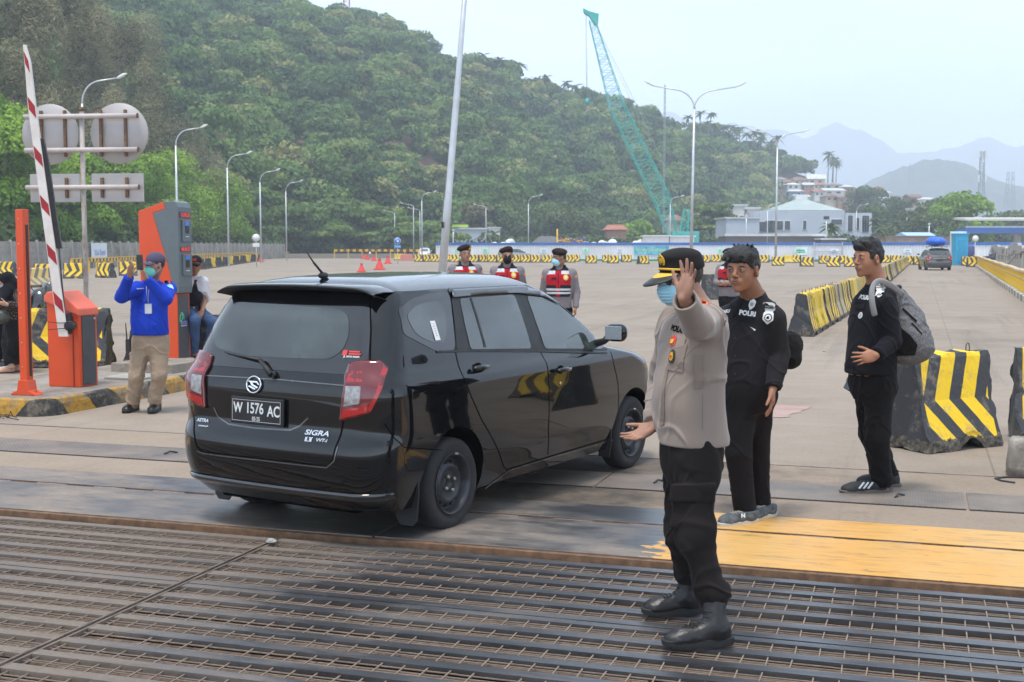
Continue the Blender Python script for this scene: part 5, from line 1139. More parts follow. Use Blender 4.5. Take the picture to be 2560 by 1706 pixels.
q=MB();q.lathe([(0,-.03),(.055,-.03),(.06,.0),(.06,.07),(0,.07)],P(174,815,Ya)-o0,'y',16);q.box(P(172,800,Ya)-o0+Vector((0,.02,0)),(.05,.06,.16));q.box(P(171,828,Ya)-o0+Vector((0,.02,0)),(.06,.05,.07));q.build('clamp',mat('clamp_black',(.03,.03,.033),.35,.5),bmr,bevel=.008)
for y0 in (808,822):
    q=MB();q.tube([P(120,y0+(-3 if y0 < 815 else 3),Ya-.03)-o0,P(148,y0,Ya-.028)-o0,P(172,y0-1,Ya-.028)-o0],.0045,5);q.build('cable_tie',M_BLK,bmr)
# ticket machine
tb=G(446,917,h);tk=empty('ticket_machine',tb,DROT,'tall orange and grey ticket machine with two red displays behind the man in blue','ticket machine');ph=.10;BD=.30
q=MB();q.box((-.27,BD/2,ph*.25),(.66,BD+.12,ph*.5));q.build('plinth',M_POSTC,tk,bevel=.01);q=MB();q.box((-.26,BD/2,ph*.75),(.58,BD+.04,ph*.5));q.build('base_frame',mat('base_metal',(.3,.32,.33),.5,.4),tk,bevel=.006)
fxy=lambda u,v,d: (-u,d,v+ph)
q=MB();q.prism([(.566,1.934),(.182,2.053),(.153,1.962),(.345,1.905),(.17,1.358),(.026,.849),(0,.849),(0,0),(.5,0),(.56,1.2)],.004,BD-.004,fxy);q.build('orange_shell',M_OR,tk,bevel=.008)
q=MB();q.prism([(.343,1.905),(.151,1.963),(.178,2.055),(.03,2.065),(-.015,2.045),(-.04,1.98),(-.045,.95),(-.035,.86),(.024,.852),(.168,1.36)],-.006,BD+.006,fxy);q.build('grey_shell',M_GREYM,tk,bevel=.012)
q=MB();q.box((.004,BD/2-.012,ph+.42),(.01,BD-.05,.83));q.build('lower_panel',M_CHAR,tk,bevel=.002)
M_LED=NT('led_display');nn_=M_LED.noise(60,2);M_LED.set(Base_Color=(.12,.05,.05),Roughness=.25);M_LED=M_LED.m;M_LEDT=mat('led_red',(.45,.03,.03),.5,emit=((1,.12,.08),.35))
for k,(z0,z1,zt) in enumerate(((1.845,1.92,'12.05.25'),(1.40,1.47,'08.04.37'))):
    q=MB();q.box((.047,BD/2,ph+(z0+z1)/2),(.008,.24,z1-z0));q.build('display',M_LED,tk)
    text('display_text',zt,frame((.053,BD/2,ph+(z0+z1)/2),(0,1,0),(0,0,1)),M_LEDT,tk,size=.062,bold=.002)
    zb=z0-.32;q=MB();q.box((.055,BD/2+.02,ph+zb+.15),(.03,.20,.29),taper=(1,1));q.build('reader_box',M_GREYM,tk,bevel=.008)
    q=MB();q.box((.0725,BD/2+.01,ph+zb+.245),(.006,.09,.05));q.build('blue_label',mat('label_blue',(.03,.22,.62),.4),tk);q=MB();q.box((.0725,BD/2+.01,ph+zb+.278),(.006,.09,.012));q.build('orange_label',M_OR,tk)
    q=MB();q.box((.071,BD/2+.01,ph+zb+.165),(.006,.085,.095));q.build('slot',mat('slot_black',(.01,.01,.012),.3),tk);q=MB();q.box((.0725,BD/2+.01,ph+zb+.075),(.004,.08,.008));q.build('white_mark',M_WHITE,tk)
LX=.012
def loop(cx,cy,rx,ry,rot,wd_,m):
    q=MB();pts=[]
    for i in range(25): t=2*PI*i/24;u,v=rx*math.cos(t),ry*math.sin(t);pts.append((LX+.002,cx+u*math.cos(rot)-v*math.sin(rot),cy+u*math.sin(rot)+v*math.cos(rot)))
    q.tube(pts,wd_,5,False);q.v=[(LX+(x-LX)*.25,y,z) for x,y,z in q.v];q.build('logo_loop',m,tk)
loop(.075,ph+.545,.028,.062,-.35,.010,mat('logo_green',(.1,.5,.12),.5));loop(.115,ph+.56,.016,.040,.5,.007,mat('logo_blue',(.05,.4,.65),.5))
text('logo_text','asdp',frame((LX,.135,ph+.475),(0,1,0),(0,0,1)),mat('logo_violet',(.22,.2,.5),.5),tk,size=.085,bold=.002);text('logo_text','Indonesia Ferry',frame((LX,.135,ph+.432),(0,1,0),(0,0,1)),M_WHITE,tk,size=.022,bold=.0006)
# sign backs on the rusty pole
Ys=24;sp=empty('sign_pole',(P(217,800,Ys).x,Ys,0),-.12,'rusty steel post carrying backs of two round and two rectangular signs','sign post');kx3=lambda px: (px-216)/FPX*Ys;kz3=lambda py: P(216,py,Ys).z
n=NT('rusted_galvanised');c=n.mix(n.ramp(n.noise(2.6,7,.75,n.map(n.obj(),(3,3,.7))),[(.48,0.),(.66,1.)]),(.42,.38,.36),(.20,.10,.05));n.set(Base_Color=c,Roughness=.7,Metallic=.1);M_RG=n.m
q=MB();q.tube([(0,0,0),(0,0,kz3(278))],.045,12);q.build('post',M_RG,sp);q=MB();q.tube([(0,0,kz3(278)),(0,0,kz3(268))],[.055,.04],12);q.build('collar',M_RUST,sp)
M_SB=mat('sign_back_grey',(.40,.375,.365),.45,.25,var=.07,scale=2,dirt=.3,dirtc=(.3,.22,.17));M_ARM=mat('arm_pinkish',(.50,.44,.42),.6,var=.1,dirt=.4,dirtc=(.3,.18,.12))
for py in (292,376,469): q=MB();q.tube([(kx3(70),-.06,kz3(py)),(kx3(363),-.06,kz3(py))],.048,10);q.build('cross_arm',M_ARM,sp);q=MB();q.tube([(kx3(363),-.06,kz3(py)),(kx3(363)+.012,-.06,kz3(py))],.050,10);q.build('arm_cap',M_RUST,sp)
for cx in (131,311):
    q=MB();q.lathe([(0,-.012),(.565,-.012),(.575,0),(.565,.012),(0,.012)],(kx3(cx),.04,kz3(335)),'y',40);q.build('round_plate',M_SB,sp)
for x0,x1 in ((74,206),(235,371)): q=MB();q.box(((kx3(x0)+kx3(x1))/2,.04,kz3(470)),(kx3(x1)-kx3(x0),.02,.54));q.build('rectangular_plate',M_SB,sp,bevel=.01)
for x in (110,172,265,329):
    q=MB();q.box((kx3(x),.0,(kz3(276)+kz3(392))/2),(.05,.05,kz3(276)-kz3(392)));q.build('rusty_bracket',M_RUST,sp)
    if x > 120: q=MB();q.box((kx3(x),.0,kz3(470)),(.05,.05,.38));q.build('rusty_bracket',M_RUST,sp)
# scooter half hidden behind the barrier
sc_=empty('motor_scooter',Vector((P(118,800,18.2).x-.1,19.0,0)),0,'black motor scooter with smoked windscreen parked behind the orange post','scooter');sc0=sc_.location
def sp3(x,y,d=0): return P(x,y,18.6+d)
M_GLB=mat('scooter_black',(.012,.013,.015),.18,coat=.8,var=.1,spec=.6);M_SMK=mat('smoked_screen',(.09,.095,.10),.2,coat=.5);M_TYRE=mat('tyre',(.022,.021,.022),.85,var=.2,bump=.2)
f=Field((-8.4,17.6,0),(-5.6,21.0,1.9),.02)
f.ell(sp3(105,775),(.24,.22,.30),k=.05);f.cone(sp3(100,742),sp3(60,775,.2),.13,.2,k=.06);f.ell(sp3(70,800,.1),(.26,.2,.32),k=.06);f.cone(sp3(130,735,-.1),sp3(120,800),.08,.14,k=.05)
f.cone(sp3(60,850,.5),sp3(70,870,1.6),.2,.22,k=.06);f.ell(sp3(90,790,1.3),(.2,.5,.14),k=.06);f.cone(sp3(95,850,-.05),sp3(90,880,.1),.12,.1,k=.05)
f.build('fairing',M_GLB,sc_)
q=MB();vs=[];
for j in range(6):
    for i in range(7): t=(i-3)/3;yy=707+j*13;x=122+t*(15+j*2.5)+j*2;vs.append(sp3(x,yy,.12*t*t-.35+j*.0)-sc0)
q.add(vs,[(j*7+i,j*7+i+1,(j+1)*7+i+1,(j+1)*7+i) for j in range(5) for i in range(6)],True);w_=q.build('windscreen',M_SMK,sc_,fix=False);sm=w_.modifiers.new('s','SOLIDIFY');sm.thickness=.01
q=MB();q.tube([sp3(70,735)-sc0,sp3(100,722)-sc0,sp3(140,728)-sc0,sp3(165,742)-sc0],.018,8);q.build('handlebar',M_BLK,sc_)
for x,y in ((52,690),(160,745)): q=MB();q.ell(sp3(x,y)-sc0,(.08,.02,.05),Euler((0,.5,0)));q.tube([sp3(x,y)-sc0,sp3(x+30,y+35)-sc0],.008,5);q.build('mirror',M_GLB,sc_)
for x,y in ((122,766),(88,814)): q=MB();q.ell(sp3(x,y,-.22)-sc0,(.05,.04,.06),Euler((.3,.6,0)));q.build('headlight',mat('lamp_lens',(.6,.6,.6),.1,coat=1),sc_)
pl_c=sp3(131,739,-.45)-sc0;q=MB();q.box(pl_c,(.13,.008,.085),rot=Euler((0,-.15,0)));q.build('number_plate',M_BLK,sc_,bevel=.003);text('plate_text','A 27',frame(pl_c+Vector((0,-.0055,0)),(1,0,0),(0,0,1)),M_WHITE,sc_,size=.07,bold=.001)
q=MB();q.lathe([(.20,-.05),(.27,-.055),(.30,0),(.27,.055),(.20,.05),(.19,0),(.20,-.05)],sp3(85,893,.0)*Vector((1,1,0))-sc0*Vector((1,1,0))+Vector((0,0,.3)),'x',24);q.build('wheel',M_TYRE,sc_);c_=kids(sc_)[-1]
w2=[k_ for k_ in kids(sc_) if k_.name.startswith('wheel')][0].copy();COL.objects.link(w2);w2.parent=sc_;w2.location=(.1,1.35,0)
# ================================================================== cars
CARW=G(1133.5,1323.5);CRZ=math.atan2(.853,.523);AXR,AXF,TR=.80,3.325,.288
_cm=Matrix.Rotation(CRZ,4,'Z');CAR0=CARW-(_cm @ Vector((AXR,-.835,0)));CARM=Matrix.Translation(CAR0) @ _cm;CARI=CARM.inverted()
def _it(z,tab): return np.interp(z,[t[0] for t in tab],[t[1] for t in tab])
def smooth_tab(tab,n=140):
    zz=np.linspace(tab[0][0],tab[-1][0],n);v=_it(zz,tab);k=np.array([1,2,3,2,1.]);k /= k.sum();vp=np.pad(v,2,mode='edge')
    vp[:2]=2*v[0]-v[2:0:-1];vp[-2:]=2*v[-1]-v[-2:-4:-1];return list(zip(zz,np.convolve(vp,k,'valid')))
XR=smooth_tab([(.20,.16),(.26,.09),(.30,.05),(.36,.026),(.45,.008),(.54,.004),(.60,.014),(.64,.040),(.68,.054),(.78,.058),(.90,.064),(.95,.072),(1.0,.095),(1.04,.12),(1.12,.15),(1.30,.235),(1.45,.325),(1.49,.36)])
XF=smooth_tab([(.20,3.86),(.28,4.0),(.45,4.06),(.62,4.06),(.75,4.0),(.85,3.86),(.92,3.62),(.97,3.30),(1.01,3.02),(1.06,2.93),(1.20,2.72),(1.35,2.46),(1.45,2.26),(1.49,2.14)])
WW=smooth_tab([(.20,.755),(.26,.775),(.30,.785),(.33,.79),(.42,.812),(.60,.826),(.78,.828),(.90,.824),(.955,.815),(.985,.798),(1.01,.783),(1.05,.770),(1.15,.745),(1.30,.697),(1.42,.652),(1.49,.612)])
RR=[(.20,.20),(.6,.24),(1.0,.20),(1.49,.16)];RF=[(.20,.35),(.7,.45),(.95,.30),(1.1,.16),(1.49,.14)]
def cdef(x,y,w):
    t=np.clip((2.0-x)/2.0,0,1);u=np.clip((x-2.1)/2.0,0,1);q=(y/w)**2
    return x+.055*q*t**3-.09*q*u**2,y*1.05*(1-.012*t**2-.05*u**2.5)
def yside(x,z):
    w,xr,xf,rr,rf=(float(_it(z,T)) for T in (WW,XR,XF,RR,RF));d=x-xr;e=xf-x
    if d < rr: y=w-rr+math.sqrt(max(rr*rr-(rr-max(d,0))**2,0))
    elif e < rf: y=w-rf+math.sqrt(max(rf*rf-(rf-max(e,0))**2,0))
    else: y=w
    return y,w
def S_side(x,z,off=0.0,sgn=-1):
    y,w=yside(x,z);a,b=cdef(x,y,w);return Vector((a,sgn*(b+off),z))
def S_rear(y,z,off=0.0):
    w,xr,rr=(float(_it(z,T)) for T in (WW,XR,RR));ay=min(abs(y),w-.001);x=xr
    if ay > w-rr: x=xr+rr-math.sqrt(max(rr*rr-(ay-(w-rr))**2,0))
    a,b=cdef(x,ay,w);return Vector((a-off,b*(1 if y > 0 else -1),z))
def S_front(y,z,off=0.0):
    w,xf,rf=(float(_it(z,T)) for T in (WW,XF,RF));ay=min(abs(y),w-.001);x=xf
    if ay > w-rf: x=xf-rf+math.sqrt(max(rf*rf-(ay-(w-rf))**2,0))
    a,b=cdef(x,ay,w);return Vector((a+off,b*(1 if y > 0 else -1),z))
_cc=CARI @ Vector((0,0,CAMH))
def side_px(px,py):
    d=CARI.to_3x3() @ ray(px,py);yy=.8
    for _ in range(8): t=(-yy-_cc.y)/d.y;p=_cc+d*t;yy=-S_side(p.x,p.z).y
    return p.x,p.z
def rear_px(px,py):
    d=CARI.to_3x3() @ ray(px,py);xx=.1
    for _ in range(10): t=(xx-_cc.x)/d.x;p=_cc+d*t;xx=S_rear(p.y,min(p.z,1.48)).x*.6+xx*.4
    return p.y,p.z
def rnd_poly(poly,r,n=5):
    out=[];m=len(poly)
    for i in range(m):
        a,b,c=(np.array(poly[j % m],float) for j in (i-1,i,i+1));da,dc=np.linalg.norm(a-b),np.linalg.norm(c-b);k=min(r,da*.45,dc*.45)
        p,q=b+(a-b)/da*k,b+(c-b)/dc*k
        for j in range(n+1): t=j/n;out.append(tuple((1-t)**2*p+2*t*(1-t)*b+t*t*q))
    return out
def patch(name,poly,fn,m,parent,step=.03,thick=.0,smooth=True):
    """fill a 2-D outline, cut it fine, and wrap it on a surface"""
    bm=bmesh.new();vs=[bm.verts.new((u,v,0)) for u,v in poly];bm.faces.new(vs)
    us=[p[0] for p in poly];v_=[p[1] for p in poly]
    for ax,lo,hi in ((0,min(us),max(us)),(1,min(v_),max(v_))):
        k=lo+step*.5
        while k < hi:
            co=[0,0,0];no=[0,0,0];co[ax]=k;no[ax]=1;bmesh.ops.bisect_plane(bm,geom=bm.verts[:]+bm.edges[:]+bm.faces[:],plane_co=co,plane_no=no);k+=step
    bmesh.ops.triangulate(bm,faces=[f for f in bm.faces if len(f.verts) > 4])
    for v in bm.verts: v.co=fn(v.co.x,v.co.y)
    bmesh.ops.recalc_face_normals(bm,faces=bm.faces)
    me=bpy.data.meshes.new(name);bm.to_mesh(me);bm.free();return newobj(name,me,m,parent,smooth=smooth)
def ribbon(name,pts,w,fn,m,parent,closed=False):
    P_=[];
    for i in range(len(pts)-(0 if closed else 1)):
        a,b=np.array(pts[i],float),np.array(pts[(i+1) % len(pts)],float);n=max(1,int(np.linalg.norm(b-a)/.03));P_+=[a+(b-a)*k/n for k in range(n)]
    P_.append(np.array(pts[0] if closed else pts[-1],float));vs=[]
    for i,p in enumerate(P_):
        d=P_[min(i+1,len(P_)-1)]-P_[max(i-1,0)];d /= max(np.linalg.norm(d),1e-9);nn=np.array([-d[1],d[0]])*w/2;vs+=[fn(*(p+nn)),fn(*(p-nn))]
    q=MB();q.add(vs,[(2*i,2*i+1,2*i+3,2*i+2) for i in range(len(P_)-1)],True);return q.build(name,m,parent,fix=False)
n=NT('black_car_paint');n.set(Base_Color=(.004,.0045,.0055),Roughness=.12,Coat_Weight=1.0,Coat_Roughness=.02);n.b.inputs['Specular IOR Level'].default_value=.1
dst=n.ramp(n.noise(14,8,.75),[(.45,0.),(.8,1.)]);dz=n.math('MULTIPLY',n.ramp(n.xyz()[2],[(.2,.9),(.75,.12)]),dst);n.set(Base_Color=n.mix(n.math('MULTIPLY',dz,.10),(.004,.0045,.0055),(.10,.085,.07)),Roughness=n.mix(dz,(.08,)*3,(.4,)*3));M_PAINT=n.m
M_CGL=NT('tinted_glass');M_CGL.set(Base_Color=(.030,.040,.038),Roughness=.03,IOR=1.5,Coat_Weight=1.0,Coat_Roughness=.01);M_CGL.b.inputs['Specular IOR Level'].default_value=.6;M_CGL.b.inputs['Coat IOR'].default_value=1.52;M_CGL.put(M_CGL.b.inputs['Base Color'],M_CGL.ramp(M_CGL.noise(1.7,3,.5),[(.35,(.006,.009,.009)),(.62,(.050,.065,.062))]));M_CGL.bump(M_CGL.noise(2.2,2),.05,.05);M_CGL=M_CGL.m
M_FRIT=mat('frit_black',(.006,.006,.007),.06,coat=1);M_SEAM=mat('seam_black',(.001,.001,.001),.9,spec=.1);M_TRIM=mat('trim_black',(.014,.014,.015),.5,bump=.1);M_CHR=mat('chrome',(.72,.72,.74),.12,1.0,var=.02)
M_RL=mat('red_lens',(.36,.004,.006),.08,coat=1,var=.1);M_RLD=mat('red_lens_dark',(.12,.002,.004),.08,coat=1,var=.1);M_CLR=mat('clear_lens',(.25,.245,.245),.2,coat=1,var=.5,scale=30);M_RIM=mat('steel_rim',(.045,.047,.052),.38,.5,var=.15,scale=8);M_HOLE=mat('rim_hole',(.004,.004,.004),.9)
def body_mesh():
    zs=np.concatenate([np.linspace(.20,.36,14),np.linspace(.37,.6,12)[0:],np.linspace(.61,.67,6),np.linspace(.69,.9,10),np.linspace(.91,1.06,16),np.linspace(1.08,1.49,20)]);rings=[]
    NR,NC,NS,NF=14,9,70,9
    def ring(z,k=1.0,zf=None):
        w,xr,xf,rr,rf=(float(_it(z,T)) for T in (WW,XR,XF,RR,RF));h=[]
        for i in range(NR): h.append((xr,(w-rr)*i/NR))
        for i in range(NC): t=i/NC*PI/2;h.append((xr+rr-rr*math.cos(t),w-rr+rr*math.sin(t)))
        for i in range(NS): h.append((xr+rr+(xf-rf-xr-rr)*i/NS,w))
        for i in range(NC): t=i/NC*PI/2;h.append((xf-rf+rf*math.sin(t),w-rf+rf*math.cos(t)))
        for i in range(NF+1): h.append((xf,(w-rf)*(1-i/NF)))
        full=h+[(x,-y) for x,y in h[-2:0:-1]];out=[]
        for x,y in full:
            a,b=cdef(x,y,w);out.append((a,b,z))
        return out
    for z in zs: rings.append(ring(z))
    top=rings[-1];xc=1.3
    for s in (.985,.96,.92,.86,.78,.68,.55,.4,.22,.04):
        r_=[]
        for x,y,z in top:
            cx=min(max(x,.9),1.8);x2=cx+(x-cx)*(s**.75 if s > .04 else .02);y2=y*s;zt=1.585-.020*((x2-1.35)/.9)**2;r_.append((x2,y2,1.49+(zt-1.49)*(1-s**3.4)))
        rings.append(r_)
    nR=len(rings[0]);V=[v for r_ in rings for v in r_];F_=[]
    for i in range(len(rings)-1):
        for j in range(nR): F_.append((i*nR+j,i*nR+(j+1) % nR,(i+1)*nR+(j+1) % nR,(i+1)*nR+j))
    F_.append(tuple(range(nR))[::-1]);F_.append(tuple((len(rings)-1)*nR+j for j in range(nR)))
    me=bpy.data.meshes.new('body');me.from_pydata(V,[],F_);bm=bmesh.new();bm.from_mesh(me);bmesh.ops.remove_doubles(bm,verts=bm.verts,dist=1e-5);bmesh.ops.recalc_face_normals(bm,faces=bm.faces);bm.to_mesh(me);bm.free();return me
car=empty('parked_car',CAR0,CRZ,'glossy black compact people carrier seen from behind, driving past the officer','car');car.name='minivan'
bo=newobj('body',body_mesh(),M_PAINT,car,smooth=True)
q=MB()   # wheel arch cutters
for ax_x in (AXR,AXF):
    for sg in (-1,1): q.cyl((ax_x,sg*.55,TR+.012),(ax_x,sg*1.15,TR+.012),.347,seg=56)
ct=q.build('arch_cutter',M_SEAM,car);bpy.context.view_layer.update()
md=bo.modifiers.new('arch','BOOLEAN');md.object=ct;md.operation='DIFFERENCE';md.solver='EXACT'
dg=bpy.context.evaluated_depsgraph_get();me2=bpy.data.meshes.new_from_object(bo.evaluated_get(dg));bo.modifiers.clear();bo.data=me2;bpy.data.objects.remove(ct)
me2.materials.clear();me2.materials.append(M_PAINT);me2.materials.append(M_SEAM)
for p in me2.polygons:
    c_=p.center
    for ax_x in (AXR,AXF):
        if math.hypot(c_.x-ax_x,c_.z-TR-.012) < .348 and abs(c_.y) < .835 and c_.z > .19: p.material_index=1
    p.use_smooth=True
# split the smoothing at the arch edge
try:
    bm=bmesh.new();bm.from_mesh(me2)
    for e in bm.edges:
        if len(e.link_faces) == 2 and e.calc_face_angle(0) > .6: e.smooth=False
    bm.to_mesh(me2);bm.free()
except Exception as ex: print(ex)
sd_=lambda off: (lambda u,v: S_side(u,v,off));sdl=lambda off: (lambda u,v: S_side(u,v,off,1));rd_=lambda off: (lambda u,v: S_rear(u,v,off))
SP=lambda pts: [side_px(x/2.305+960,y/2.305+660) for x,y in pts];RP=lambda pts: [rear_px(x/2.178+430,y/2.178+620) for x,y in pts]
def clampz(poly,hi=1.485): return [(min(u,float(_it(min(v,hi),XF))-.13),min(v,hi)) for u,v in poly]
# --- side glass, frames
qo=clampz(rnd_poly(SP([(10,322),(60,262),(140,205),(240,172),(366,158),(388,300),(405,500),(292,506),(180,450),(90,405)]),.05));qi=clampz(rnd_poly(SP([(108,300),(165,245),(240,218),(310,216),(345,270),(352,400),(335,456),(260,452),(165,405)]),.05))
rdw=clampz(rnd_poly(SP([(428,200),(745,176),(800,330),(846,488),(492,492),(455,330)]),.03));fdw=clampz(rnd_poly(SP([(818,184),(930,196),(1040,245),(1150,330),(1225,400),(1252,490),(925,488),(870,330)]),.03))
blk=clampz(rnd_poly(SP([(380,190),(600,172),(900,180),(1060,232),(1180,325),(1268,420),(1285,498),(700,500),(412,498)]),.03))
for nm,pl_,off,m in (('window_surround',qo,.0025,M_FRIT),('window_glass',qi,.0045,M_CGL),('window_surround',blk,.0025,M_TRIM),('window_glass',rdw,.006,M_CGL),('window_glass',fdw,.006,M_CGL)):
    patch(nm,pl_,sd_(off),m,car);patch(nm,pl_,sdl(off),m,car)
ribbon('window_divider',SP([(492,196),(535,330),(575,480)]),.022,sd_(.009),M_TRIM,car)
# rain visor: a proud smoked strip over both doors
vis=clampz(rnd_poly(SP([(378,150),(560,128),(780,126),(930,152),(1050,212),(1140,285),(1110,285),(1015,226),(900,186),(760,168),(560,174),(384,196)]),.02),1.486)
M_VIS=mat('smoked_visor',(.045,.05,.058),.12,coat=1);v_=patch('rain_visor',vis,sd_(.012),M_VIS,car);sm=v_.modifiers.new('s','SOLIDIFY');sm.thickness=.006;sm.offset=1
# --- panel gaps
for pts,w_ in (([(405,500),(418,560),(445,640),(500,770),(560,900),(640,1040),(690,1170),(705,1186),(1000,1096),(1180,1042),(1322,1000),(1350,960),(1358,830),(1355,690),(1330,580),(1310,505)],.007),([(898,498),(935,570),(950,680),(952,820),(946,960),(944,1100)],.007),([(366,130),(385,240),(405,500)],.006),([(780,150),(840,330),(898,498)],.008)):
    ribbon('panel_gap',clampz(SP(pts),1.5),w_,sd_(.0022),M_SEAM,car)
ribbon('belt_moulding',SP([(292,508),(500,500),(900,502),(1290,512)]),.014,sd_(.006),M_TRIM,car)
ribbon('sill_edge',SP([(580,1296),(720,1190),(1000,1104),(1330,1012)]),.010,sd_(.004),mat('sill_grey',(.05,.05,.055),.25,coat=1),car)
ribbon('bumper_gap',SP([(0,930),(40,1010),(90,1062),(325,1076)]),.006,sd_(.0022),M_SEAM,car)
# --- handles, mirror, lock
for (cx,cy) in ((538,600),(1018,612)):
    x,z=side_px(cx/2.305+960,cy/2.305+660);p=S_side(x,z,0)
    q=MB();q.ell(p+Vector((0,.002,0)),(.055,.006,.034),seg=20,rings=8);q.build('handle_bowl',M_SEAM,car)
    q=MB();q.tube([p+Vector((-.085,-.012,.002)),p+Vector((-.07,-.034,.004)),p+Vector((0,-.042,.006)),p+Vector((.07,-.036,.005)),p+Vector((.088,-.012,.003))],[.012,.017,.018,.017,.012],10);q.build('door_handle',M_PAINT,car)
x,z=side_px(1016/2.305+960,688/2.305+660);p=S_side(x,z);q=MB();q.cyl(p+Vector((0,.004,0)),p+Vector((0,-.006,0)),.011,seg=12);q.build('key_lock',M_CHR,car)
for sg in (-1,1):
    mx0=Vector((2.74,sg*.83,1.065));q=MB();q.tube([mx0+Vector((.0,-sg*.03,-.035)),mx0+Vector((.01,sg*.05,-.01)),mx0+Vector((.01,sg*.09,.03))],[.03,.025,.03],8);q.build('mirror_arm',M_TRIM,car)
    f=Field((2.6,min(sg*.78,sg*1.12)-.03,.98),(2.95,max(sg*.78,sg*1.12)+.03,1.26),.01);f.box(mx0+Vector((.03,sg*.14,.055)),(.052,.088,.068),rd=.055,k=.0);o=f.build('mirror_shell',M_PAINT,car);
    for v in o.data.vertices: v.co=v.co+car.location
    q=MB();q.box(mx0+Vector((-.022,sg*.14,.055)),(.006,.135,.100));o=q.build('mirror_glass',mat('mirror_glass',(.6,.62,.62),.02,1.0,var=0),car,bevel=.002)
# --- rear: glass, lights, gaps, badge, plate, wiper, spoiler, antenna
surround=[(-.655,1.015),(.655,1.015),(.60,1.25),(.545,1.47),(-.545,1.47),(-.60,1.25)];patch('rear_surround',rnd_poly(surround,.03),rd_(.003),M_FRIT,car)
rg=rnd_poly(RP([(340,290),(905,330),(955,375),(955,470),(920,560),(850,605),(700,602),(420,590),(255,545),(243,430),(262,345)]),.06);patch('rear_window',clampz(rg,1.465),rd_(.006),M_CGL,car)
ribbon('tailgate_gap',RP([(1072,250),(1068,430),(1062,612)]),.008,rd_(.004),M_SEAM,car)
ribbon('tailgate_gap',RP([(918,942),(880,1075),(862,1150),(835,1188),(500,1148),(180,1112),(150,1085),(135,1010),(120,860)]),.008,rd_(.003),M_SEAM,car)
ribbon('crease_highlight',RP([(120,688),(400,706),(600,718),(925,748)]),.007,rd_(.004),mat('crease_grey',(.11,.11,.115),.2,.4,coat=1),car)  # grey strip paints in the highlight along the tailgate crease
ribbon('plate_recess_edge',RP([(240,870),(262,920),(318,960),(460,982),(640,992),(690,970),(735,925)]),.010,rd_(.003),mat('crease_grey',(.11,.11,.115),.2,.4,coat=1),car)
ribbon('tailgate_lower_edge',RP([(150,1108),(190,1122),(500,1158),(830,1196),(870,1160),(890,1080)]),.008,rd_(.0035),mat('crease_grey',(.11,.11,.115),.2,.4,coat=1),car)
def corner_px(px,py):
    """surface point near the rear right corner: arc parameter u (0 at rear inner end) and height"""
    best=None;d=CARI.to_3x3() @ ray(px,py)
    for i in range(241):
        u=-.30+i*.0035
        p=S_corner(u,.9);t=((p.x-_cc.x)*d.x+(p.y-_cc.y)*d.y)/(d.x*d.x+d.y*d.y);z=_cc.z+d.z*t
        p=S_corner(u,z);r_=p-_cc;cr_=abs(r_.x*d.y-r_.y*d.x)/math.hypot(d.x,d.y)
        t=((r_.x)*d.x+(r_.y)*d.y)/(d.x*d.x+d.y*d.y)
        if t > 0 and (best is None or cr_ < best[0]): best=(cr_,u,_cc.z+d.z*t)
    return best[1],best[2]
def S_corner(u,z,off=0.0,sgn=-1):
    """walk round the rear corner by arc length: u<0 rear face, beyond the quarter circle the side"""
    w,xr,rr=(float(_it(z,T)) for T in (WW,XR,RR));L_=rr*PI/2
    if u < 0: x,y,nx,ny=xr,w-rr+u,-1,0
    elif u < L_: t=u/rr;x,y,nx,ny=xr+rr-rr*math.cos(t),w-rr+rr*math.sin(t),-math.cos(t),math.sin(t)
    else: x,y,nx,ny=xr+rr+(u-L_),w,0,1
    a,b=cdef(x,y,w);return Vector((a+nx*off,sgn*(b+ny*off),z))
TL=lambda pts: [corner_px(x/2.178+430,y/2.178+620) for x,y in pts]
tl0=TL([(975,628),(1040,612),(1132,612),(1178,660),(1135,790),(1085,898),(1000,925),(920,942),(935,820),(948,700)])
for sgn in (-1,1):
    cf=lambda off: (lambda u,v: S_corner(u,v,off,sgn));tl=empty('tail_light',(0,0,0));tl.parent=car
    o=patch('lens',rnd_poly(tl0,.015),cf(.012),M_RLD,tl,.02);sm=o.modifiers.new('s','SOLIDIFY');sm.thickness=.018;sm.offset=0
    for pts,m,of in (([(985,668),(1048,668),(1044,728),(958,728)],M_RL,.0225),([(958,750),(1036,752),(1028,848),(946,862)],M_CLR,.0225),([(940,880),(1030,868),(1075,850),(1065,895),(930,930)],M_RL,.0225),([(1150,640),(1172,662),(1132,790),(1085,890),(1068,880),(1110,790)],M_RL,.0225),([(1060,690),(1140,690),(1115,760),(1062,745)],M_RLD,.0225)):
        patch('lamp_segment',rnd_poly(TL(pts),.006),cf(of),m,tl,.03)
    ribbon('lens_divider',TL([(950,738),(1130,738)]),.006,cf(.0232),M_RLD,tl)
ctr=lambda x,y: rear_px(x/2.178+430,y/2.178+620)
def rplane(cx,cy,off,tilt=None):
    y,z=ctr(cx,cy);p=S_rear(y,z,off);up=(S_rear(y,z+.03,off)-S_rear(y,z-.03,off));rt=(S_rear(y-.04,z,off)-S_rear(y+.04,z,off));return frame(p,rt,up)
M_=rplane(478,888,.018);q=MB();q.M=M_;q.box((0,0,0),(.43,.165,.016));q.build('plate_frame',M_TRIM,car,bevel=.006);q=MB();q.M=M_;q.box((0,0,.009),(.405,.14,.004));npl=q.build('number_plate',mat('plate_black',(.012,.012,.013),.4),car,bevel=.001)
q=MB();q.M=M_
for y_ in (-.064,.064): q.box((0,y_,.0117),(.395,.0018,.001))
for x_ in (-.196,.196): q.box((x_,0,.0117),(.0018,.13,.001))
q.build('plate_border',M_WHITE,npl)
M_PT=mat('plate_digits',(.62,.64,.64),.5)
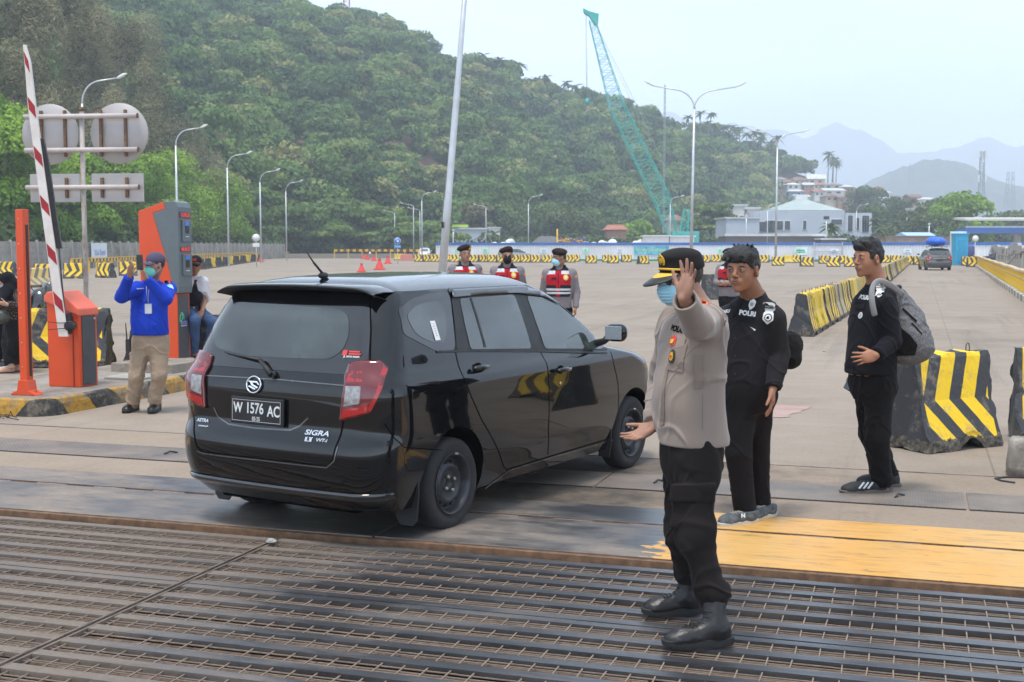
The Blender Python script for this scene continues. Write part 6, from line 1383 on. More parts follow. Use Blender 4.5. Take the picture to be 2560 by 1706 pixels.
for s,x,y,sz in (('W',-.150,.012,.088),('1576',-.012,.014,.092),('AC',.142,.004,.092),('05·25',0,-.048,.036)):
    me=textmesh(s,sz,.0006,.0016 if sz > .05 else .0006);wmax=max(v.co.x for v in me.vertices)-min(v.co.x for v in me.vertices)
    for v in me.vertices: v.co=M_ @ Vector((x+v.co.x*.80,y+v.co.y,.0118+v.co.z))
    newobj('plate_characters',me,M_PT,npl)
# emblem: ring with a folded D-shaped mark
M_=rplane(455,745,.006);em=empty('emblem',(0,0,0));em.parent=car
q=MB();q.M=M_
for rx,ry,th in ((.0575,.050,.0065),):
    pts=[(rx*math.cos(t),ry*math.sin(t),.004) for t in np.linspace(0,2*PI,41)];q.tube(pts,th,6,False)
q.build('emblem_ring',M_CHR,em)
q=MB();q.M=M_;q.prism([(-.052,.022),(.028,.022),(.048,.004),(.040,.0),(.024,.013),(-.030,.013)],.003,.009,lambda u,v,d: (u,v,d));q.prism([(-.030,.013),(-.018,-.004),(.030,-.022),(.040,-.013),(.0,.0),(-.012,.013)],.003,.008,lambda u,v,d: (u,v,d));q.prism([(-.046,-.012),(.012,-.030),(.022,-.024),(-.030,-.006)],.003,.008,lambda u,v,d: (u,v,d));q.build('emblem_mark',M_CHR,em)
for s,cx,cy,sz,m,sh in (('SIGRA',781,1008,.052,M_CHR,.25),('VVT-i',806,1048,.034,M_CHR,.1),('ASTRA',184,940,.036,M_CHR,.15),('DAIHATSU',184,972,.017,M_CHR,0)):
    M_=rplane(cx,cy,.004);me=textmesh(s,sz,.0015,.0012 if sz > .03 else .0004,shear=sh)
    for v in me.vertices: v.co=M_ @ Vector((v.co.x*(1.25 if s == 'SIGRA' else 1),v.co.y*.82,v.co.z+.001))
    newobj('badge',me,m,car)
M_=rplane(737,1042,.004);q=MB();q.M=M_;q.box((0,0,.001),(.05,.028,.003));q.build('badge',M_CHR,car,bevel=.001);text('badge_letter','R',M_ @ Matrix.Translation((0,0,.003)),M_SEAM,car,size=.03,bold=.001)
# dealer sticker on the glass
M_=rplane(970,578,.008)
q=MB();q.M=M_;q.box((-.052,.008,0),(.032,.032,.001));q.box((.012,.016,0),(.075,.010,.001));q.box((.018,.002,0),(.085,.010,.001));q.build('sticker',mat('sticker_red',(.6,.05,.05),.5),car);text('sticker_text','JL. RAYA PASAR',M_ @ Matrix.Translation((0,-.016,0)),M_WHITE,car,size=.016,bold=.0004)
M_=rplane(150,536,.008);q=MB();q.M=M_;q.box((0,.0,0),(.035,.008,.001));q.build('sticker',mat('sticker_red',(.6,.05,.05),.5),car);q=MB();q.M=M_;q.box((0,.011,0),(.035,.006,.001));q.build('sticker',M_BLUE,car)
x,z=side_px(281/2.305+960,385/2.305+660);p=S_side(x,z,.008);e=S_side(x+.02,z-.1,.008)-p;q=MB();q.M=frame(p,(1,0,0),S_side(x-.035,z+.11,.008)-p);q.box((0,0,0),(.052,.125,.001));q.build('paper_label',M_WHITE,car)
for k in range(6): text('label_text','IIIII III' if k % 2 else 'III IIII',q.M @ Matrix.Translation((0,.042-k*.015,.001)),mat('ink_grey',(.3,.3,.3),.8),car,size=.007)
# wiper
w0_,w1_,w2_=(S_rear(*ctr(560,690),.03),S_rear(*ctr(505,610),.035),S_rear(*ctr(310,568),.018));q=MB();q.cyl(S_rear(*ctr(560,690),.0),w0_,.022,seg=12);q.tube([w0_,w0_.lerp(w1_,.5),w1_],[.019,.016,.012],8);q.tube([w1_+Vector((.004,0,0)),w1_.lerp(w2_,.5),w2_],[.010,.009,.005],6);q.build('wiper',M_TRIM,car)
# spoiler with dark underside
sp_=MB();cols=24;vs=[]
for i in range(cols+1):
    y=-.63+1.26*i/cols;f_=abs(y)/.63;dz=-.022*f_**2-(.030*max(0,(f_-.80)/.20)**1.6);xo=.05*f_**2
    for dx,dzz in ((.44,.004),(.32,.006),(.235,-.004),(.222,-.010),(.226,-.019),(.26,-.024),(.37,-.045)): vs.append((dx+xo,y,1.535+dzz+dz))
nn_=7;sp_.add(vs,[(i*nn_+k,(i+1)*nn_+k,(i+1)*nn_+k+1,i*nn_+k+1) for i in range(cols) for k in range(nn_-1)],True);o=sp_.build('spoiler',[M_PAINT,M_TRIM],car)
for p_ in o.data.polygons:
    if p_.normal.z < -.35: p_.material_index=1
for sg in (-1,1):
    pass
M_=CARI @ P(0,0,1) if False else None
def zroof(x,y): return 1.49+(1.585-.02*((x-1.35)/.9)**2-1.49)*(1-min(1,abs(y)/.64)**3.4)
ab=min((Vector((.56,y,zroof(.56,y)-.004)) for y in np.linspace(-.3,.4,71)),key=lambda v: abs((CARM @ v).x/((CARM @ v).y)*FPX+1280-808));q=MB();q.ell(ab+Vector((0,0,.012)),(.046,.020,.022),seg=14,rings=8);q.build('antenna_base',M_TRIM,car);
dd=(CARM @ ab);tip=CARI @ P(768,632,dd.y-.16);q=MB();q.tube([ab+Vector((0,0,.02)),ab.lerp(tip,.6),ab.lerp(tip,.61),tip],[.008,.007,.0055,.004],6);q.build('antenna_rod',M_TRIM,car)
# lower bumper lip, reflector, exhaust, underside, mudflaps
q=MB();vs=[];cols=40
for i in range(cols+1):
    y=-.78+1.56*i/cols
    for z,of in ((.325,.004),(.317,.020),(.295,.026),(.274,.010)): vs.append(S_rear(y,z,of))
q.add(vs,[(i*4+k,(i+1)*4+k,(i+1)*4+k+1,i*4+k+1) for i in range(cols) for k in range(3)],True);q.build('bumper_lip',mat('lip_gloss',(.012,.013,.016),.15,coat=1),car)
q=MB();q.box((1.9,0,.22),(3.4,1.1,.1));q.box((.62,.25,.30),(.35,.5,.14));q.build('underbody',M_SEAM,car,bevel=.02);q=MB();q.tube([(.18,-.42,.245),(.5,-.42,.25)],.022,10);q.build('exhaust_pipe',mat('exhaust',(.15,.12,.1),.5,.7),car)
for sg in (-1,1):
    q=MB();q.prism([(-.235,.40),(.03,.40),(.045,.30),(.03,.12),(-.02,.085),(-.17,.085),(-.225,.13),(-.25,.25)],0,.012,lambda u,v,d: (AXR-.365+d-.05*(.4-v),sg*(.81+u*.62),v));q.build('mud_flap',M_TRIM,car,bevel=.004)
    q=MB();q.prism([(-.1,.40),(.03,.40),(.04,.25),(.02,.14),(-.12,.14)],0,.012,lambda u,v,d: (AXF-.36+d-.05*(.4-v),sg*(.81+u*.7),v));q.build('mud_flap',M_TRIM,car,bevel=.004)
# front screen and lamps (seen only from elsewhere)
patch('windscreen',rnd_poly([(-.56,1.07),(.56,1.07),(.42,1.44),(-.42,1.44)],.05),lambda u,v: S_front(u,v,.004),M_CGL,car)
for sg in (-1,1): patch('headlight',rnd_poly([(sg*.42,.80),(sg*.70,.84),(sg*.76,.72),(sg*.50,.68)],.03),lambda u,v: S_front(u,v,.006),M_CLR,car)
patch('grille',rnd_poly([(-.45,.60),(.45,.60),(.38,.38),(-.38,.38)],.03),lambda u,v: S_front(u,v,.005),M_TRIM,car)
# wheels
def wheel(cx,cy,sg,detail=True):
    w=empty('wheel',(cx,cy,TR));w.parent=car;s=sg
    q=MB();q.lathe([(.187,s*-.165),(.20,s*-.17),(.262,s*-.172),(.284,s*-.150),(TR,s*-.115),(TR,s*-.05),(.284,s*-.018),(.262,s*.002),(.235,s*.004),(.205,s*-.003),(.187,s*-.008)],axis='y',seg=56);q.build('tyre',M_TYRE,w)
    q=MB();q.lathe([(.190,s*-.165),(.188,s*-.006),(.193,s*.003),(.187,s*.004),(.180,s*-.004),(.172,s*-.022),(.166,s*-.05),(.155,s*-.062),(.138,s*-.045),(.118,s*-.024),(.104,s*-.020),(.096,s*-.030),(.085,s*-.040),(.045,s*-.036),(.036,s*-.030),(.030,s*-.045),(0,s*-.048)],axis='y',seg=56);rim=q.build('rim',M_RIM,w)
    for i in range(14 if detail else 0):
        t=2*PI*i/14;q=MB();c_=(.137*math.cos(t),s*-.0385,.137*math.sin(t));q.ell(c_,(.0125,.006,.0125),Euler((0,0,0)),12,6);q.build('rim_hole',M_HOLE,rim)
    for i in range(4 if detail else 0):
        t=2*PI*i/4+.5;c_=Vector((.050*math.cos(t),s*-.036,.050*math.sin(t)));q=MB();q.cyl(c_,c_+Vector((0,s*.024,0)),.0115,.010,seg=6);q.build('wheel_nut',mat('nut',(.4,.39,.33),.35,.8),rim)
    if detail: q=MB();q.box((.03,s*.003,.186),(.036,.01,.012),rot=Euler((0,.15,0)));q.build('balance_weight',M_CHR,rim)
    return w
wheel(AXR,-.835,-1);wheel(AXF,-.835,-1);wheel(AXR,.835,1,False);wheel(AXF,.835,1,False)
# ---- the farther cars: same kind of body in other colours
def far_car(loc,rz,label,col,sc,name):
    c=empty(name,loc,rz,label,'car');m=mat('paint_%.2f' % col[0],col,.3,.3,coat=.8,var=.05)
    for ch in kids(car):
        b=ch.name.split('.')[0]
        if b in ('body','window_glass','window_surround','rear_window','windscreen','headlight','spoiler','underbody','bumper_lip','mirror_shell'):
            o=ch.copy();COL.objects.link(o);o.parent=c
            if b in ('body','spoiler','mirror_shell'): o.data=ch.data.copy();o.data.materials[0]=m
        if b in ('wheel','tail_light'):
            o=ch.copy();COL.objects.link(o);o.parent=c
            for g in kids(ch):
                if g.name.split('.')[0] in ('tyre','rim','lens','lamp_segment'): h=g.copy();COL.objects.link(h);h.parent=o
    c.scale=sc;return c
a=G(2322,676);b=G(2394,678);fc=far_car(Vector(((a.x+b.x)/2,a.y-.8,0)),PI/2-.16,'dark grey people carrier with blue bundle on its roof, driving away down the road',(.08,.078,.075),(1.1,1.1,1.05),'minivan')
q=MB()
for sg in (-1,1): q.prism([(.55*sg,.93),(.82*sg,.97),(.80*sg,.76),(.66*sg,.78)],0,.012,lambda u,v,d: S_rear(u*.97,v,.02+d) if True else None)
q.build('brake_light',mat('brake_lit',(.7,.05,.03),.3,emit=((1,.08,.04),.9)),fc)
q=MB();q.box((.03,0,.84),(.02,.9,.06));q.build('chrome_bar',M_CHR,fc);q=MB();q.box((.03,0,.72),(.02,.42,.13));q.build('number_plate',M_BLK,fc)
q=MB()
for yy in (-.5,.5): q.tube([(.4,yy,1.60),(.45,yy,1.68),(2.2,yy,1.68),(2.3,yy,1.58)],.02,6)
for xx in (.7,1.3,1.9): q.tube([(xx,-.5,1.68),(xx,.5,1.68)],.018,6)
q.build('roof_rack',M_TRIM,fc)
rc_=(Matrix.Translation(fc.location) @ Matrix.Rotation(fc.rotation_euler.z,4,'Z')) @ Vector((1.25*1.1,0,1.73*1.05))
f=Field(rc_-Vector((.9,1.2,.15)),rc_+Vector((.9,1.2,.95)),.04);f.ell(rc_+Vector((-.1,0,.32)),(.68,.95,.36),k=.0);f.ell(rc_+Vector((.3,.2,.28)),(.42,.6,.3),k=.1);f.ell(rc_+Vector((-.3,-.1,.42)),(.34,.5,.26),k=.1)
V,Q=f.mesh();N_=vnormals(V,Q);V=V+N_*(fbm(V[:,0]*4,V[:,1]*4,V[:,2]*4,3)*.07)[:,None];o=np_mesh('roof_bundle',V-np.array(rc_),Q,mat('tarp_blue',(.01,.12,.62),.45,bump=.4,bscale=8),smooth=True,loc=rc_);tag(o,'lumpy bright blue tarpaulin bundle tied on the roof of the grey car','bundle')
far_car(G(1290,655)+Vector((-2,2.5,0)),.35,'silver grey people carrier behind the barriers between two berets',(.30,.32,.34),(1.05,1.05,1.02),'minivan')
far_car(Vector((P(1064,640,190).x,190,0)),-PI/2,'small white car beyond the far guard rail, left of the leaning pole',(.62,.62,.60),(1.05,1.05,1),'hatchback')
far_car(Vector((P(2556,640,100).x+2.2,104,0)),2.4,'dark car partly visible beyond the right hand slabs',(.05,.06,.09),(1.05,1.05,1),'hatchback')
# ================================================================== people
from mathutils.bvhtree import BVHTree
V3=Vector
def skin_mat(name,c,spots=.12):
    n=NT(name);a=n.noise(9,5,.6);f=n.noise(70,3);col=n.ramp(a,[(.3,tuple(x*(1-spots) for x in c)),(.7,(min(1,c[0]*1.10),c[1]*1.04,c[2]))])
    n.set(Base_Color=col,Roughness=.5,Subsurface_Weight=.15,Subsurface_Scale=.008);n.b.inputs['Subsurface Radius'].default_value=(1,.35,.2);n.b.inputs['Specular IOR Level'].default_value=.35;n.bump(f,.12,.002);return n.m
def cloth_mat(name,c,var=.08,weave=420,rough=.85,sheen=.03,pat=None):
    n=NT(name);a=n.noise(5,5,.6);col=n.ramp(a,[(.3,tuple(x*(1-var) for x in c)),(.7,tuple(x*(1+var) for x in c))])
    if pat: col=pat(n,col)
    n.set(Base_Color=col,Roughness=rough,Sheen_Weight=sheen);n.b.inputs['Specular IOR Level'].default_value=.12;n.bump(n.noise(weave,2),.15,.001);return n.m
SK1=skin_mat('skin_tan',(.35,.19,.13));SK2=skin_mat('skin_brown',(.30,.145,.085));SK3=skin_mat('skin_warm',(.36,.175,.105));SKL=skin_mat('skin_light',(.50,.30,.21))
M_HAIR=mat('black_hair',(.010,.009,.009),.42,var=.5,scale=30,bump=.6,bscale=220);M_LIP=mat('lips',(.30,.115,.085),.5,var=.1);M_EYEW=mat('eye_white',(.55,.52,.48),.25,var=.02);M_IRIS=mat('iris',(.012,.007,.005),.1,coat=1);M_BROW=mat('eyebrow',(.018,.014,.012),.8)
M_BOOT=mat('boot_leather',(.010,.009,.009),.42,var=.3,scale=12,bump=.15,bscale=60);M_SOLE=mat('sole_black',(.016,.016,.016),.7);M_LACE=mat('lace',(.02,.02,.02),.8)
def hmat(fwd,up=(0,0,1)):
    x=Vector(fwd).normalized();y=Vector(up).cross(x).normalized();z=x.cross(y);return Matrix((x,y,z)).transposed()
def head_sdf(f,C,M,s=1.0,wide=1.0,k=.018,ear=True,detail=True):
    g=lambda x,y,z: C+M @ Vector((x*s,y*s*wide,z*s));e=lambda c,r,k=k,op='u': f.ell(g(*c),(r[0]*s,r[1]*s*wide,r[2]*s),M,k,op)
    e((-.014,0,.032),(.094,.075,.086));e((.028,0,.018),(.066,.064,.078),.03);e((.044,.030,-.030),(.036,.031,.038),.03);e((.044,-.030,-.030),(.036,.031,.038),.03)
    e((.020,0,-.055),(.056,.054,.050),.03);e((.048,0,-.082),(.036,.034,.030),.03);e((.072,0,-.100),(.017,.019,.016),.02)
    if detail:
        f.cone(g(.080,-.034,.027),g(.080,.034,.027),.011*s,k=.016);e((.100,.031,.006),(.020,.019,.012),.012,'s');e((.100,-.031,.006),(.020,.019,.012),.012,'s')
        f.cone(g(.088,0,.020),g(.110,0,-.020),.006*s,.0115*s,k=.012);e((.101,.012,-.027),(.011,.009,.008),.006);e((.101,-.012,-.027),(.011,.009,.008),.006)
        e((.080,0,-.056),(.018,.030,.020),.016);e((.0955,0,-.0505),(.007,.021,.0055),.004);e((.0945,0,-.0605),(.0075,.018,.0065),.004);e((.101,0,-.0555),(.010,.026,.0016),.002,'s')
        for y in (.031,-.031): e((.0805,y,.0075),(.0145,.0165,.0125),.004)
    if ear:
        for sg in (1,-1):
            R2=M @ Euler((0,.18,sg*.28)).to_matrix();f.ell(g(-.006,sg*.080/wide**.3,-.004),(.021*s,.010*s,.034*s),R2,.006);f.ell(g(-.012,sg*.076/wide**.3,-.026),(.012*s,.009*s,.012*s),R2,.006)
            f.ell(g(-.002,sg*.087/wide**.3,.0),(.010*s,.006*s,.018*s),R2,.004,'s')
def hand_sdf(f,W,d,n,th,curl=(.3,.25,.3,.35,.4),spread=.10,s=1.0,k=.006):
    """W wrist; d fingers; n palm faces; th towards the thumb; curl[0] thumb, then index..little"""
    d,n,th=Vector(d).normalized(),Vector(n).normalized(),Vector(th).normalized();n=(n-d*n.dot(d)).normalized();th=(th-d*th.dot(d)-n*th.dot(n)).normalized()
    M=Matrix((d,th,n)).transposed();f.ell(W+d*.045*s,(.056*s,.040*s,.0165*s),M,k*2);f.ell(W+d*.072*s,(.026*s,.041*s,.014*s),M,k*2);f.ell(W+d*.035*s+th*.022*s+n*.007*s,(.034*s,.020*s,.017*s),M,k*2);f.ell(W+d*.035*s-th*.022*s+n*.006*s,(.034*s,.016*s,.015*s),M,k*2)
    for i,(o,L_,r) in enumerate(((.029,.074,.0088),(.0095,.083,.0090),(-.0105,.077,.0086),(-.029,.060,.0076))):
        b=W+d*(.086-abs(i-1.2)*.003)*s+th*o*s;a=spread*(1.5-i)*.55;dd=(d*math.cos(a)+th*math.sin(a)).normalized();ang=curl[i+1]*.55;p=b-dd*.012*s
        for j,(l,r0,r1) in enumerate(((.50,1.05,.98),(.29,.98,.88),(.22,.88,.74))):
            v=dd*math.cos(ang)+n*math.sin(ang);q=p+v*(L_*l*s+(.012*s if j == 0 else 0));f.cone(p,q,r*r0*s,r*r1*s,k=.003 if j else .007);p=q;ang+=curl[i+1]*(.95 if j == 0 else .65)
    t0=W+d*.018*s+th*.022*s+n*.006*s;a=.72;v=(d*math.cos(a)+th*math.sin(a)+n*.25*curl[0]*2).normalized();p=t0
    for j,(l,r0,r1) in enumerate(((.045,.0135,.0108),(.032,.0105,.0098),(.026,.0098,.0080))):
        q=p+v*l*s;f.cone(p,q,r0*s,r1*s,k=.008 if j == 0 else .003);p=q;v=(v+n*curl[0]*.5+d*.25).normalized()
def folds(A=.004,sc=9,vert=.45,seed=0.0,ridge=.9,shear=.8):
    def d(V,N):
        x,y,z=V[:,0]*sc+seed,V[:,1]*sc+seed*.7,V[:,2]*sc;w=fbm(x*.5,y*.5,z*.5+9,2)*1.6;a=fbm(x,y,z*vert,3)
        t=x*.8+y*.6+z*shear;v=y*.8-x*.6;b=1-np.abs(vnoise(t*1.25+w,v*.9+w,z*vert*.45+w))*4.5;t2=x*.6-y*.8-z*shear*.8;c=1-np.abs(vnoise(t2*1.7+w+5,v*.7,z*vert*.6-w))*5
        return A*(.8*a+ridge*(np.clip(b,0,1)+.6*np.clip(c,0,1))-.25)*np.clip((N[:,2]+.75)*4,0,1)
    return d
class Surf:
    def __init__(s,o):
        me=o.data;s.mw=o.parent.location.copy() if o.parent else Vector();n=len(me.vertices);co=np.empty(n*3,np.float32);me.vertices.foreach_get('co',co);s.b=BVHTree.FromPolygons([tuple(v) for v in co.reshape(-1,3)],[tuple(p.vertices) for p in me.polygons]);s.o=o
    def px(s,x,y,up=(0,0,1)):
        d=ray(x,y);o=Vector((0,0,CAMH))-s.mw;loc,no,i,_=s.b.ray_cast(o,d.normalized())
        if loc is None: return None
        nb=Vector(no)
        for dx,dy in ((5,0),(-5,0),(0,5),(0,-5)):
            l2,n2,_,_=s.b.ray_cast(o,ray(x+dx,y+dy).normalized())
            if l2 is not None and (l2-loc).length < .05: nb+=n2
        nb.normalize()
        if nb.dot(d) > 0: nb=-nb
        rt=Vector(up).cross(nb).normalized();return frame(loc,rt,Vector(up))
    def snap(s,co,n,off):
        loc,no,i,_=s.b.ray_cast(co+n*.06,-n,.14)
        return (loc+n*off) if loc is not None else co+n*off
    def decal(s,name,x,y,m,parent,poly=None,me=None,off=.0018,rot=0.0,up=(0,0,1),thick=True,step=.012):
        F_=s.px(x,y,up)
        if F_ is None: print('decal missed',name,x,y);return None
        F_=F_ @ Matrix.Rotation(rot,4,'Z');n=F_.to_3x3() @ Vector((0,0,1))
        if poly is not None:
            bm=bmesh.new();bm.faces.new([bm.verts.new((u,v,0)) for u,v in poly])
            for ax in (0,1):
                lo,hi=min(p[ax] for p in poly),max(p[ax] for p in poly);k=lo+step
                while k < hi: co=[0,0,0];no=[0,0,0];co[ax]=k;no[ax]=1;bmesh.ops.bisect_plane(bm,geom=bm.verts[:]+bm.edges[:]+bm.faces[:],plane_co=co,plane_no=no);k+=step
            bmesh.ops.triangulate(bm,faces=bm.faces[:]);me=bpy.data.meshes.new(name);bm.to_mesh(me);bm.free()
        for v in me.vertices: z=v.co.z;v.co=s.snap(F_ @ Vector((v.co.x,v.co.y,0)),n,off+max(0,z))
        o=newobj(name,me,m,parent,smooth=False)
        if thick and poly is not None: md_=o.modifiers.new('s','SOLIDIFY');md_.thickness=.0016;md_.offset=1
        return o
    def text(s,name,t,x,y,size,m,parent,bold=.001,rot=0.0,off=.003,shear=0,space=1.0): return s.decal(name,x,y,m,parent,me=textmesh(t,size,.0004,bold,shear=shear,space=space),off=off,rot=rot)
def rect(w,h,r=.004): return rnd_poly([(-w/2,-h/2),(w/2,-h/2),(w/2,h/2),(-w/2,h/2)],r,3)
def circ(r,r2=None,n=20): return [(r*math.cos(2*PI*i/n),(r2 or r)*math.sin(2*PI*i/n)) for i in range(n)]
def person(label,root,fwd,C,hf,sec,arms,legs,skin,h=.006,hs=1.0,hup=(0,0,1),wide=1.0,neck=.055,lo=None,hi=None,detail=True,name='person',group=None,neck_to=None):
    """skin body as one continuous surface; returns root empty, field bounds, head matrix"""
    t=empty(name,root,0,label,'person',group);M=hmat(hf,hup);pts=[C]+[a[i] for a in arms for i in range(3)]+[p for l in legs for p in l]
    lo=Vector([min(p[i] for p in pts) for i in range(3)])-Vector((.3,.3,.12));hi=Vector([max(p[i] for p in pts) for i in range(3)])+Vector((.3,.3,.16));lo.z=max(lo.z,root.z-.02 if root.z else -.02)
    f=Field(lo,hi,h);o=(root.x,root.y);head_sdf(f,C,M,hs,wide,detail=detail)
    nb=Vector((root.x,root.y,0))+Vector((fwd[0],fwd[1],0))*sec[-1][1];nb.z=sec[-1][0]-.02
    if neck_to: nb=neck_to
    f.cone(C+M @ Vector((-.028,0,-.045))*hs,nb,neck,neck*1.12,k=.03)
    f.loft([(z,a,b,w*.86,d*.84) for z,a,b,w,d in sec],fwd,.04,org=o)
    for a in arms:
        S_,E_,W_,hd=a[:4];f.cone(S_,E_,.050,.040,k=.03);f.cone(E_,W_,.040,.0255,k=.01)
        if hd: hand_sdf(f,W_,*hd)
    for l in legs: f.cone(l[0],l[1],.078,.052,k=.03);f.cone(l[1],l[2],.052,.036,k=.01);f.ell(l[2]+Vector((0,0,-.03)),(.05,.05,.035),k=.02)
    body=f.build('body',skin,t,smooth=1)
    return t,(lo,hi),M,body
def shirt(t,bnd,fwd,org,sec,sleeves,m,h=.006,A=.004,seed=0.,p=2.5,extra=None,cut=None,vert=.5,sc=8,name='shirt',hem=None):
    f=Field(bnd[0],bnd[1],h);f.loft(sec,fwd,0,org=org,p=p)
    for S_,E_,W_,r0,r1,r2 in sleeves:
        f.cone(S_,E_,r0,r1,k=.05);f.cone(E_,W_,r1,r2,k=.012)
    for S_,E_,W_,r0,r1,r2 in sleeves: d=(W_-E_).normalized();f.cutcyl(W_-d*.005,d,r2*1.9,.25)
    if extra: extra(f)
    hz_=hem or sec[0][0];fo=folds(A,sc,vert,seed);return f.build(name,m,t,disp=lambda V,N: fo(V,N)*np.clip((V[:,2]-hz_-.006)/.04,0,1),smooth=2)
def trousers(t,bnd,fwd,org,sec,legs,m,h=.006,A=.004,seed=3.,extra=None,cut=True,name='trousers',vert=.9,sc=9):
    f=Field(bnd[0],bnd[1],h);f.loft(sec,fwd,0,org=org,p=2.3)
    for a,b,c,r0,r1,r2 in legs: f.cone(a,b,r0,r1,k=.05);f.cone(b,c,r1,r2,k=.02)
    if cut:
        for a,b,c,r0,r1,r2 in legs: d=(c-b).normalized();f.cutcyl(c-d*.005,d,r2*1.7,.2)
    if extra: extra(f)
    return f.build(name,m,t,disp=folds(A,sc,vert,seed),smooth=1)
def collar(t,c,fwd,r,m,h=.035,gap=.35,tilt=0.0,spread=.03,name='collar',drop=.03):
    q=MB();n=30;vs=[];a0=math.atan2(fwd[1],fwd[0]);c=Vector(c)-t.location
    for i in range(n+1):
        a=a0+gap+(2*PI-2*gap)*i/n;ca,sa=math.cos(a),math.sin(a);fr=(1+math.cos(a-a0))/2;pz=tilt*-fr
        for rr,zz in ((r*.96,-.025),(r*.98,h+pz),(r*1.02,h+.004+pz),(r+spread*(.6+.5*fr),h*.45+pz-drop*fr),(r+spread*(.75+.6*fr),-.012+pz-drop*(.4+fr)),(r+spread*(.7+.6*fr),-.016+pz-drop*(.4+fr)),(r*1.0+.004,h*.4+pz)): vs.append(c+Vector((ca*rr,sa*rr,zz)))
    q.add(vs,[(i*7+k,(i+1)*7+k,(i+1)*7+k+1,i*7+k+1) for i in range(n) for k in range(6)],True);return q.build(name,m,t,fix=False)
def shoe(t,heel,toe,m,ms,w=.050,hgt=.085,shaft=None,L_pad=0,name='shoe',hh=.006,sole_h=.028,lace=None,r_sh=.05):
    heel,toe=Vector(heel),Vector(toe);d=toe-heel;d.z=0;L_=d.length;d.normalize();s=Vector((-d.y,d.x,0));M=Matrix((d,s,Vector((0,0,1)))).transposed();z0=heel.z
    o=empty(name,(0,0,0));o.parent=t
    f=Field(Vector((min(heel.x,toe.x),min(heel.y,toe.y),z0))-Vector((.1,.1,.02)),Vector((max(heel.x,toe.x),max(heel.y,toe.y),z0))+Vector((.1,.1,.34)),hh)
    P_=lambda u,v,z: heel+d*(u*L_)+s*v+Vector((0,0,z))
    f.ell(P_(.80,0,.035),(L_*.20,w*.98,.040),M,.02);f.ell(P_(.60,0,.045),(L_*.26,w*.92,.050),M,.03);f.ell(P_(.32,0,.055),(L_*.24,w*.80,.060),M,.03);f.ell(P_(.16,0,.055),(L_*.155,w*.76,.062),M,.03)
    if shaft is None: f.cone(P_(.24,0,.06),P_(.22,0,hgt),.042,.040,k=.03);f.plane(P_(0,0,hgt),(0,0,1))
    else: f.cone(P_(.26,0,.08),Vector(shaft),.048,r_sh,k=.03);f.cutcyl(Vector(shaft),(Vector(shaft)-P_(.26,0,.08)).normalized(),.12,.1)
    f.plane(P_(0,0,sole_h*.8),(0,0,-1))
    V,Q=f.mesh();V=relax(V,Q);nz_=fbm(V[:,0]*28,V[:,1]*28,V[:,2]*34,3);N_=vnormals(V,Q);V=V+N_*(nz_*.0035)[:,None];np_mesh('upper',V-np.array(t.location),Q,m,o,smooth=True)
    q=MB();out=[]
    for i in range(28):
        a=2*PI*i/28;u=.5+.53*math.cos(a);ww=w*(.92+.20*max(0,math.cos(a)));v=math.copysign(abs(math.sin(a))**.62,math.sin(a))*ww*(1.02-.10*(abs(u-.42) < .2));out.append((u,v))
    vs=[]
    for z,k_ in ((0.001,.97),(sole_h*.35,1.0),(sole_h,1.01),(sole_h+.004,.97)):
        for u,v in out: uu=.5+(u-.5)*k_;vs.append(P_(uu,v*k_,z+(.012*max(0,(uu-.86)/.14)**2 if z < .01 else .004*max(0,uu-.8)))-t.location)
    n_=len(out);q.add(vs,[(j*n_+i,j*n_+(i+1) % n_,(j+1)*n_+(i+1) % n_,(j+1)*n_+i) for j in range(3) for i in range(n_)]+[tuple(range(n_))[::-1],tuple(3*n_+i for i in range(n_))],False);q.build('sole',ms,o)
    if lace:
        q=MB();bv=BVHTree.FromPolygons([tuple(x) for x in V],[tuple(x) for x in Q])
        for k_ in range(lace):
            pp=[]
            for v in (-.024,0,.024):
                if shaft is None or k_ < 3: o_=P_(.66-(.075 if shaft is None else .06)*k_,v,.5);h_=bv.ray_cast(o_,V3((0,0,-1)))[0]
                else: o_=P_(1.3,v*.8,.105+.024*(k_-3));h_=bv.ray_cast(o_,-d)[0]
                if h_ is not None: pp.append(h_+((h_-o_).normalized()*-.003)-t.location)
            if len(pp) == 3: q.tube(pp,.0032,5)
        q.build('laces',M_LACE if m is not M_SNEAK else M_LACEW,o,fix=False)
    return o
def eyes(t,C,M,s=1.0,wide=1.0,brows=True,gaze=(0,0),thick=.0035):
    g=lambda x,y,z: C-t.location+M @ Vector((x*s,y*s*wide,z*s));eo=Euler((0,0,0))
    for sg in (1,-1):
        q=MB();q.ell(g(.0895,sg*.031,.0068),(.0058*s,.0112*s,.0040*s),M.to_euler(),14,8);q.build('eye',M_EYEW,t)
        q=MB();q.ell(g(.0940,sg*.031+gaze[0],.0068+gaze[1]),(.0030*s,.0056*s,.0044*s),M.to_euler(),12,6);q.build('iris',M_IRIS,t)
        q=MB();q.tube([g(.0880,sg*.0185,.0075),g(.0965,sg*.026,.0125),g(.0968,sg*.034,.0125),g(.0865,sg*.0455,.0065)],[.0012,.0022,.0022,.0012],5);q.build('upper_lid',M_BROW,t)
        if brows: q=MB();q.tube([g(.0925,sg*.014,.0245),g(.0930,sg*.027,.0290),g(.0870,sg*.040,.0285),g(.0770,sg*.050,.0235)],[.0022,thick,thick*.9,.0012],6);q.build('eyebrow',M_BROW,t)
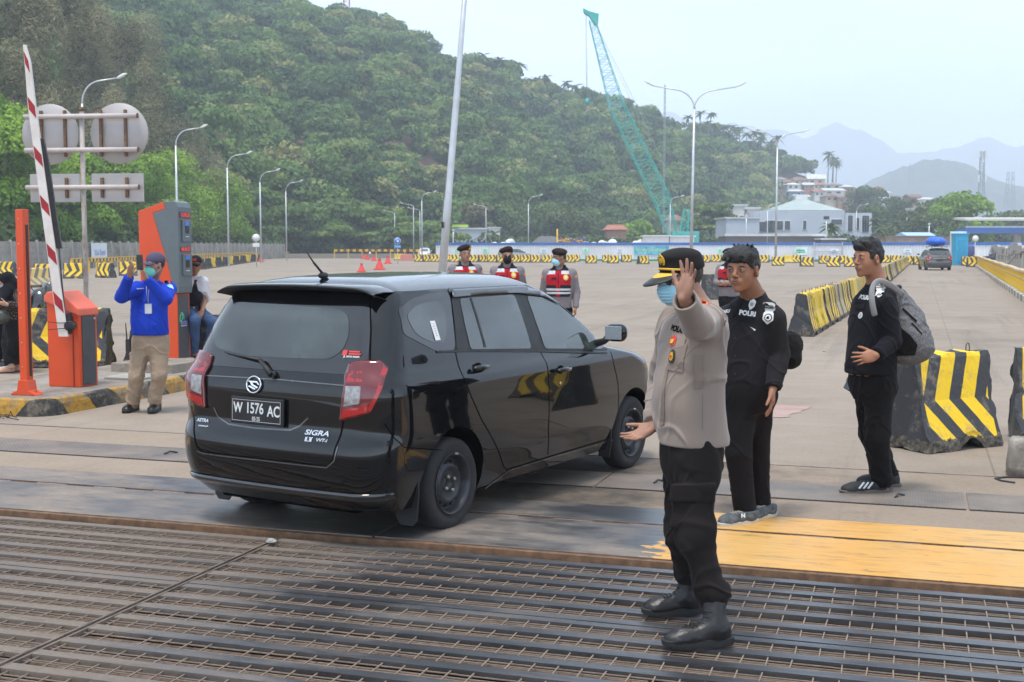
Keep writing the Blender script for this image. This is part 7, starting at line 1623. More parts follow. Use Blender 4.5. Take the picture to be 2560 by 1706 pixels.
def lips(t,C,M,s=1.0,wide=1.0):
    g=lambda x,y,z: C-t.location+M @ Vector((x*s,y*s*wide,z*s));q=MB();q.tube([g(.0935,.0225,-.0550),g(.1010,.010,-.0505),g(.1018,0,-.0515),g(.1010,-.010,-.0505),g(.0935,-.0225,-.0550)],[.0010,.0034,.0033,.0034,.0010],8);q.tube([g(.0935,.0215,-.0568),g(.0998,.010,-.0605),g(.1005,0,-.0612),g(.0998,-.010,-.0605),g(.0935,-.0215,-.0568)],[.0010,.0038,.0042,.0038,.0010],8);q.build('lips',M_LIP,t)
def hair(t,C,M,s=1.0,wide=1.0,style='short',h=.0045,seed=1,tufts=(),name='hair',m=None,th=1.0):
    g=lambda x,y,z: C+M @ Vector((x*s,y*s*wide,z*s));A=Vector((.16,.16,.17));f=Field(C-A,C+A,h);e=lambda c,r,k=.015,op='u': f.ell(g(*c),(r[0]*s,r[1]*s*wide,r[2]*s),M,k,op);rn=random.Random(seed)
    e((-.018,0,.034),(.101,.082,.093));e((.020,0,.048),(.070,.066,.070),.03)
    if style == 'combed': e((.045,.0,.088),(.060,.062,.032),.02);e((.0,.0,.105),(.085,.068,.036),.03)
    if style == 'fringe': e((.040,.012,.080),(.066,.070,.044),.02);e((.0,.0,.100),(.090,.076,.040),.03)
    for a,b,r0,r1 in tufts: f.cone(g(*a),g(*b),r0*s,r1*s,k=.010)
    # face and lower sides cut away
    f.box(g(.112,0,-.05),(.060*s,.12*s,.105*s+(.012 if style == 'fringe' else 0)),M,.02,.012,'s') if style != 'fringe' else f.box(g(.118,0,-.060),(.058*s,.12*s,.105*s),M,.02,.012,'s')
    f.box(g(.028,0,-.115),(.050*s,.13*s,.108*s),M,.01,.010,'s');f.box(g(-.03,0,-.165),(.14*s,.14*s,.110*s),M,.02,.01,'s')
    f.ell(g(-.002,.090,-.008),(.030*s,.026*s,.044*s),M,.006,'s');f.ell(g(-.002,-.090,-.008),(.030*s,.026*s,.044*s),M,.006,'s')
    Mi=np.array(M.transposed());Cn=np.array(C)
    def dsp(V,N):
        L_=(V-Cn) @ Mi.T;return (.0055*fbm(L_[:,0]*26,L_[:,1]*110+L_[:,0]*30,L_[:,2]*26,3)+.004*fbm(L_[:,0]*70,L_[:,1]*130,L_[:,2]*60,2))*th+.003*fbm(L_[:,0]*30,L_[:,1]*30,L_[:,2]*30+seed,2)
    return f.build(name,m or M_HAIR,t,disp=dsp,smooth=1)
def mask_face(t,C,M,m,s=1.0,wide=1.0,h=.004,loops=True):
    g=lambda x,y,z: C+M @ Vector((x*s,y*s*wide,z*s));f=Field(C-Vector((.17,.17,.17)),C+Vector((.17,.17,.12)),h)
    f.ell(g(.058,0,-.052),(.056*s,.064*s*wide,.056*s),M,.01);f.cone(g(.098,0,-.010),g(.103,0,-.05),.014*s,.020*s,k=.03);f.ell(g(.052,0,-.078),(.052*s,.054*s*wide,.040*s),M,.02)
    f.box(g(.0,0,-.05),(.026*s,.12*s,.15*s),M,.004,.006,'s');f.box(g(.1,0,.06),(.12*s,.12*s,.060*s),M,.004,.006,'s')
    Mi=np.array(M.transposed());Cn=np.array(C)
    def dsp(V,N): L_=(V-Cn) @ Mi.T;return .0022*np.sin(L_[:,2]*420/s)*(np.abs(L_[:,1]) < .05)
    o=f.build('face_mask',m,t,disp=dsp,smooth=1)
    if loops:
        for sg in (1,-1):
            q=MB();q.tube([g(.052,sg*.060,-.015)-t.location,g(.02,sg*.078,-.0)-t.location,g(-.012,sg*.088,.02)-t.location],.0016,5);q.tube([g(.040,sg*.062,-.085)-t.location,g(.01,sg*.074,-.055)-t.location,g(-.015,sg*.086,-.025)-t.location],.0016,5);q.build('ear_loop',M_WHITE,t)
    return o
M_SNEAK=mat('sneaker_grey',(.07,.08,.085),.8,var=.7,scale=26);M_LACEW=mat('lace_white',(.45,.42,.36),.8)
M_BLKSH=cloth_mat('black_cotton',(.016,.0145,.016));M_BLKSH2=cloth_mat('black_cotton_deep',(.009,.009,.012));M_BLKTR=cloth_mat('black_trouser',(.009,.008,.009));M_PRINT=mat('white_print',(.62,.62,.60),.7,var=.05)
V3=Vector
# ------------------------------------------------------------------ the officer in front
def secs(z,tab): return [(z(t[0]),*t[1:]) for t in tab]
O0=P(1728,900,5.64);root=V3((O0.x,O0.y,0));F1=V3((-.90,-.435,0)).normalized();og=(root.x,root.y)
hf=V3((-.90,-.43,-.08));C=P(1701,697,5.62)
sec1=[(.80,.0,0,.170,.138),(.867,-.005,0,.184,.152),(.95,.0,0,.180,.150),(1.05,.012,0,.176,.149),(1.17,.010,0,.174,.141),(1.29,.0,0,.182,.130),(1.38,-.016,0,.182,.115),(1.43,-.022,0,.150,.100),(1.47,-.026,0,.085,.078),(1.492,-.03,0,.066,.066)]
SL,EL,WL=P(1783,803,5.50),P(1742,812,5.26),P(1710,746,5.12);SR,ER,WR=P(1690,800,5.84),P(1650,960,5.98),P(1634,1068,5.78)
hipL,knL,anL=P(1752,1130,5.55),P(1738,1335,5.48),P(1782,1500,5.48);hipR,knR,anR=P(1708,1130,5.78),P(1700,1330,5.76),P(1724,1440,5.90)
tp,bd,HM,body=person('officer in beige shirt and black peaked cap raising his open left hand',root,F1,C,hf,[s_ for s_ in sec1 if s_[0] > .85]+[(1.5,-.03,0,.06,.06)],[(SL,EL,WL,((.17,-.10,.97),(-.80,-.60,.05),(-.6,.8,0),(.15,.12,.10,.16,.22),.42,.95)),(SR,ER,WR,((-.86,-.12,-.44),(-.25,-.45,.85),(-.33,.83,.40),(.25,.30,.32,.36,.42),.16,.98))],[(hipL,knL,anL),(hipR,knR,anR)],SK1,h=.005,hs=.95,neck=.060)
M_BEIGE=cloth_mat('beige_twill',(.262,.208,.172),.05,500,.8,.3)
def ex(f):
    # open cuff: hollow the near sleeve end
    d=(WL-EL).normalized();f.cone(WL-d*.10,WL+d*.05,.036,.048,k=.004,op='s')
sh=shirt(tp,bd,F1,og,sec1,[(SL+V3((-.02,.04,.0)),EL,WL+(WL-EL).normalized()*-.005,.080,.066,.053),(SR,ER,WR-(WR-ER).normalized()*.02,.080,.060,.05)],M_BEIGE,h=.0055,A=.0085,p=2.35,extra=lambda f: (f.plane((0,0,.867),(0,0,-1)),ex(f)),sc=6.5,vert=.38,hem=.867)
collar(tp,(root.x+F1.x*-.028,root.y+F1.y*-.028,1.475),F1,.066,M_BEIGE,h=.038,gap=.45,tilt=.012,spread=.020,drop=.03)
sf=Surf(sh);M_BEIGE2=cloth_mat('beige_twill_trim',(.235,.185,.152),.05,500);M_GOLD=mat('gold_thread',(.72,.45,.04),.5,.2,var=.12,scale=60,bump=.3);M_REDP=mat('red_patch',(.55,.05,.03),.7,var=.1)
sf.decal('chest_pocket',1690,893,M_BEIGE2,tp,rect(.095,.125,.006),off=.0035,rot=-.08);sf.decal('pocket_flap',1693,852,M_BEIGE,tp,rnd_poly([(-.052,.022),(.052,.022),(.052,-.018),(0,-.032),(-.052,-.018)],.004,3),off=.006,rot=-.08)
sf.decal('side_pocket',1747,930,M_BEIGE2,tp,rect(.042,.15,.004),off=.003,rot=.04);sf.decal('placket',1658,990,M_BEIGE2,tp,rect(.018,.26,.003),off=.003,rot=-.06);sf.decal('placket_tab',1657,1054,M_BEIGE2,tp,rect(.022,.03,.003),off=.006)
sf.decal('patch',1685,852,M_REDP,tp,rnd_poly([(-.020,.014),(0,.026),(.02,.014),(.024,-.016),(0,-.022),(-.024,-.016)],.003,3),off=.0095,rot=-.1);sf.decal('patch_mark',1685,853,M_GOLD,tp,rect(.022,.018,.005),off=.0125,rot=-.1)
sf.decal('badge',1683,891,mat('badge_black',(.03,.025,.02),.6),tp,circ(.021,.031),off=.0085);sf.decal('badge_sun',1683,891,M_GOLD,tp,[(math.cos(PI*i/10)*(.016 if i % 2 else .010),math.sin(PI*i/10)*(.023 if i % 2 else .014)) for i in range(20)],off=.0115);sf.decal('badge_centre',1683,891,M_REDP,tp,circ(.006,.008),off=.0145)
sf.text('chest_text','POLRI',1694,823,.034,M_SEAM,tp,bold=.0014,rot=-.1,off=.004);sf.decal('shoulder_patch',1763,761,M_REDP,tp,rnd_poly([(-.022,.014),(.022,.010),(.020,-.012),(-.018,-.012)],.003,3),off=.004,rot=-.3);sf.decal('shoulder_mark',1763,760,mat('patch_orange',(.8,.3,.05),.6),tp,rect(.022,.006,.002),off=.007,rot=-.3)
sf.decal('shoulder_tab',1808,800,M_BEIGE2,tp,rect(.028,.05,.004),off=.004,rot=.1);q_=sf.px(1810,803);
if q_: q=MB();q.M=q_;q.cyl((0,0,.002),(0,0,.010),.007,seg=12);q.build('button',M_BEIGE2,tp)
sf.decal('side_seam',1756,1030,mat('seam_beige',(.2,.155,.13),.9),tp,rect(.004,.16,.001),off=.0012,rot=.0,thick=False)
# trousers, bloused into boots, with cargo pockets
M_TRO=cloth_mat('dark_brown_twill',(.017,.0135,.0125),.12,500,.85)
tsec=[(.66,0,0,.10,.08),(.72,0,0,.140,.108),(.80,0,0,.155,.124),(.90,0,0,.148,.118),(.93,0,0,.14,.11)]
def ext(f):
    f.ell(anL+V3((.0,0,.045)),(.078,.072,.055),k=.03);f.ell(anR+V3((.0,0,.02)),(.070,.066,.055),k=.03);f.ell(knL+V3((-.0,0,.0)),(.080,.078,.10),k=.04);f.ell(knR,(.070,.07,.09),k=.04)
    Mp=hmat((-1,-.1,0));f.box(P(1732,1265,5.462),(.092,.020,.100),hmat((-1,.05,0)),.012,.008);f.box(P(1732,1232,5.446),(.098,.020,.040),hmat((-1,.05,0)),.005,.001)
    f.plane(anL+V3((0,0,-.02)),(0,0,-1)) if False else None
tr=trousers(tp,bd,F1,og,tsec,[(hipL,knL,anL+V3((0,0,-.0)),.088,.074,.062),(hipR,knR,anR+V3((0,0,-.02)),.092,.066,.056)],M_TRO,h=.0055,A=.010,extra=ext,sc=7,vert=.9,cut=False)
b1=shoe(tp,P(1826,1624,5.43)*V3((1,1,0))+V3((.005,0,.0)),P(1660,1624,5.38)*V3((1,1,0)),M_BOOT,M_SOLE,.052,shaft=anL+V3((.004,0,.03)),name='boot',lace=7,sole_h=.034,hh=.005,r_sh=.056);b2=shoe(tp,P(1752,1552,5.90)*V3((1,1,0)),P(1608,1552,5.86)*V3((1,1,0)),M_BOOT,M_SOLE,.052,shaft=anR+V3((.004,0,.0)),name='boot',lace=7,sole_h=.034,hh=.005,r_sh=.056)
# cap
M_CAPB=cloth_mat('cap_black',(.018,.016,.016),.1,500);g=lambda x,y,z: C+HM @ V3((x,y,z));f=Field(C-V3((.2,.2,.05)),C+V3((.2,.2,.2)),.0045)
f.ell(g(-.010,0,.070),(.104,.088,.062),HM,.01);f.ell(g(.0,0,.100),(.100,.086,.036),HM,.02);f.ell(g(-.012,0,.045),(.104,.088,.060),HM,.02)
f.box(g(.0,0,-.03),(.2,.2,.060),HM @ Euler((0,.14,0)).to_matrix(),.002,.004,'s');V,Q=f.mesh();V=relax(V,Q)
np_mesh('cap_crown',V-np.array(root),Q,M_CAPB,tp,smooth=True);hm=MB();vs=[]
for i in range(17):
    a=-1.15+2.3*i/16;ca,sa=math.cos(a),math.sin(a)
    for k in range(6): u=k/5;r0=.088;x=r0*ca+u*.100*max(0,ca)**.55;y=r0*.93*sa*(1+.04*u);z=.034-.058*u*max(.15,ca)-.012*(abs(sa)**2)+.004;vs.append(g(x,y,z)-root)
hm.add(vs,[(i*6+k,(i+1)*6+k,(i+1)*6+k+1,i*6+k+1) for i in range(16) for k in range(5)],True);o=hm.build('cap_visor',M_BOOT,tp,fix=False);md_=o.modifiers.new('s','SOLIDIFY');md_.thickness=.004
q=MB();vs=[]
for i in range(21):
    a=-1.0+2.0*i/20;ca,sa=math.cos(a),math.sin(a);wv=.012+.022*math.cos(a*1.5)**2*(abs(a) < 1)
    for k in range(3): u=.14+k/2*(.14+.20*max(0,math.cos(a*1.6)));r0=.090;vs.append(g(r0*ca+u*.100*max(0,ca)**.55,r0*.93*sa*(1+.04*u),.034-.058*u*max(.15,ca)-.012*(abs(sa)**2)+.0085)-root)
q.add(vs,[(i*3+k,(i+1)*3+k,(i+1)*3+k+1,i*3+k+1) for i in range(20) for k in range(2)],True);q.build('gold_braid',M_GOLD,tp,fix=False)
q=MB();q.tube([g(.095*math.cos(a),.087*math.sin(a),.052-.008*math.sin(a)**2)-root for a in np.linspace(-1.25,1.25,16)],.0055,6);q.build('chin_cord',M_GOLD,tp)
ec=g(.094,.006,.090);Me=frame(ec-root,HM @ V3((0,1,0)),HM @ V3((.25,0,1)));q=MB();q.M=Me;q.lathe([(0,.006),(.012,.006),(.014,.003),(.014,0)],seg=16);
for i in range(14): a=2*PI*i/14;q.ell((.018*math.cos(a),.022*math.sin(a),.003),(.006,.006,.004),seg=8,rings=5)
q.ell((0,.028,.003),(.006,.006,.004),seg=8,rings=5);q.build('cap_emblem',M_GOLD,tp)
mask_face(tp,C,HM,mat('mask_blue',(.33,.60,.72),.8,var=.05,bump=.1),s=.97)
for sg in (1,-1):
    q=MB();q.ell(V3(C)-root+HM @ V3((.088,sg*.032,-.002)),(.006,.029,.024),(HM @ Euler((0,.12,sg*.30)).to_matrix()).to_euler(),20,10);q.build('sunglass_lens',mat('lens_dark',(.012,.014,.010),.05,coat=1),tp)
    q=MB();q.tube([V3(C)-root+HM @ V3((.088,sg*.032,-.002))+HM @ (Euler((0,.12,sg*.30)).to_matrix() @ V3((.002,.029*math.cos(a),.024*math.sin(a)))) for a in np.linspace(0,2*PI,21)],.0011,5,False);q.tube([g(.080,sg*.058,.008)-root,g(.03,sg*.076,.010)-root,g(-.008,sg*.083,.006)-root],.0015,5);q.build('sunglass_frame',M_CHR,tp)
hair(tp,C,HM,.96,th=.3,h=.0055)

# ------------------------------------------------------------------ young man with combed fringe, black shirt
O0=P(1876,900,7.85);root=V3((O0.x,O0.y,0));F1=V3((-.50,-.866,0)).normalized();og=(root.x,root.y);C=P(1857,677,7.74);hf=V3((-.58,-.81,-.04));k_=1/397.
zz=lambda py: P(1876,py,7.85).z
sec=[(zz(972),.0,.01,.168,.132),(zz(930),.005,.01,.165,.138),(zz(880),.01,.01,.162,.132),(zz(830),.005,0,.172,.125),(zz(786),-.01,0,.180,.110),(zz(764),-.02,0,.155,.095),(zz(746),-.028,0,.095,.080),(zz(732),-.03,0,.068,.066)]
SL,EL,WL=P(1931,798,7.72),P(1950,885,7.74),P(1932,972,7.62);SR,ER,WR=P(1818,795,7.98),P(1800,885,8.15),P(1808,965,8.05)
hipL,knL,anL=P(1896,985,7.9),P(1893,1130,7.98),P(1900,1272,8.06);hipR,knR,anR=P(1852,985,7.85),P(1846,1130,7.82),P(1862,1275,7.88)
tp,bd,HM,body=person('young man in black shirt with white lettering, black fringe and grey sneakers',root,F1,C,hf,sec,[(SL,EL,WL,((-.06,-.15,-1),(-1,.25,0),(-.2,-1,0),(.3,.35,.3,.32,.38),.12,1.05)),(SR,ER,WR,((0,0,-1),(1,0,0),(0,-1,0),(.3,.4,.4,.4,.4),.1,1.0))],[(hipL,knL,anL),(hipR,knR,anR)],SK2,h=.0055,hs=1.10,neck=.066,wide=1.08)
sh=shirt(tp,bd,F1,og,sec,[(SL,EL,WL,.076,.062,.052),(SR,ER,WR,.076,.062,.052)],M_BLKSH,h=.006,A=.007,seed=4,extra=lambda f: f.plane((0,0,zz(970)),(0,0,-1)),sc=7)
trousers(tp,bd,F1,og,[(zz(1030),0,0,.12,.10),(zz(1005),0,0,.165,.125),(zz(960),0,0,.172,.130),(zz(940),0,0,.16,.12)],[(hipL,knL,anL,.102,.078,.070),(hipR,knR,anR,.105,.082,.072)],M_BLKTR,h=.006,A=.0055,seed=7)
collar(tp,(root.x+F1.x*-.03,root.y+F1.y*-.03,zz(742)),F1,.070,M_BLKSH,h=.04,gap=.45,tilt=.015,spread=.030,drop=.035)
shoe(tp,P(1890,1316,7.86)*V3((1,1,0)),P(1797,1316,7.72)*V3((1,1,0)),M_SNEAK,mat('sole_cream',(.48,.44,.38),.7),.050,lace=4,sole_h=.030);shoe(tp,P(1936,1298,8.08)*V3((1,1,0)),P(1866,1298,7.86)*V3((1,1,0)),M_SNEAK,mat('sole_cream',(.48,.44,.38),.7),.050,lace=4,sole_h=.030)
for px_,py_,Y_ in ((1858,1290,7.72),):
    text('shoe_mark','N',frame(P(px_,py_,Y_-.012)-root,(1,.1,0),(0,.25,1)),M_PRINT,tp,size=.034,bold=.0016)
eyes(tp,C,HM,1.10,1.08,thick=.0048);lips(tp,C,HM,1.10,1.08)
tf=[((.06,.03*i-.06,.09),(.088+.006*(i % 2),.03*i-.072,.066-.006*(i % 3)),.022,.010) for i in range(5)]+[((-.02,.02*i-.04,.125),(-.0+.01*i,.03*i-.05,.148+.004*(i % 2)),.012,.004) for i in range(5)]+[((.03,.07,.05),(.045,.079,.02),.016,.008),((.03,-.07,.05),(.045,-.077,.02),.016,.008)]
hair(tp,C,HM,1.11,1.08,'fringe',tufts=tf,seed=3)
sf=Surf(sh)
sf.text('shirt_text','POLRI',1869,784,.040,M_PRINT,tp,bold=.0022,rot=-.1);sf.text('name_tape','DAKU',1815,779,.028,M_PRINT,tp,bold=.0012,rot=.12);
def shield(sf,x,y,s,tp,rot=0,word='POLDA',sub='BANTEN'):
    sf.decal('shoulder_patch',x,y,M_PRINT,tp,[(u*s,v*s) for u,v in rnd_poly([(-.034,.056),(-.018,.064),(.018,.064),(.034,.056),(.028,.022),(.020,.014),(.028,.006),(.030,-.030),(0,-.056),(-.030,-.030),(-.028,.006),(-.020,.014),(-.028,.022)],.004,3)],off=.003,rot=rot)
    F_=sf.px(x,y) @ Matrix.Rotation(rot,4,'Z');
    def at(u,v): w=F_ @ V3((u*s,v*s,0));w=w+sf.mw-V3((0,0,CAMH));d_=w;t_=V3((d_.x,d_.dot(_U),d_.dot(_F)));return 1280+FPX*t_.x/t_.z,853-FPX*t_.y/t_.z
    x1,y1=at(0,.050);sf.text('patch_text',word,x1,y1,.017*s,M_SEAM,tp,bold=.0006,rot=rot,off=.0055);x1,y1=at(0,.034);sf.text('patch_text',sub,x1,y1,.011*s,M_SEAM,tp,bold=.0003,rot=rot,off=.0055)
    x1,y1=at(0,-.018);sf.decal('patch_ring',x1,y1,M_SEAM,tp,circ(.021*s),off=.005,thick=False);sf.decal('patch_disc',x1,y1,M_PRINT,tp,circ(.016*s),off=.0062,thick=False);sf.decal('patch_figure',x1,y1,M_SEAM,tp,[(u*s,v*s) for u,v in [(-.008,-.008),(.009,-.006),(.004,.001),(.010,.006),(-.003,.008),(-.009,.001)]],off=.0072,thick=False)
shield(sf,1921,786,1.15,tp,rot=-.06)
sf.decal('chest_badge',1880,762,M_PRINT,tp,[(u,v) for u,v in rnd_poly([(-.020,.022),(0,.036),(.020,.022),(.021,-.008),(0,-.034),(-.021,-.008)],.006,3)],off=.003,rot=-.2);sf.decal('badge_disc',1880,761,mat('print_grey',(.3,.3,.3),.7),tp,circ(.011),off=.0055,thick=False)
sf.decal('pocket_flap',1868,800,M_BLKSH2,tp,rect(.11,.035,.004),off=.003,rot=-.08);sf.decal('pen_mark',1882,822,M_PRINT,tp,rnd_poly([(-.02,.012),(0,.004),(.022,-.006),(.012,-.014),(.004,-.004)],.002,2),off=.0035,thick=False)
for y_ in (795,845,890,935): sf.decal('button',1838+(y_-795)*.0,y_,M_TRIM,tp,circ(.006),off=.003)
sf.decal('bag_strap',1844,772,M_BLKTR,tp,rect(.022,.12,.004),off=.006,rot=-.25)
bg=empty('shoulder_bag',P(1972,880,8.05),0,'small black shoulder bag behind the young man with the fringe','bag');bl=bg.location;f=Field(bl-V3((.2,.2,.25)),bl+V3((.2,.2,.25)),.007)
f.ell(P(1972,870,8.05),(.075,.10,.105),k=.02);f.ell(P(1974,895,8.05),(.078,.10,.075),k=.04);f.cone(P(1958,850,8.02),P(1985,862,8.05),.045,.05,k=.04);f.build('bag_body',M_BLKTR,bg,disp=folds(.008,9,1,2));q=MB();q.tube([P(1958,886,7.95)-bl,P(1974,892,7.945)-bl,P(1987,899,7.96)-bl],.004,5);q.build('zip',M_CHR,bg);q=MB();q.box(P(1963,884,7.935)-bl,(.055,.01,.018),rot=Euler((0,.25,0)));q.build('yellow_label',M_YEL,bg)

# ------------------------------------------------------------------ man with grey backpack
O0=P(2181,850,8.80);root=V3((O0.x,O0.y,0));F1=V3((-.93,-.37,0)).normalized();og=(root.x,root.y);C=P(2170,648,8.76);hf=V3((-.88,-.475,-.03));zz=lambda py: P(2180,py,8.8).z
sec=[(zz(938),.01,0,.185,.155),(zz(900),.01,0,.183,.155),(zz(850),.005,0,.180,.145),(zz(800),.0,0,.188,.135),(zz(756),-.015,0,.188,.115),(zz(732),-.028,0,.150,.095),(zz(714),-.034,0,.090,.080),(zz(700),-.036,0,.066,.066)]
SL,EL,WL=P(2209,765,8.62),P(2232,852,8.62),P(2190,889,8.50);SR,ER,WR=P(2158,762,8.98),P(2158,860,9.08),P(2142,925,8.96)
hipL,knL,anL=P(2200,958,8.74),P(2192,1090,8.72),P(2206,1208,8.86);hipR,knR,anR=P(2172,958,8.92),P(2178,1088,8.96),P(2226,1196,9.12)
tp,bd,HM,body=person('man in black jacket and trousers with grey backpack, looking left, hand on stomach',root,F1,C,hf,sec,[(SL,EL,WL,((-.97,-.12,-.16),(.1,.97,-.1),(0,0,1),(.25,.25,.28,.35,.45),.30,1.0)),(SR,ER,WR,((-.2,0,-1),(.2,-1,0),(-1,-.2,0),(.4,.6,.6,.6,.6),.1,.95))],[(hipL,knL,anL),(hipR,knR,anR)],SK3,h=.0055,hs=1.05,neck=.062,wide=.98)
sh=shirt(tp,bd,F1,og,sec,[(SL,EL,WL,.080,.066,.050),(SR,ER,WR,.078,.064,.048)],M_BLKSH2,h=.006,A=.006,seed=9,extra=lambda f: f.plane((0,0,zz(934)),(0,0,-1)),sc=7,name='jacket')
trousers(tp,bd,F1,og,[(zz(1000),0,0,.12,.11),(zz(980),0,0,.165,.135),(zz(940),0,0,.165,.14),(zz(920),0,0,.16,.13)],[(hipL,knL,anL,.108,.086,.078),(hipR,knR,anR,.105,.082,.072)],M_BLKTR,h=.006,A=.010,seed=11,sc=8,vert=1.2)
collar(tp,(root.x+F1.x*-.034,root.y+F1.y*-.034,zz(710)),F1,.068,M_BLKSH2,h=.05,gap=.40,tilt=.02,spread=.022,drop=.03)
M_SN2=mat('sneaker_black',(.016,.016,.018),.7);shoe(tp,P(2226,1236,8.86)*V3((1,1,0)),P(2102,1236,8.80)*V3((1,1,0)),M_SN2,mat('sole_brown',(.13,.11,.095),.8),.052,lace=4,sole_h=.026);shoe(tp,P(2250,1224,9.05)*V3((1,1,0)),P(2140,1216,9.12)*V3((1,1,0)),M_SN2,mat('sole_brown',(.13,.11,.095),.8),.050,lace=4,sole_h=.026)
for i in range(3):
    a_,b_=P(2148+i*11,1222,8.735),P(2162+i*11,1208,8.745);q=MB();q.beam(a_-root,b_-root+V3((0,.02,0)),.013,.006);q.build('shoe_stripe',M_GALV,tp)
eyes(tp,C,HM,1.05,.98,thick=.0042);lips(tp,C,HM,1.05,.98)
tf=[((.05,.026*i-.052,.10),(.080,.026*i-.052,.112+.004*(i % 2)),.022,.012) for i in range(5)]+[((.0,.03*i-.045,.115),(.02,.03*i-.045,.136+.004*(i % 2)),.020,.009) for i in range(4)]+[((-.05,.03*i-.04,.10),(-.045,.03*i-.04,.126),.02,.008) for i in range(3)]
hair(tp,C,HM,1.07,.98,'combed',tufts=tf,seed=5)
sf=Surf(sh);sf.text('shirt_text','POLRI',2161,744,.040,M_PRINT,tp,bold=.002,rot=-.03);shield(sf,2200,731,1.0,tp,rot=.12);sf.decal('chest_badge',2152,789,M_PRINT,tp,circ(.019,.023,12),off=.003);sf.decal('badge_disc',2152,789,mat('print_grey',(.3,.3,.3),.7),tp,circ(.012,.016),off=.0055,thick=False);sf.decal('pocket_flap',2152,764,M_BLKTR,tp,rect(.10,.05,.004),off=.003)
ph=P(2128,952,8.86);q=MB();q.box((0,0,0),(.012,.070,.148),rot=Euler((.3,.35,.5)));o=q.build('mobile_phone',M_FRIT,bevel=.006,loc=ph);tag(o,'black phone hanging in the far hand of the backpack man','phone')
bp=empty('backpack',P(2280,820,8.78),0,'slouching grey backpack with black side pocket on the man at right','backpack');bl=bp.location
n_=NT('heather_grey');c_=n_.ramp(n_.noise(160,3,.7,n_.map(n_.obj(),(1,1,.35))),[(.35,(.06,.06,.065)),(.65,(.19,.19,.195))]);n_.set(Base_Color=c_,Roughness=.9);n_.bump(n_.noise(300,2),.2,.002);M_HG=n_.m
f=Field(bl-V3((.28,.3,.38)),bl+V3((.28,.3,.38)),.007)
f.cone(P(2245,745,8.78),P(2270,800,8.78),.075,.115,k=.06);f.ell(P(2272,838,8.78),(.125,.16,.17),Euler((0,-.30,0)).to_matrix(),k=.06);f.ell(P(2290,862,8.78),(.115,.15,.13),Euler((0,-.5,0)).to_matrix(),k=.06);f.ell(P(2262,878,8.78),(.11,.14,.10),k=.05)
f.build('pack_body',M_HG,bp,disp=folds(.008,9,1,5));sb=Surf([c for c in kids(bp)][-1])
sb.decal('side_pocket',2262,858,M_BLKTR,bp,rnd_poly([(-.085,-.095),(.065,-.085),(.085,-.01),(.04,.06),(-.04,.115),(-.08,.02)],.01,3),off=.006);sb.decal('zip_band',2274,788,M_BLKTR,bp,rect(.13,.014,.003),off=.005,rot=-.75);sb.decal('zip_band',2292,822,M_BLKTR,bp,rect(.10,.010,.003),off=.005,rot=-.9)
q=MB();q.ell(P(2247,718,8.76)-bl,(.022,.018,.018));q.build('strap_toggle',M_TRIM,bp)
q=MB();sp_=[(2258,738,8.72),(2240,722,8.62),(2215,706,8.50),(2196,700,8.49),(2183,712,8.47),(2179,735,8.44),(2182,765,8.44),(2188,790,8.46)];vs=[]
pts=[P(*p)-bl for p in sp_]
for i,p in enumerate(pts):
    d=(pts[min(i+1,len(pts)-1)]-pts[max(0,i-1)]).normalized();s_=d.cross(V3((-.1,1,.1))).normalized();vs+=[p-s_*.021+V3((0,.01,0)),p-s_*.018+V3((0,-.006,0)),p+s_*.018+V3((0,-.006,0)),p+s_*.021+V3((0,.01,0))]
q.add(vs,[(i*4+k,(i+1)*4+k,(i+1)*4+k+1,i*4+k+1) for i in range(len(pts)-1) for k in range(3)],True);o=q.build('shoulder_strap',mat('strap_grey',(.24,.24,.245),.8,var=.1),bp,fix=False);md_=o.modifiers.new('s','SUBSURF');md_.levels=md_.render_levels=2;md_=o.modifiers.new('t','SOLIDIFY');md_.thickness=.006

# ------------------------------------------------------------------ man in blue taking a photograph
O0=P(376,780,13.2);root=V3((O0.x,O0.y,0));F1=V3((-.30,-.954,0)).normalized();og=(root.x,root.y);C=P(387,664,13.12);hf=V3((-.62,-.78,.0));zz=lambda py: P(376,py,13.2).z
sec=[(zz(839),.01,-.0,.192,.15),(zz(810),.02,0,.195,.158),(zz(780),.02,0,.192,.150),(zz(750),.01,0,.195,.135),(zz(725),-.01,0,.19,.115),(zz(712),-.02,0,.150,.092),(zz(702),-.03,0,.085,.072),(zz(697),-.03,0,.062,.062)]
SL,EL,WL=P(423,722,13.12),P(414,748,12.86),P(366,697,12.74);SR,ER,WR=P(344,722,13.10),P(304,742,12.92),P(324,692,12.76)
hipL,knL,anL=P(396,856,13.2),P(398,940,13.12),P(385,1006,13.20);hipR,knR,anR=P(354,856,13.2),P(341,940,13.12),P(332,1008,13.22)
tp,bd,HM,body=person('man in bright blue shirt, cap and green mask holding up a phone',root,F1,C,hf,sec,[(SL,EL,WL,((-.25,-.25,.95),(-.8,-.3,-.2),(-.5,.5,.2),(.3,.2,.35,.5,.6),.25,.95)),(SR,ER,WR,((.1,-.25,.97),(.75,-.3,.2),(.3,.6,0),(.3,.5,.4,.3,.3),.4,.95))],[(hipL,knL,anL),(hipR,knR,anR)],SK1,h=.007,hs=1.0,detail=True)
M_BL=cloth_mat('royal_blue',(.012,.045,.42),.08,400,.75);sh=shirt(tp,bd,F1,og,sec,[(SL,EL,WL,.080,.070,.050),(SR,ER,WR,.080,.070,.050)],M_BL,h=.0075,A=.0065,seed=14,extra=lambda f: f.plane((0,0,zz(837)),(0,0,-1)),sc=7)
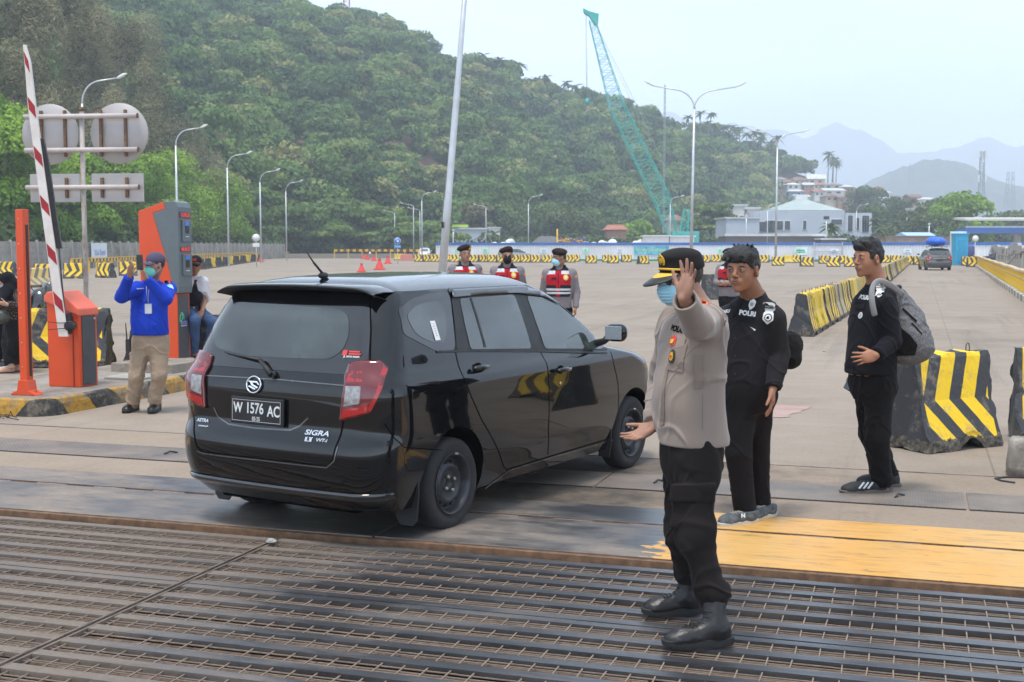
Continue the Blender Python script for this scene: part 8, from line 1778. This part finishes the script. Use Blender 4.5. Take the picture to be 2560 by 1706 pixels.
M_KH=cloth_mat('khaki',(.33,.245,.175),.06,400);trousers(tp,bd,F1,og,[(zz(885),0,0,.12,.10),(zz(872),0,0,.17,.13),(zz(845),0,0,.175,.135),(zz(830),0,0,.17,.13)],[(hipL,knL,anL,.110,.080,.072),(hipR,knR,anR,.110,.080,.072)],M_KH,h=.0075,A=.009,seed=15,sc=8,vert=1.2)
collar(tp,(root.x+F1.x*-.03,root.y+F1.y*-.03,zz(702)),F1,.064,M_BL,gap=.5,spread=.028)
shoe(tp,P(396,1026,13.42)*V3((1,1,0)),P(378,1036,13.05)*V3((1,1,0)),M_BOOT,M_SOLE,.056,hh=.008);shoe(tp,P(343,1028,13.42)*V3((1,1,0)),P(312,1040,13.10)*V3((1,1,0)),M_BOOT,M_SOLE,.056,hh=.008)
eyes(tp,C,HM,brows=True);mask_face(tp,C,HM,mat('mask_green',(.18,.62,.48),.8,var=.05),h=.006);hair(tp,C,HM,.99,h=.008,th=.3)
def baseball_cap(tp,C,HM,m,s=1.0,h=.006,visor=.085,root=None,m2=None):
    g=lambda x,y,z: C+HM @ V3((x*s,y*s,z*s));f=Field(C-V3((.2,.2,.06)),C+V3((.2,.2,.22)),h);f.ell(g(-.012,0,.052),(.106*s,.088*s,.088*s),HM,.01);f.box(g(0,0,-.05),(.2,.2,.082*s),HM @ Euler((0,.06,0)).to_matrix(),.002,.004,'s');f.build('cap_crown',m,tp)
    q=MB();vs=[]
    for i in range(13):
        a=-1.05+2.1*i/12;ca,sa=math.cos(a),math.sin(a)
        for k in range(5): u=k/4;vs.append(g(.092*ca+u*visor*max(0,ca)**.5,.082*sa,.036-.020*u-.020*sa*sa)-tp.location)
    q.add(vs,[(i*5+k,(i+1)*5+k,(i+1)*5+k+1,i*5+k+1) for i in range(12) for k in range(4)],True);o=q.build('cap_visor',m2 or m,tp,fix=False);md_=o.modifiers.new('s','SOLIDIFY');md_.thickness=.004
baseball_cap(tp,C,HM,cloth_mat('cap_violet_grey',(.085,.075,.12)),1.02)
sf=Surf(sh);sf.decal('chest_pocket',352,742,M_BL,tp,rect(.12,.13,.01),off=.004);sf.decal('pocket_flap',352,733,M_BL,tp,rect(.125,.045,.01),off=.007);sf.text('name_text','PELABUHAN',351,722,.016,M_PRINT,tp,bold=.0004);sf.decal('sleeve_patch',426,716,mat('patch_cyan',(.35,.65,.75),.6),tp,rect(.055,.045,.008),off=.004,rot=-.4)
sf.decal('shoulder_board',420,706,M_SEAM,tp,rect(.07,.025,.005),off=.004,rot=-.2);sf.decal('shoulder_mark',424,706,M_REDP,tp,rect(.025,.018,.003),off=.007,rot=-.2);sf.decal('placket',368,800,M_BL,tp,rect(.03,.26,.004),off=.003)
idc=sf.px(372,772);q=MB();q.M=idc;q.box((0,0,.012),(.075,.105,.004));cd=q.build('id_card',mat('card_white',(.5,.55,.6),.35),tp,bevel=.006);q=MB();q.tube([P(371,760,13.02)-root,P(371,740,13.0)-root,P(372,725,13.0)-root,P(380,705,13.02)-root],.004,5);q.tube([P(371,760,13.02)-root,P(367,738,13.0)-root,P(366,715,13.0)-root],.004,5);q.build('lanyard',mat('lanyard_grey',(.3,.32,.34),.7),tp)
q=MB();q.box((0,0,0),(.075,.009,.155),rot=Euler((.0,-.04,-.3)));ph=q.build('mobile_phone',M_FRIT,bevel=.004,loc=P(350,656,12.66));tag(ph,'black phone held up by the man in blue','phone')
rd=P(321,864,13.0);q=MB();q.box((0,0,0),(.052,.035,.13));q.tube([(-.014,0,.06),(-.018,0,.13),(-.024,0,.235)],[.008,.007,.004],8);q.tube([(.014,0,.06),(.014,0,.082)],.007,8);q.box((0,-.02,.0),(.042,.008,.06));o=q.build('walkie_talkie',M_TRIM,bevel=.004,loc=rd);tag(o,'black walkie talkie with antenna at the hip of the man in blue','radio')

# ------------------------------------------------------------------ riot officers behind the car
M_VRED=cloth_mat('vest_red',(.36,.012,.022),.08,200);M_VBLK=cloth_mat('vest_black',(.018,.018,.022));M_REFL=mat('reflective_grey',(.48,.48,.50),.5,var=.05);M_GSH=cloth_mat('grey_sleeve',(.20,.175,.185));M_ORP=mat('sleeve_orange',(.65,.18,.04),.7)
def riot(px,pyc,Y,hf,F1,label,skin,maskm=None,glasses=False,beret='l',h=.010,arms_in=False,gold=False):
    C=P(px,pyc,Y);root=V3((C.x-F1[0]*.03,C.y+.03,0));F1=V3(F1).normalized();F1.z=0;og=(root.x,root.y);z0=C.z-.112;R_=V3((F1.y,-F1.x,0))
    sec=[(z0-.62,0,0,.18,.13),(z0-.45,.01,0,.182,.138),(z0-.28,.01,0,.19,.138),(z0-.14,0,0,.20,.125),(z0-.07,-.015,0,.165,.10),(z0-.025,-.02,0,.09,.075),(z0+.0,-.025,0,.064,.064)]
    at=lambda a,b,z: root+F1*a+R_*b+V3((0,0,z));arms=[]
    for sg in (-1,1):
        S_=at(-.01,sg*.185,z0-.11);E_=at(-.06,sg*.245,z0-.38);W_=at(.02,sg*.24,z0-.62)
        if arms_in: E_=at(.05,sg*.23,z0-.36);W_=at(.24,sg*.09,z0-.38)
        d_=(W_-E_).normalized();arms.append((S_,E_,W_,(tuple(d_),tuple(-R_*sg),tuple(F1),(.4,.5,.5,.5,.5),.1,1.0)))
    legs=[(at(0,sg*.09,z0-.68),at(.02,sg*.10,.50),at(0,sg*.11,.12)) for sg in (-1,1)]
    t,bd,HM,body=person(label,root,F1,C,hf,sec,arms,legs,skin,h=h,hs=1.0,group=None)
    shirt(t,bd,F1,og,sec,[(a[0],a[1],a[2],.072,.060,.044) for a in arms],M_GSH,h=h,A=.005,sc=7,seed=px)
    f=Field(bd[0],bd[1],h);f.loft([(z,a,b,w+.012,d+.016) for z,a,b,w,d in sec[:-1] if z > z0-.5]+[(z0+.008,-.025,0,.09,.09)],F1,0,org=og,p=2.5)
    nc=at(.06,0,z0+.03);f.ell(nc,(.075,.075,.10),k=.01,op='s');f.box(at(0,.30,z0-.28),(.085,.2,.2),hmat(F1),.05,.02,'s');f.box(at(0,-.30,z0-.28),(.085,.2,.2),hmat(F1),.05,.02,'s')
    vo=f.build('vest',M_VRED,t,disp=folds(.005,8,.6,px));vo.data.materials.append(M_VBLK);vo.data.materials.append(M_REFL)
    for p in vo.data.polygons:
        z=p.center.z-z0+t.location.z;c_=V3(p.center);s_=abs(c_.dot(R_));zz_=z+.0
        if z > -.075: p.material_index=1
        elif z > -.125 and s_ > .045: p.material_index=2
        if -.36 < z < -.33 or -.41 < z < -.38: p.material_index=2
        elif z < -.28 and s_ > .03: p.material_index=1
    trousers(t,bd,F1,og,[(z0-.80,0,0,.12,.10),(z0-.72,0,0,.165,.125),(z0-.62,0,0,.17,.13),(z0-.58,0,0,.16,.12)],[(l[0],l[1],l[2],.10,.078,.07) for l in legs],M_BLKTR,h=h,A=.007)
    for sg in (-1,1): b0=at(-.09,sg*.11,0);shoe(t,b0,b0+F1*.28,M_BOOT,M_SOLE,.05,hh=.012)
    sf=Surf(vo);kx_=FPX/Y;bx=1280+FPX*root.x/root.y;yz=lambda dz: HORIZ+(CAMH-(z0+dz))/Y*FPX
    sf.decal('vest_badge',bx+.095*kx_,yz(-.175),M_GOLD,t,circ(.038,.042,12),off=.006,step=.03);sf.decal('vest_badge_centre',bx+.095*kx_,yz(-.175),M_PRINT,t,circ(.018),off=.010,step=.03);sf.decal('name_plate',bx-.08*kx_,yz(-.19),M_VBLK,t,rect(.075,.025),off=.006,step=.03);sf.decal('vest_zip',bx+F1.x*.1*kx_,yz(-.22),M_VBLK,t,rect(.010,.22,.002),off=.004,step=.03)
    for sg in (-1,1):
        q=MB();q.ell(arms[0 if sg < 0 else 1][0]+R_*sg*.055+F1*.02+V3((0,0,-.06))-t.location,(.022,.035,.035));q.build('sleeve_patch',M_ORP,t)
    g=lambda x,y,z: C+HM @ V3((x,y,z));f=Field(C-V3((.2,.2,.05)),C+V3((.2,.2,.22)),.006);sd_s=1 if beret == 'l' else -1
    f.ell(g(-.012,0,.060),(.103,.086,.050),HM,.01);f.ell(g(-.01,sd_s*-.028,.092),(.104,.100,.040),HM @ Euler((sd_s*.30,0,0)).to_matrix(),.03);f.ell(g(.03,sd_s*.02,.100),(.07,.06,.035),HM,.03);f.box(g(0,0,-.04),(.2,.2,.070),HM,.002,.004,'s')
    f.build('beret',cloth_mat('beret_brown',(.022,.014,.013),.1,300),t,smooth=1)
    if gold: q=MB();q.box(g(.086,sd_s*.035,.090)-t.location,(.012,.045,.045),rot=HM.to_euler());q.build('beret_badge',M_GOLD,t)
    eyes(t,C,HM);
    if maskm: mask_face(t,C,HM,maskm,h=.007)
    else: lips(t,C,HM)
    if glasses:
        q=MB();q.ell(g(.090,.030,.004)-t.location,(.010,.032,.019),HM.to_euler());q.ell(g(.090,-.030,.004)-t.location,(.010,.032,.019),HM.to_euler());q.build('sunglass_lens',M_FRIT,t)
    hair(t,C,HM,.98,h=.009,th=.3);return t
riot(1163,635,18.6,V3((.30,-.95,-.02)),(.12,-1,0),'smiling officer in red vest and dark beret, left of the three behind the car',SK1,gold=True)
riot(1268,640,18.5,V3((.05,-1,-.02)),(0,-1,0),'officer in red vest with sunglasses and black mask, middle of the three',SK3,M_VBLK,True)
riot(1398,645,18.2,V3((-.86,-.5,-.08)),(-.15,-1,0),'officer in red vest and beret turned left, pale blue mask, behind the car bonnet',SK2,mat('mask_blue',(.33,.60,.72),.8),beret='r')
riot(1822,640,22.5,V3((-.75,-.65,-.1)),(-.6,-.8,0),'officer in dark red vest and beret standing half hidden behind the man with the fringe',SK2,arms_in=True,h=.012)

# ------------------------------------------------------------------ man in white shirt behind the ticket machine
O0=P(480,760,17.0);root=V3((O0.x,O0.y,0));F1=V3((.25,-.97,0)).normalized();og=(root.x,root.y);C=P(489,664,16.9);hf=V3((.10,-1,-.02));zz=lambda py: P(480,py,17.0).z
sec=[(zz(772),.02,0,.18,.14),(zz(750),.02,0,.185,.145),(zz(730),.01,0,.19,.135),(zz(708),-.0,0,.19,.115),(zz(696),-.02,0,.15,.09),(zz(689),-.02,0,.09,.075),(zz(684),-.02,0,.065,.065)]
SL,EL,WL=P(507,705,16.98),P(511,748,17.0),P(506,778,16.75);SR,ER,WR=P(456,705,17.0),P(450,748,17.0),P(462,775,16.8)
hipL,knL,anL=P(494,783,17.0),P(533,806,16.7),P(520,880,16.9);hipR,knR,anR=P(470,783,17.0),P(487,800,16.55),P(484,880,16.75)
tp,bd,HM,body=person('seated man in white shirt, red and black cap and jeans beside the ticket machine',root,F1,C,hf,sec,[(SL,EL,WL,((-.35,-.45,-.82),(-.2,.9,-.3),(-.9,-.1,0),(.3,.4,.4,.45,.5),.15,1.0)),(SR,ER,WR,((.3,-.4,-.85),(.2,.9,-.3),(.9,-.1,0),(.3,.4,.4,.4,.4),.15,1.0))],[(hipL,knL,anL),(hipR,knR,anR)],SK2,h=.009)
sh=shirt(tp,bd,F1,og,sec,[(SL,EL,EL.lerp(WL,.05),.078,.066,.062),(SR,ER,ER.lerp(WR,.05),.078,.066,.062)],cloth_mat('white_shirt',(.60,.60,.63),.04),h=.009,A=.006)
M_JEAN=cloth_mat('jeans',(.055,.095,.19),.3,300);trousers(tp,bd,F1,og,[(zz(800),0,0,.16,.14),(zz(785),0,0,.18,.15),(zz(768),0,0,.175,.14)],[(hipL,knL,anL,.10,.075,.065),(hipR,knR,anR,.10,.075,.065)],M_JEAN,h=.009,A=.007)
for a_ in (anL,anR): b0=V3((a_.x,a_.y+.06,.0));shoe(tp,b0,b0+V3((.03,-.27,0)),M_SN2,M_SOLE,.05,hh=.012)
baseball_cap(tp,C,HM,M_VBLK,1.0,.008);g=lambda x,y,z: C+HM @ V3((x,y,z));q=MB();q.box(g(.085,0,.078)-root,(.03,.05,.035),rot=HM.to_euler());q.build('cap_badge',M_REDP,tp);hair(tp,C,HM,.98,h=.009,th=.3);lips(tp,C,HM)
q=MB();q.ell(g(.090,.030,.004)-root,(.010,.032,.019),HM.to_euler());q.ell(g(.090,-.030,.004)-root,(.010,.032,.019),HM.to_euler());q.build('sunglass_lens',M_FRIT,tp)
f=Field(bd[0],bd[1],.009);f.ell(P(483,745,16.86),(.12,.06,.12),k=.02);f.ell(P(497,742,16.85),(.06,.05,.07),k=.03);f.cone(P(483,730,16.86),P(490,702,16.92),.03,.02,k=.02);f.build('chest_bag',M_VBLK,tp,disp=folds(.008,12,1,2));q=MB();q.tube([P(488,705,16.84)-root,P(496,740,16.82)-root,P(498,775,16.85)-root],.014,6);q.build('bag_strap',M_VBLK,tp)
b_=barrier(V3((root.x-.1,root.y+.12,0)),.1,'barrier used as a seat by the man in the white shirt',4,sc=(1.2,1,.98))

# ------------------------------------------------------------------ woman in headscarf and a companion at the left edge
def batik(n,col):
    v=n.voro(38,n.map(n.obj(),(1,1,1)),'F1');a=n.ramp(v,[(.25,1.),(.34,0.)]);return n.mix(n.ramp(n.voro(95),[(.3,.0),(.42,.35)]),n.mix(a,(.03,.022,.02),(.30,.20,.16)),(.02,.015,.014))
O0=P(36,780,17.4);root=V3((O0.x,O0.y,0));F1=V3((-.85,-.52,0)).normalized();og=(root.x,root.y);C=P(17,704,17.3);hf=V3((-.75,-.45,-.50));zz=lambda py: P(36,py,17.4).z
sec=[(zz(805),.0,0,.17,.15),(zz(780),.0,0,.165,.14),(zz(760),.0,0,.160,.13),(zz(738),.0,0,.165,.12),(zz(724),.0,0,.13,.10),(zz(716),.02,0,.08,.07),(zz(710),.03,0,.055,.055)]
SL,EL,WL=P(46,735,17.22),P(50,768,17.15),P(18,762,16.98);SR,ER,WR=P(20,733,17.6),P(14,768,17.6),P(6,760,17.3)
hipL,knL,anL=P(42,812,17.35),P(38,860,17.3),P(42,905,17.45);hipR,knR,anR=P(30,812,17.5),P(22,860,17.4),P(28,912,17.3)
tp,bd,HM,body=person('woman in black headscarf, brown patterned blouse and black trousers, looking down',root,F1,C,hf,sec,[(SL,EL,WL,((-.95,-.1,.2),(.1,.6,.5),(.1,-.3,.9),(.4,.5,.5,.6,.6),.1,.9)),(SR,ER,WR,((-.9,-.3,.2),(.1,-.2,.9),(0,1,.2),(.4,.5,.5,.5,.5),.1,.9))],[(hipL,knL,anL),(hipR,knR,anR)],SKL,h=.009,hs=.94,hup=(-.3,-.2,1))
sh=shirt(tp,bd,F1,og,sec,[(SL,EL,WL,.068,.060,.05),(SR,ER,WR,.066,.058,.05)],cloth_mat('batik',(.1,.07,.06),.1,300,pat=batik),h=.009,A=.006,name='blouse')
trousers(tp,bd,F1,og,[(zz(850),0,0,.12,.11),(zz(820),0,0,.17,.145),(zz(800),0,0,.17,.14)],[(hipL,knL,anL,.11,.095,.09),(hipR,knR,anR,.11,.095,.09)],M_BLKTR,h=.009,A=.008,vert=.4)
f=Field(C-V3((.35,.35,.45)),C+V3((.35,.35,.25)),.008);g=lambda x,y,z: C+HM @ V3((x,y,z));f.ell(g(-.015,0,.03),(.110,.092,.100),HM,.02);f.ell(g(-.03,0,-.06),(.085,.080,.085),HM,.05);f.cone(g(-.03,0,-.08),P(30,722,17.38),.085,.13,k=.06);f.cone(P(28,724,17.38),P(52,742,17.3),.09,.075,k=.05);f.cone(P(18,728,17.25),P(8,752,17.15),.09,.06,k=.05);f.cone(P(50,735,17.3),P(58,768,17.35),.06,.035,k=.04);f.ell(g(.085,0,-.005),(.05,.055,.072),HM,.012,'s')
f.build('headscarf',M_BLKSH2,tp,disp=folds(.010,8,.6,3));mask_face(tp,C,HM,mat('mask_grey',(.5,.5,.52),.8),h=.008,s=.94,loops=False);eyes(tp,C,HM,.94)
for a_,dx in ((anL,0),(anR,0)):
    b0=V3((a_.x+.03,a_.y+.05,0));shoe(tp,b0,b0+V3((-.20,-.10,0)),SKL,mat('sandal',(.05,.03,.03),.6),.042,hh=.010,sole_h=.022,name='sandal')
hb=P(4,792,17.05);f=Field(hb-V3((.2,.2,.2)),hb+V3((.2,.2,.25)),.010);f.ell(hb,(.11,.07,.09),k=.02);f.ell(hb+V3((-.02,0,-.04)),(.12,.08,.06),k=.03);V,Q=f.mesh();o=np_mesh('handbag',V-np.array(hb),Q,mat('bag_olive',(.035,.035,.025),.4),smooth=True,loc=hb);tag(o,'dark handbag hanging at the hip of the woman in the headscarf','handbag')
O0=P(-22,780,18.2);root=V3((O0.x,O0.y,0));F1=V3((1,-.3,0)).normalized();og=(root.x,root.y);C=P(-24,655,18.2);zz=lambda py: P(0,py,18.2).z;z0=1.40
sec=[(.78,0,0,.18,.13),(.95,.01,0,.18,.14),(1.15,.01,0,.19,.135),(1.30,0,0,.19,.12),(1.37,-.015,0,.15,.10),(1.42,-.02,0,.07,.07)]
at=lambda a,b,z: V3((root.x,root.y,z))+F1*a+V3((F1.y,-F1.x,0))*b
arms=[(at(0,sg*.18,1.30),at(-.03,sg*.23,1.04),at(.05,sg*.2,.84),((0,0,-1),(0,1,0),(1,0,0),(.4,.4,.4,.4,.4),.1,1)) for sg in (-1,1)];legs=[(at(0,sg*.09,.80),at(.02,sg*.10,.45),at(.02+.1*(sg > 0),sg*.11,.10)) for sg in (-1,1)]
tp,bd,HM,body=person('person in black clothes and sneakers mostly cut off by the left edge',root,F1,V3((C.x,C.y,1.56)),(1,-.2,0),sec,arms,legs,SK2,h=.014)
shirt(tp,bd,F1,og,sec,[(a[0],a[1],a[2],.075,.062,.05) for a in arms],M_BLKSH2,h=.014);trousers(tp,bd,F1,og,[(.66,0,0,.15,.12),(.78,0,0,.17,.13),(.84,0,0,.17,.13)],[(l[0],l[1],l[2],.10,.08,.07) for l in legs],M_BLKTR,h=.014)
for l in legs: b0=V3((l[2].x-.07,l[2].y,0));shoe(tp,b0,b0+F1*.28,M_SN2,M_PRINT,.05,hh=.012)
hair(tp,V3((C.x,C.y,1.56)),HM,1.0,h=.012)
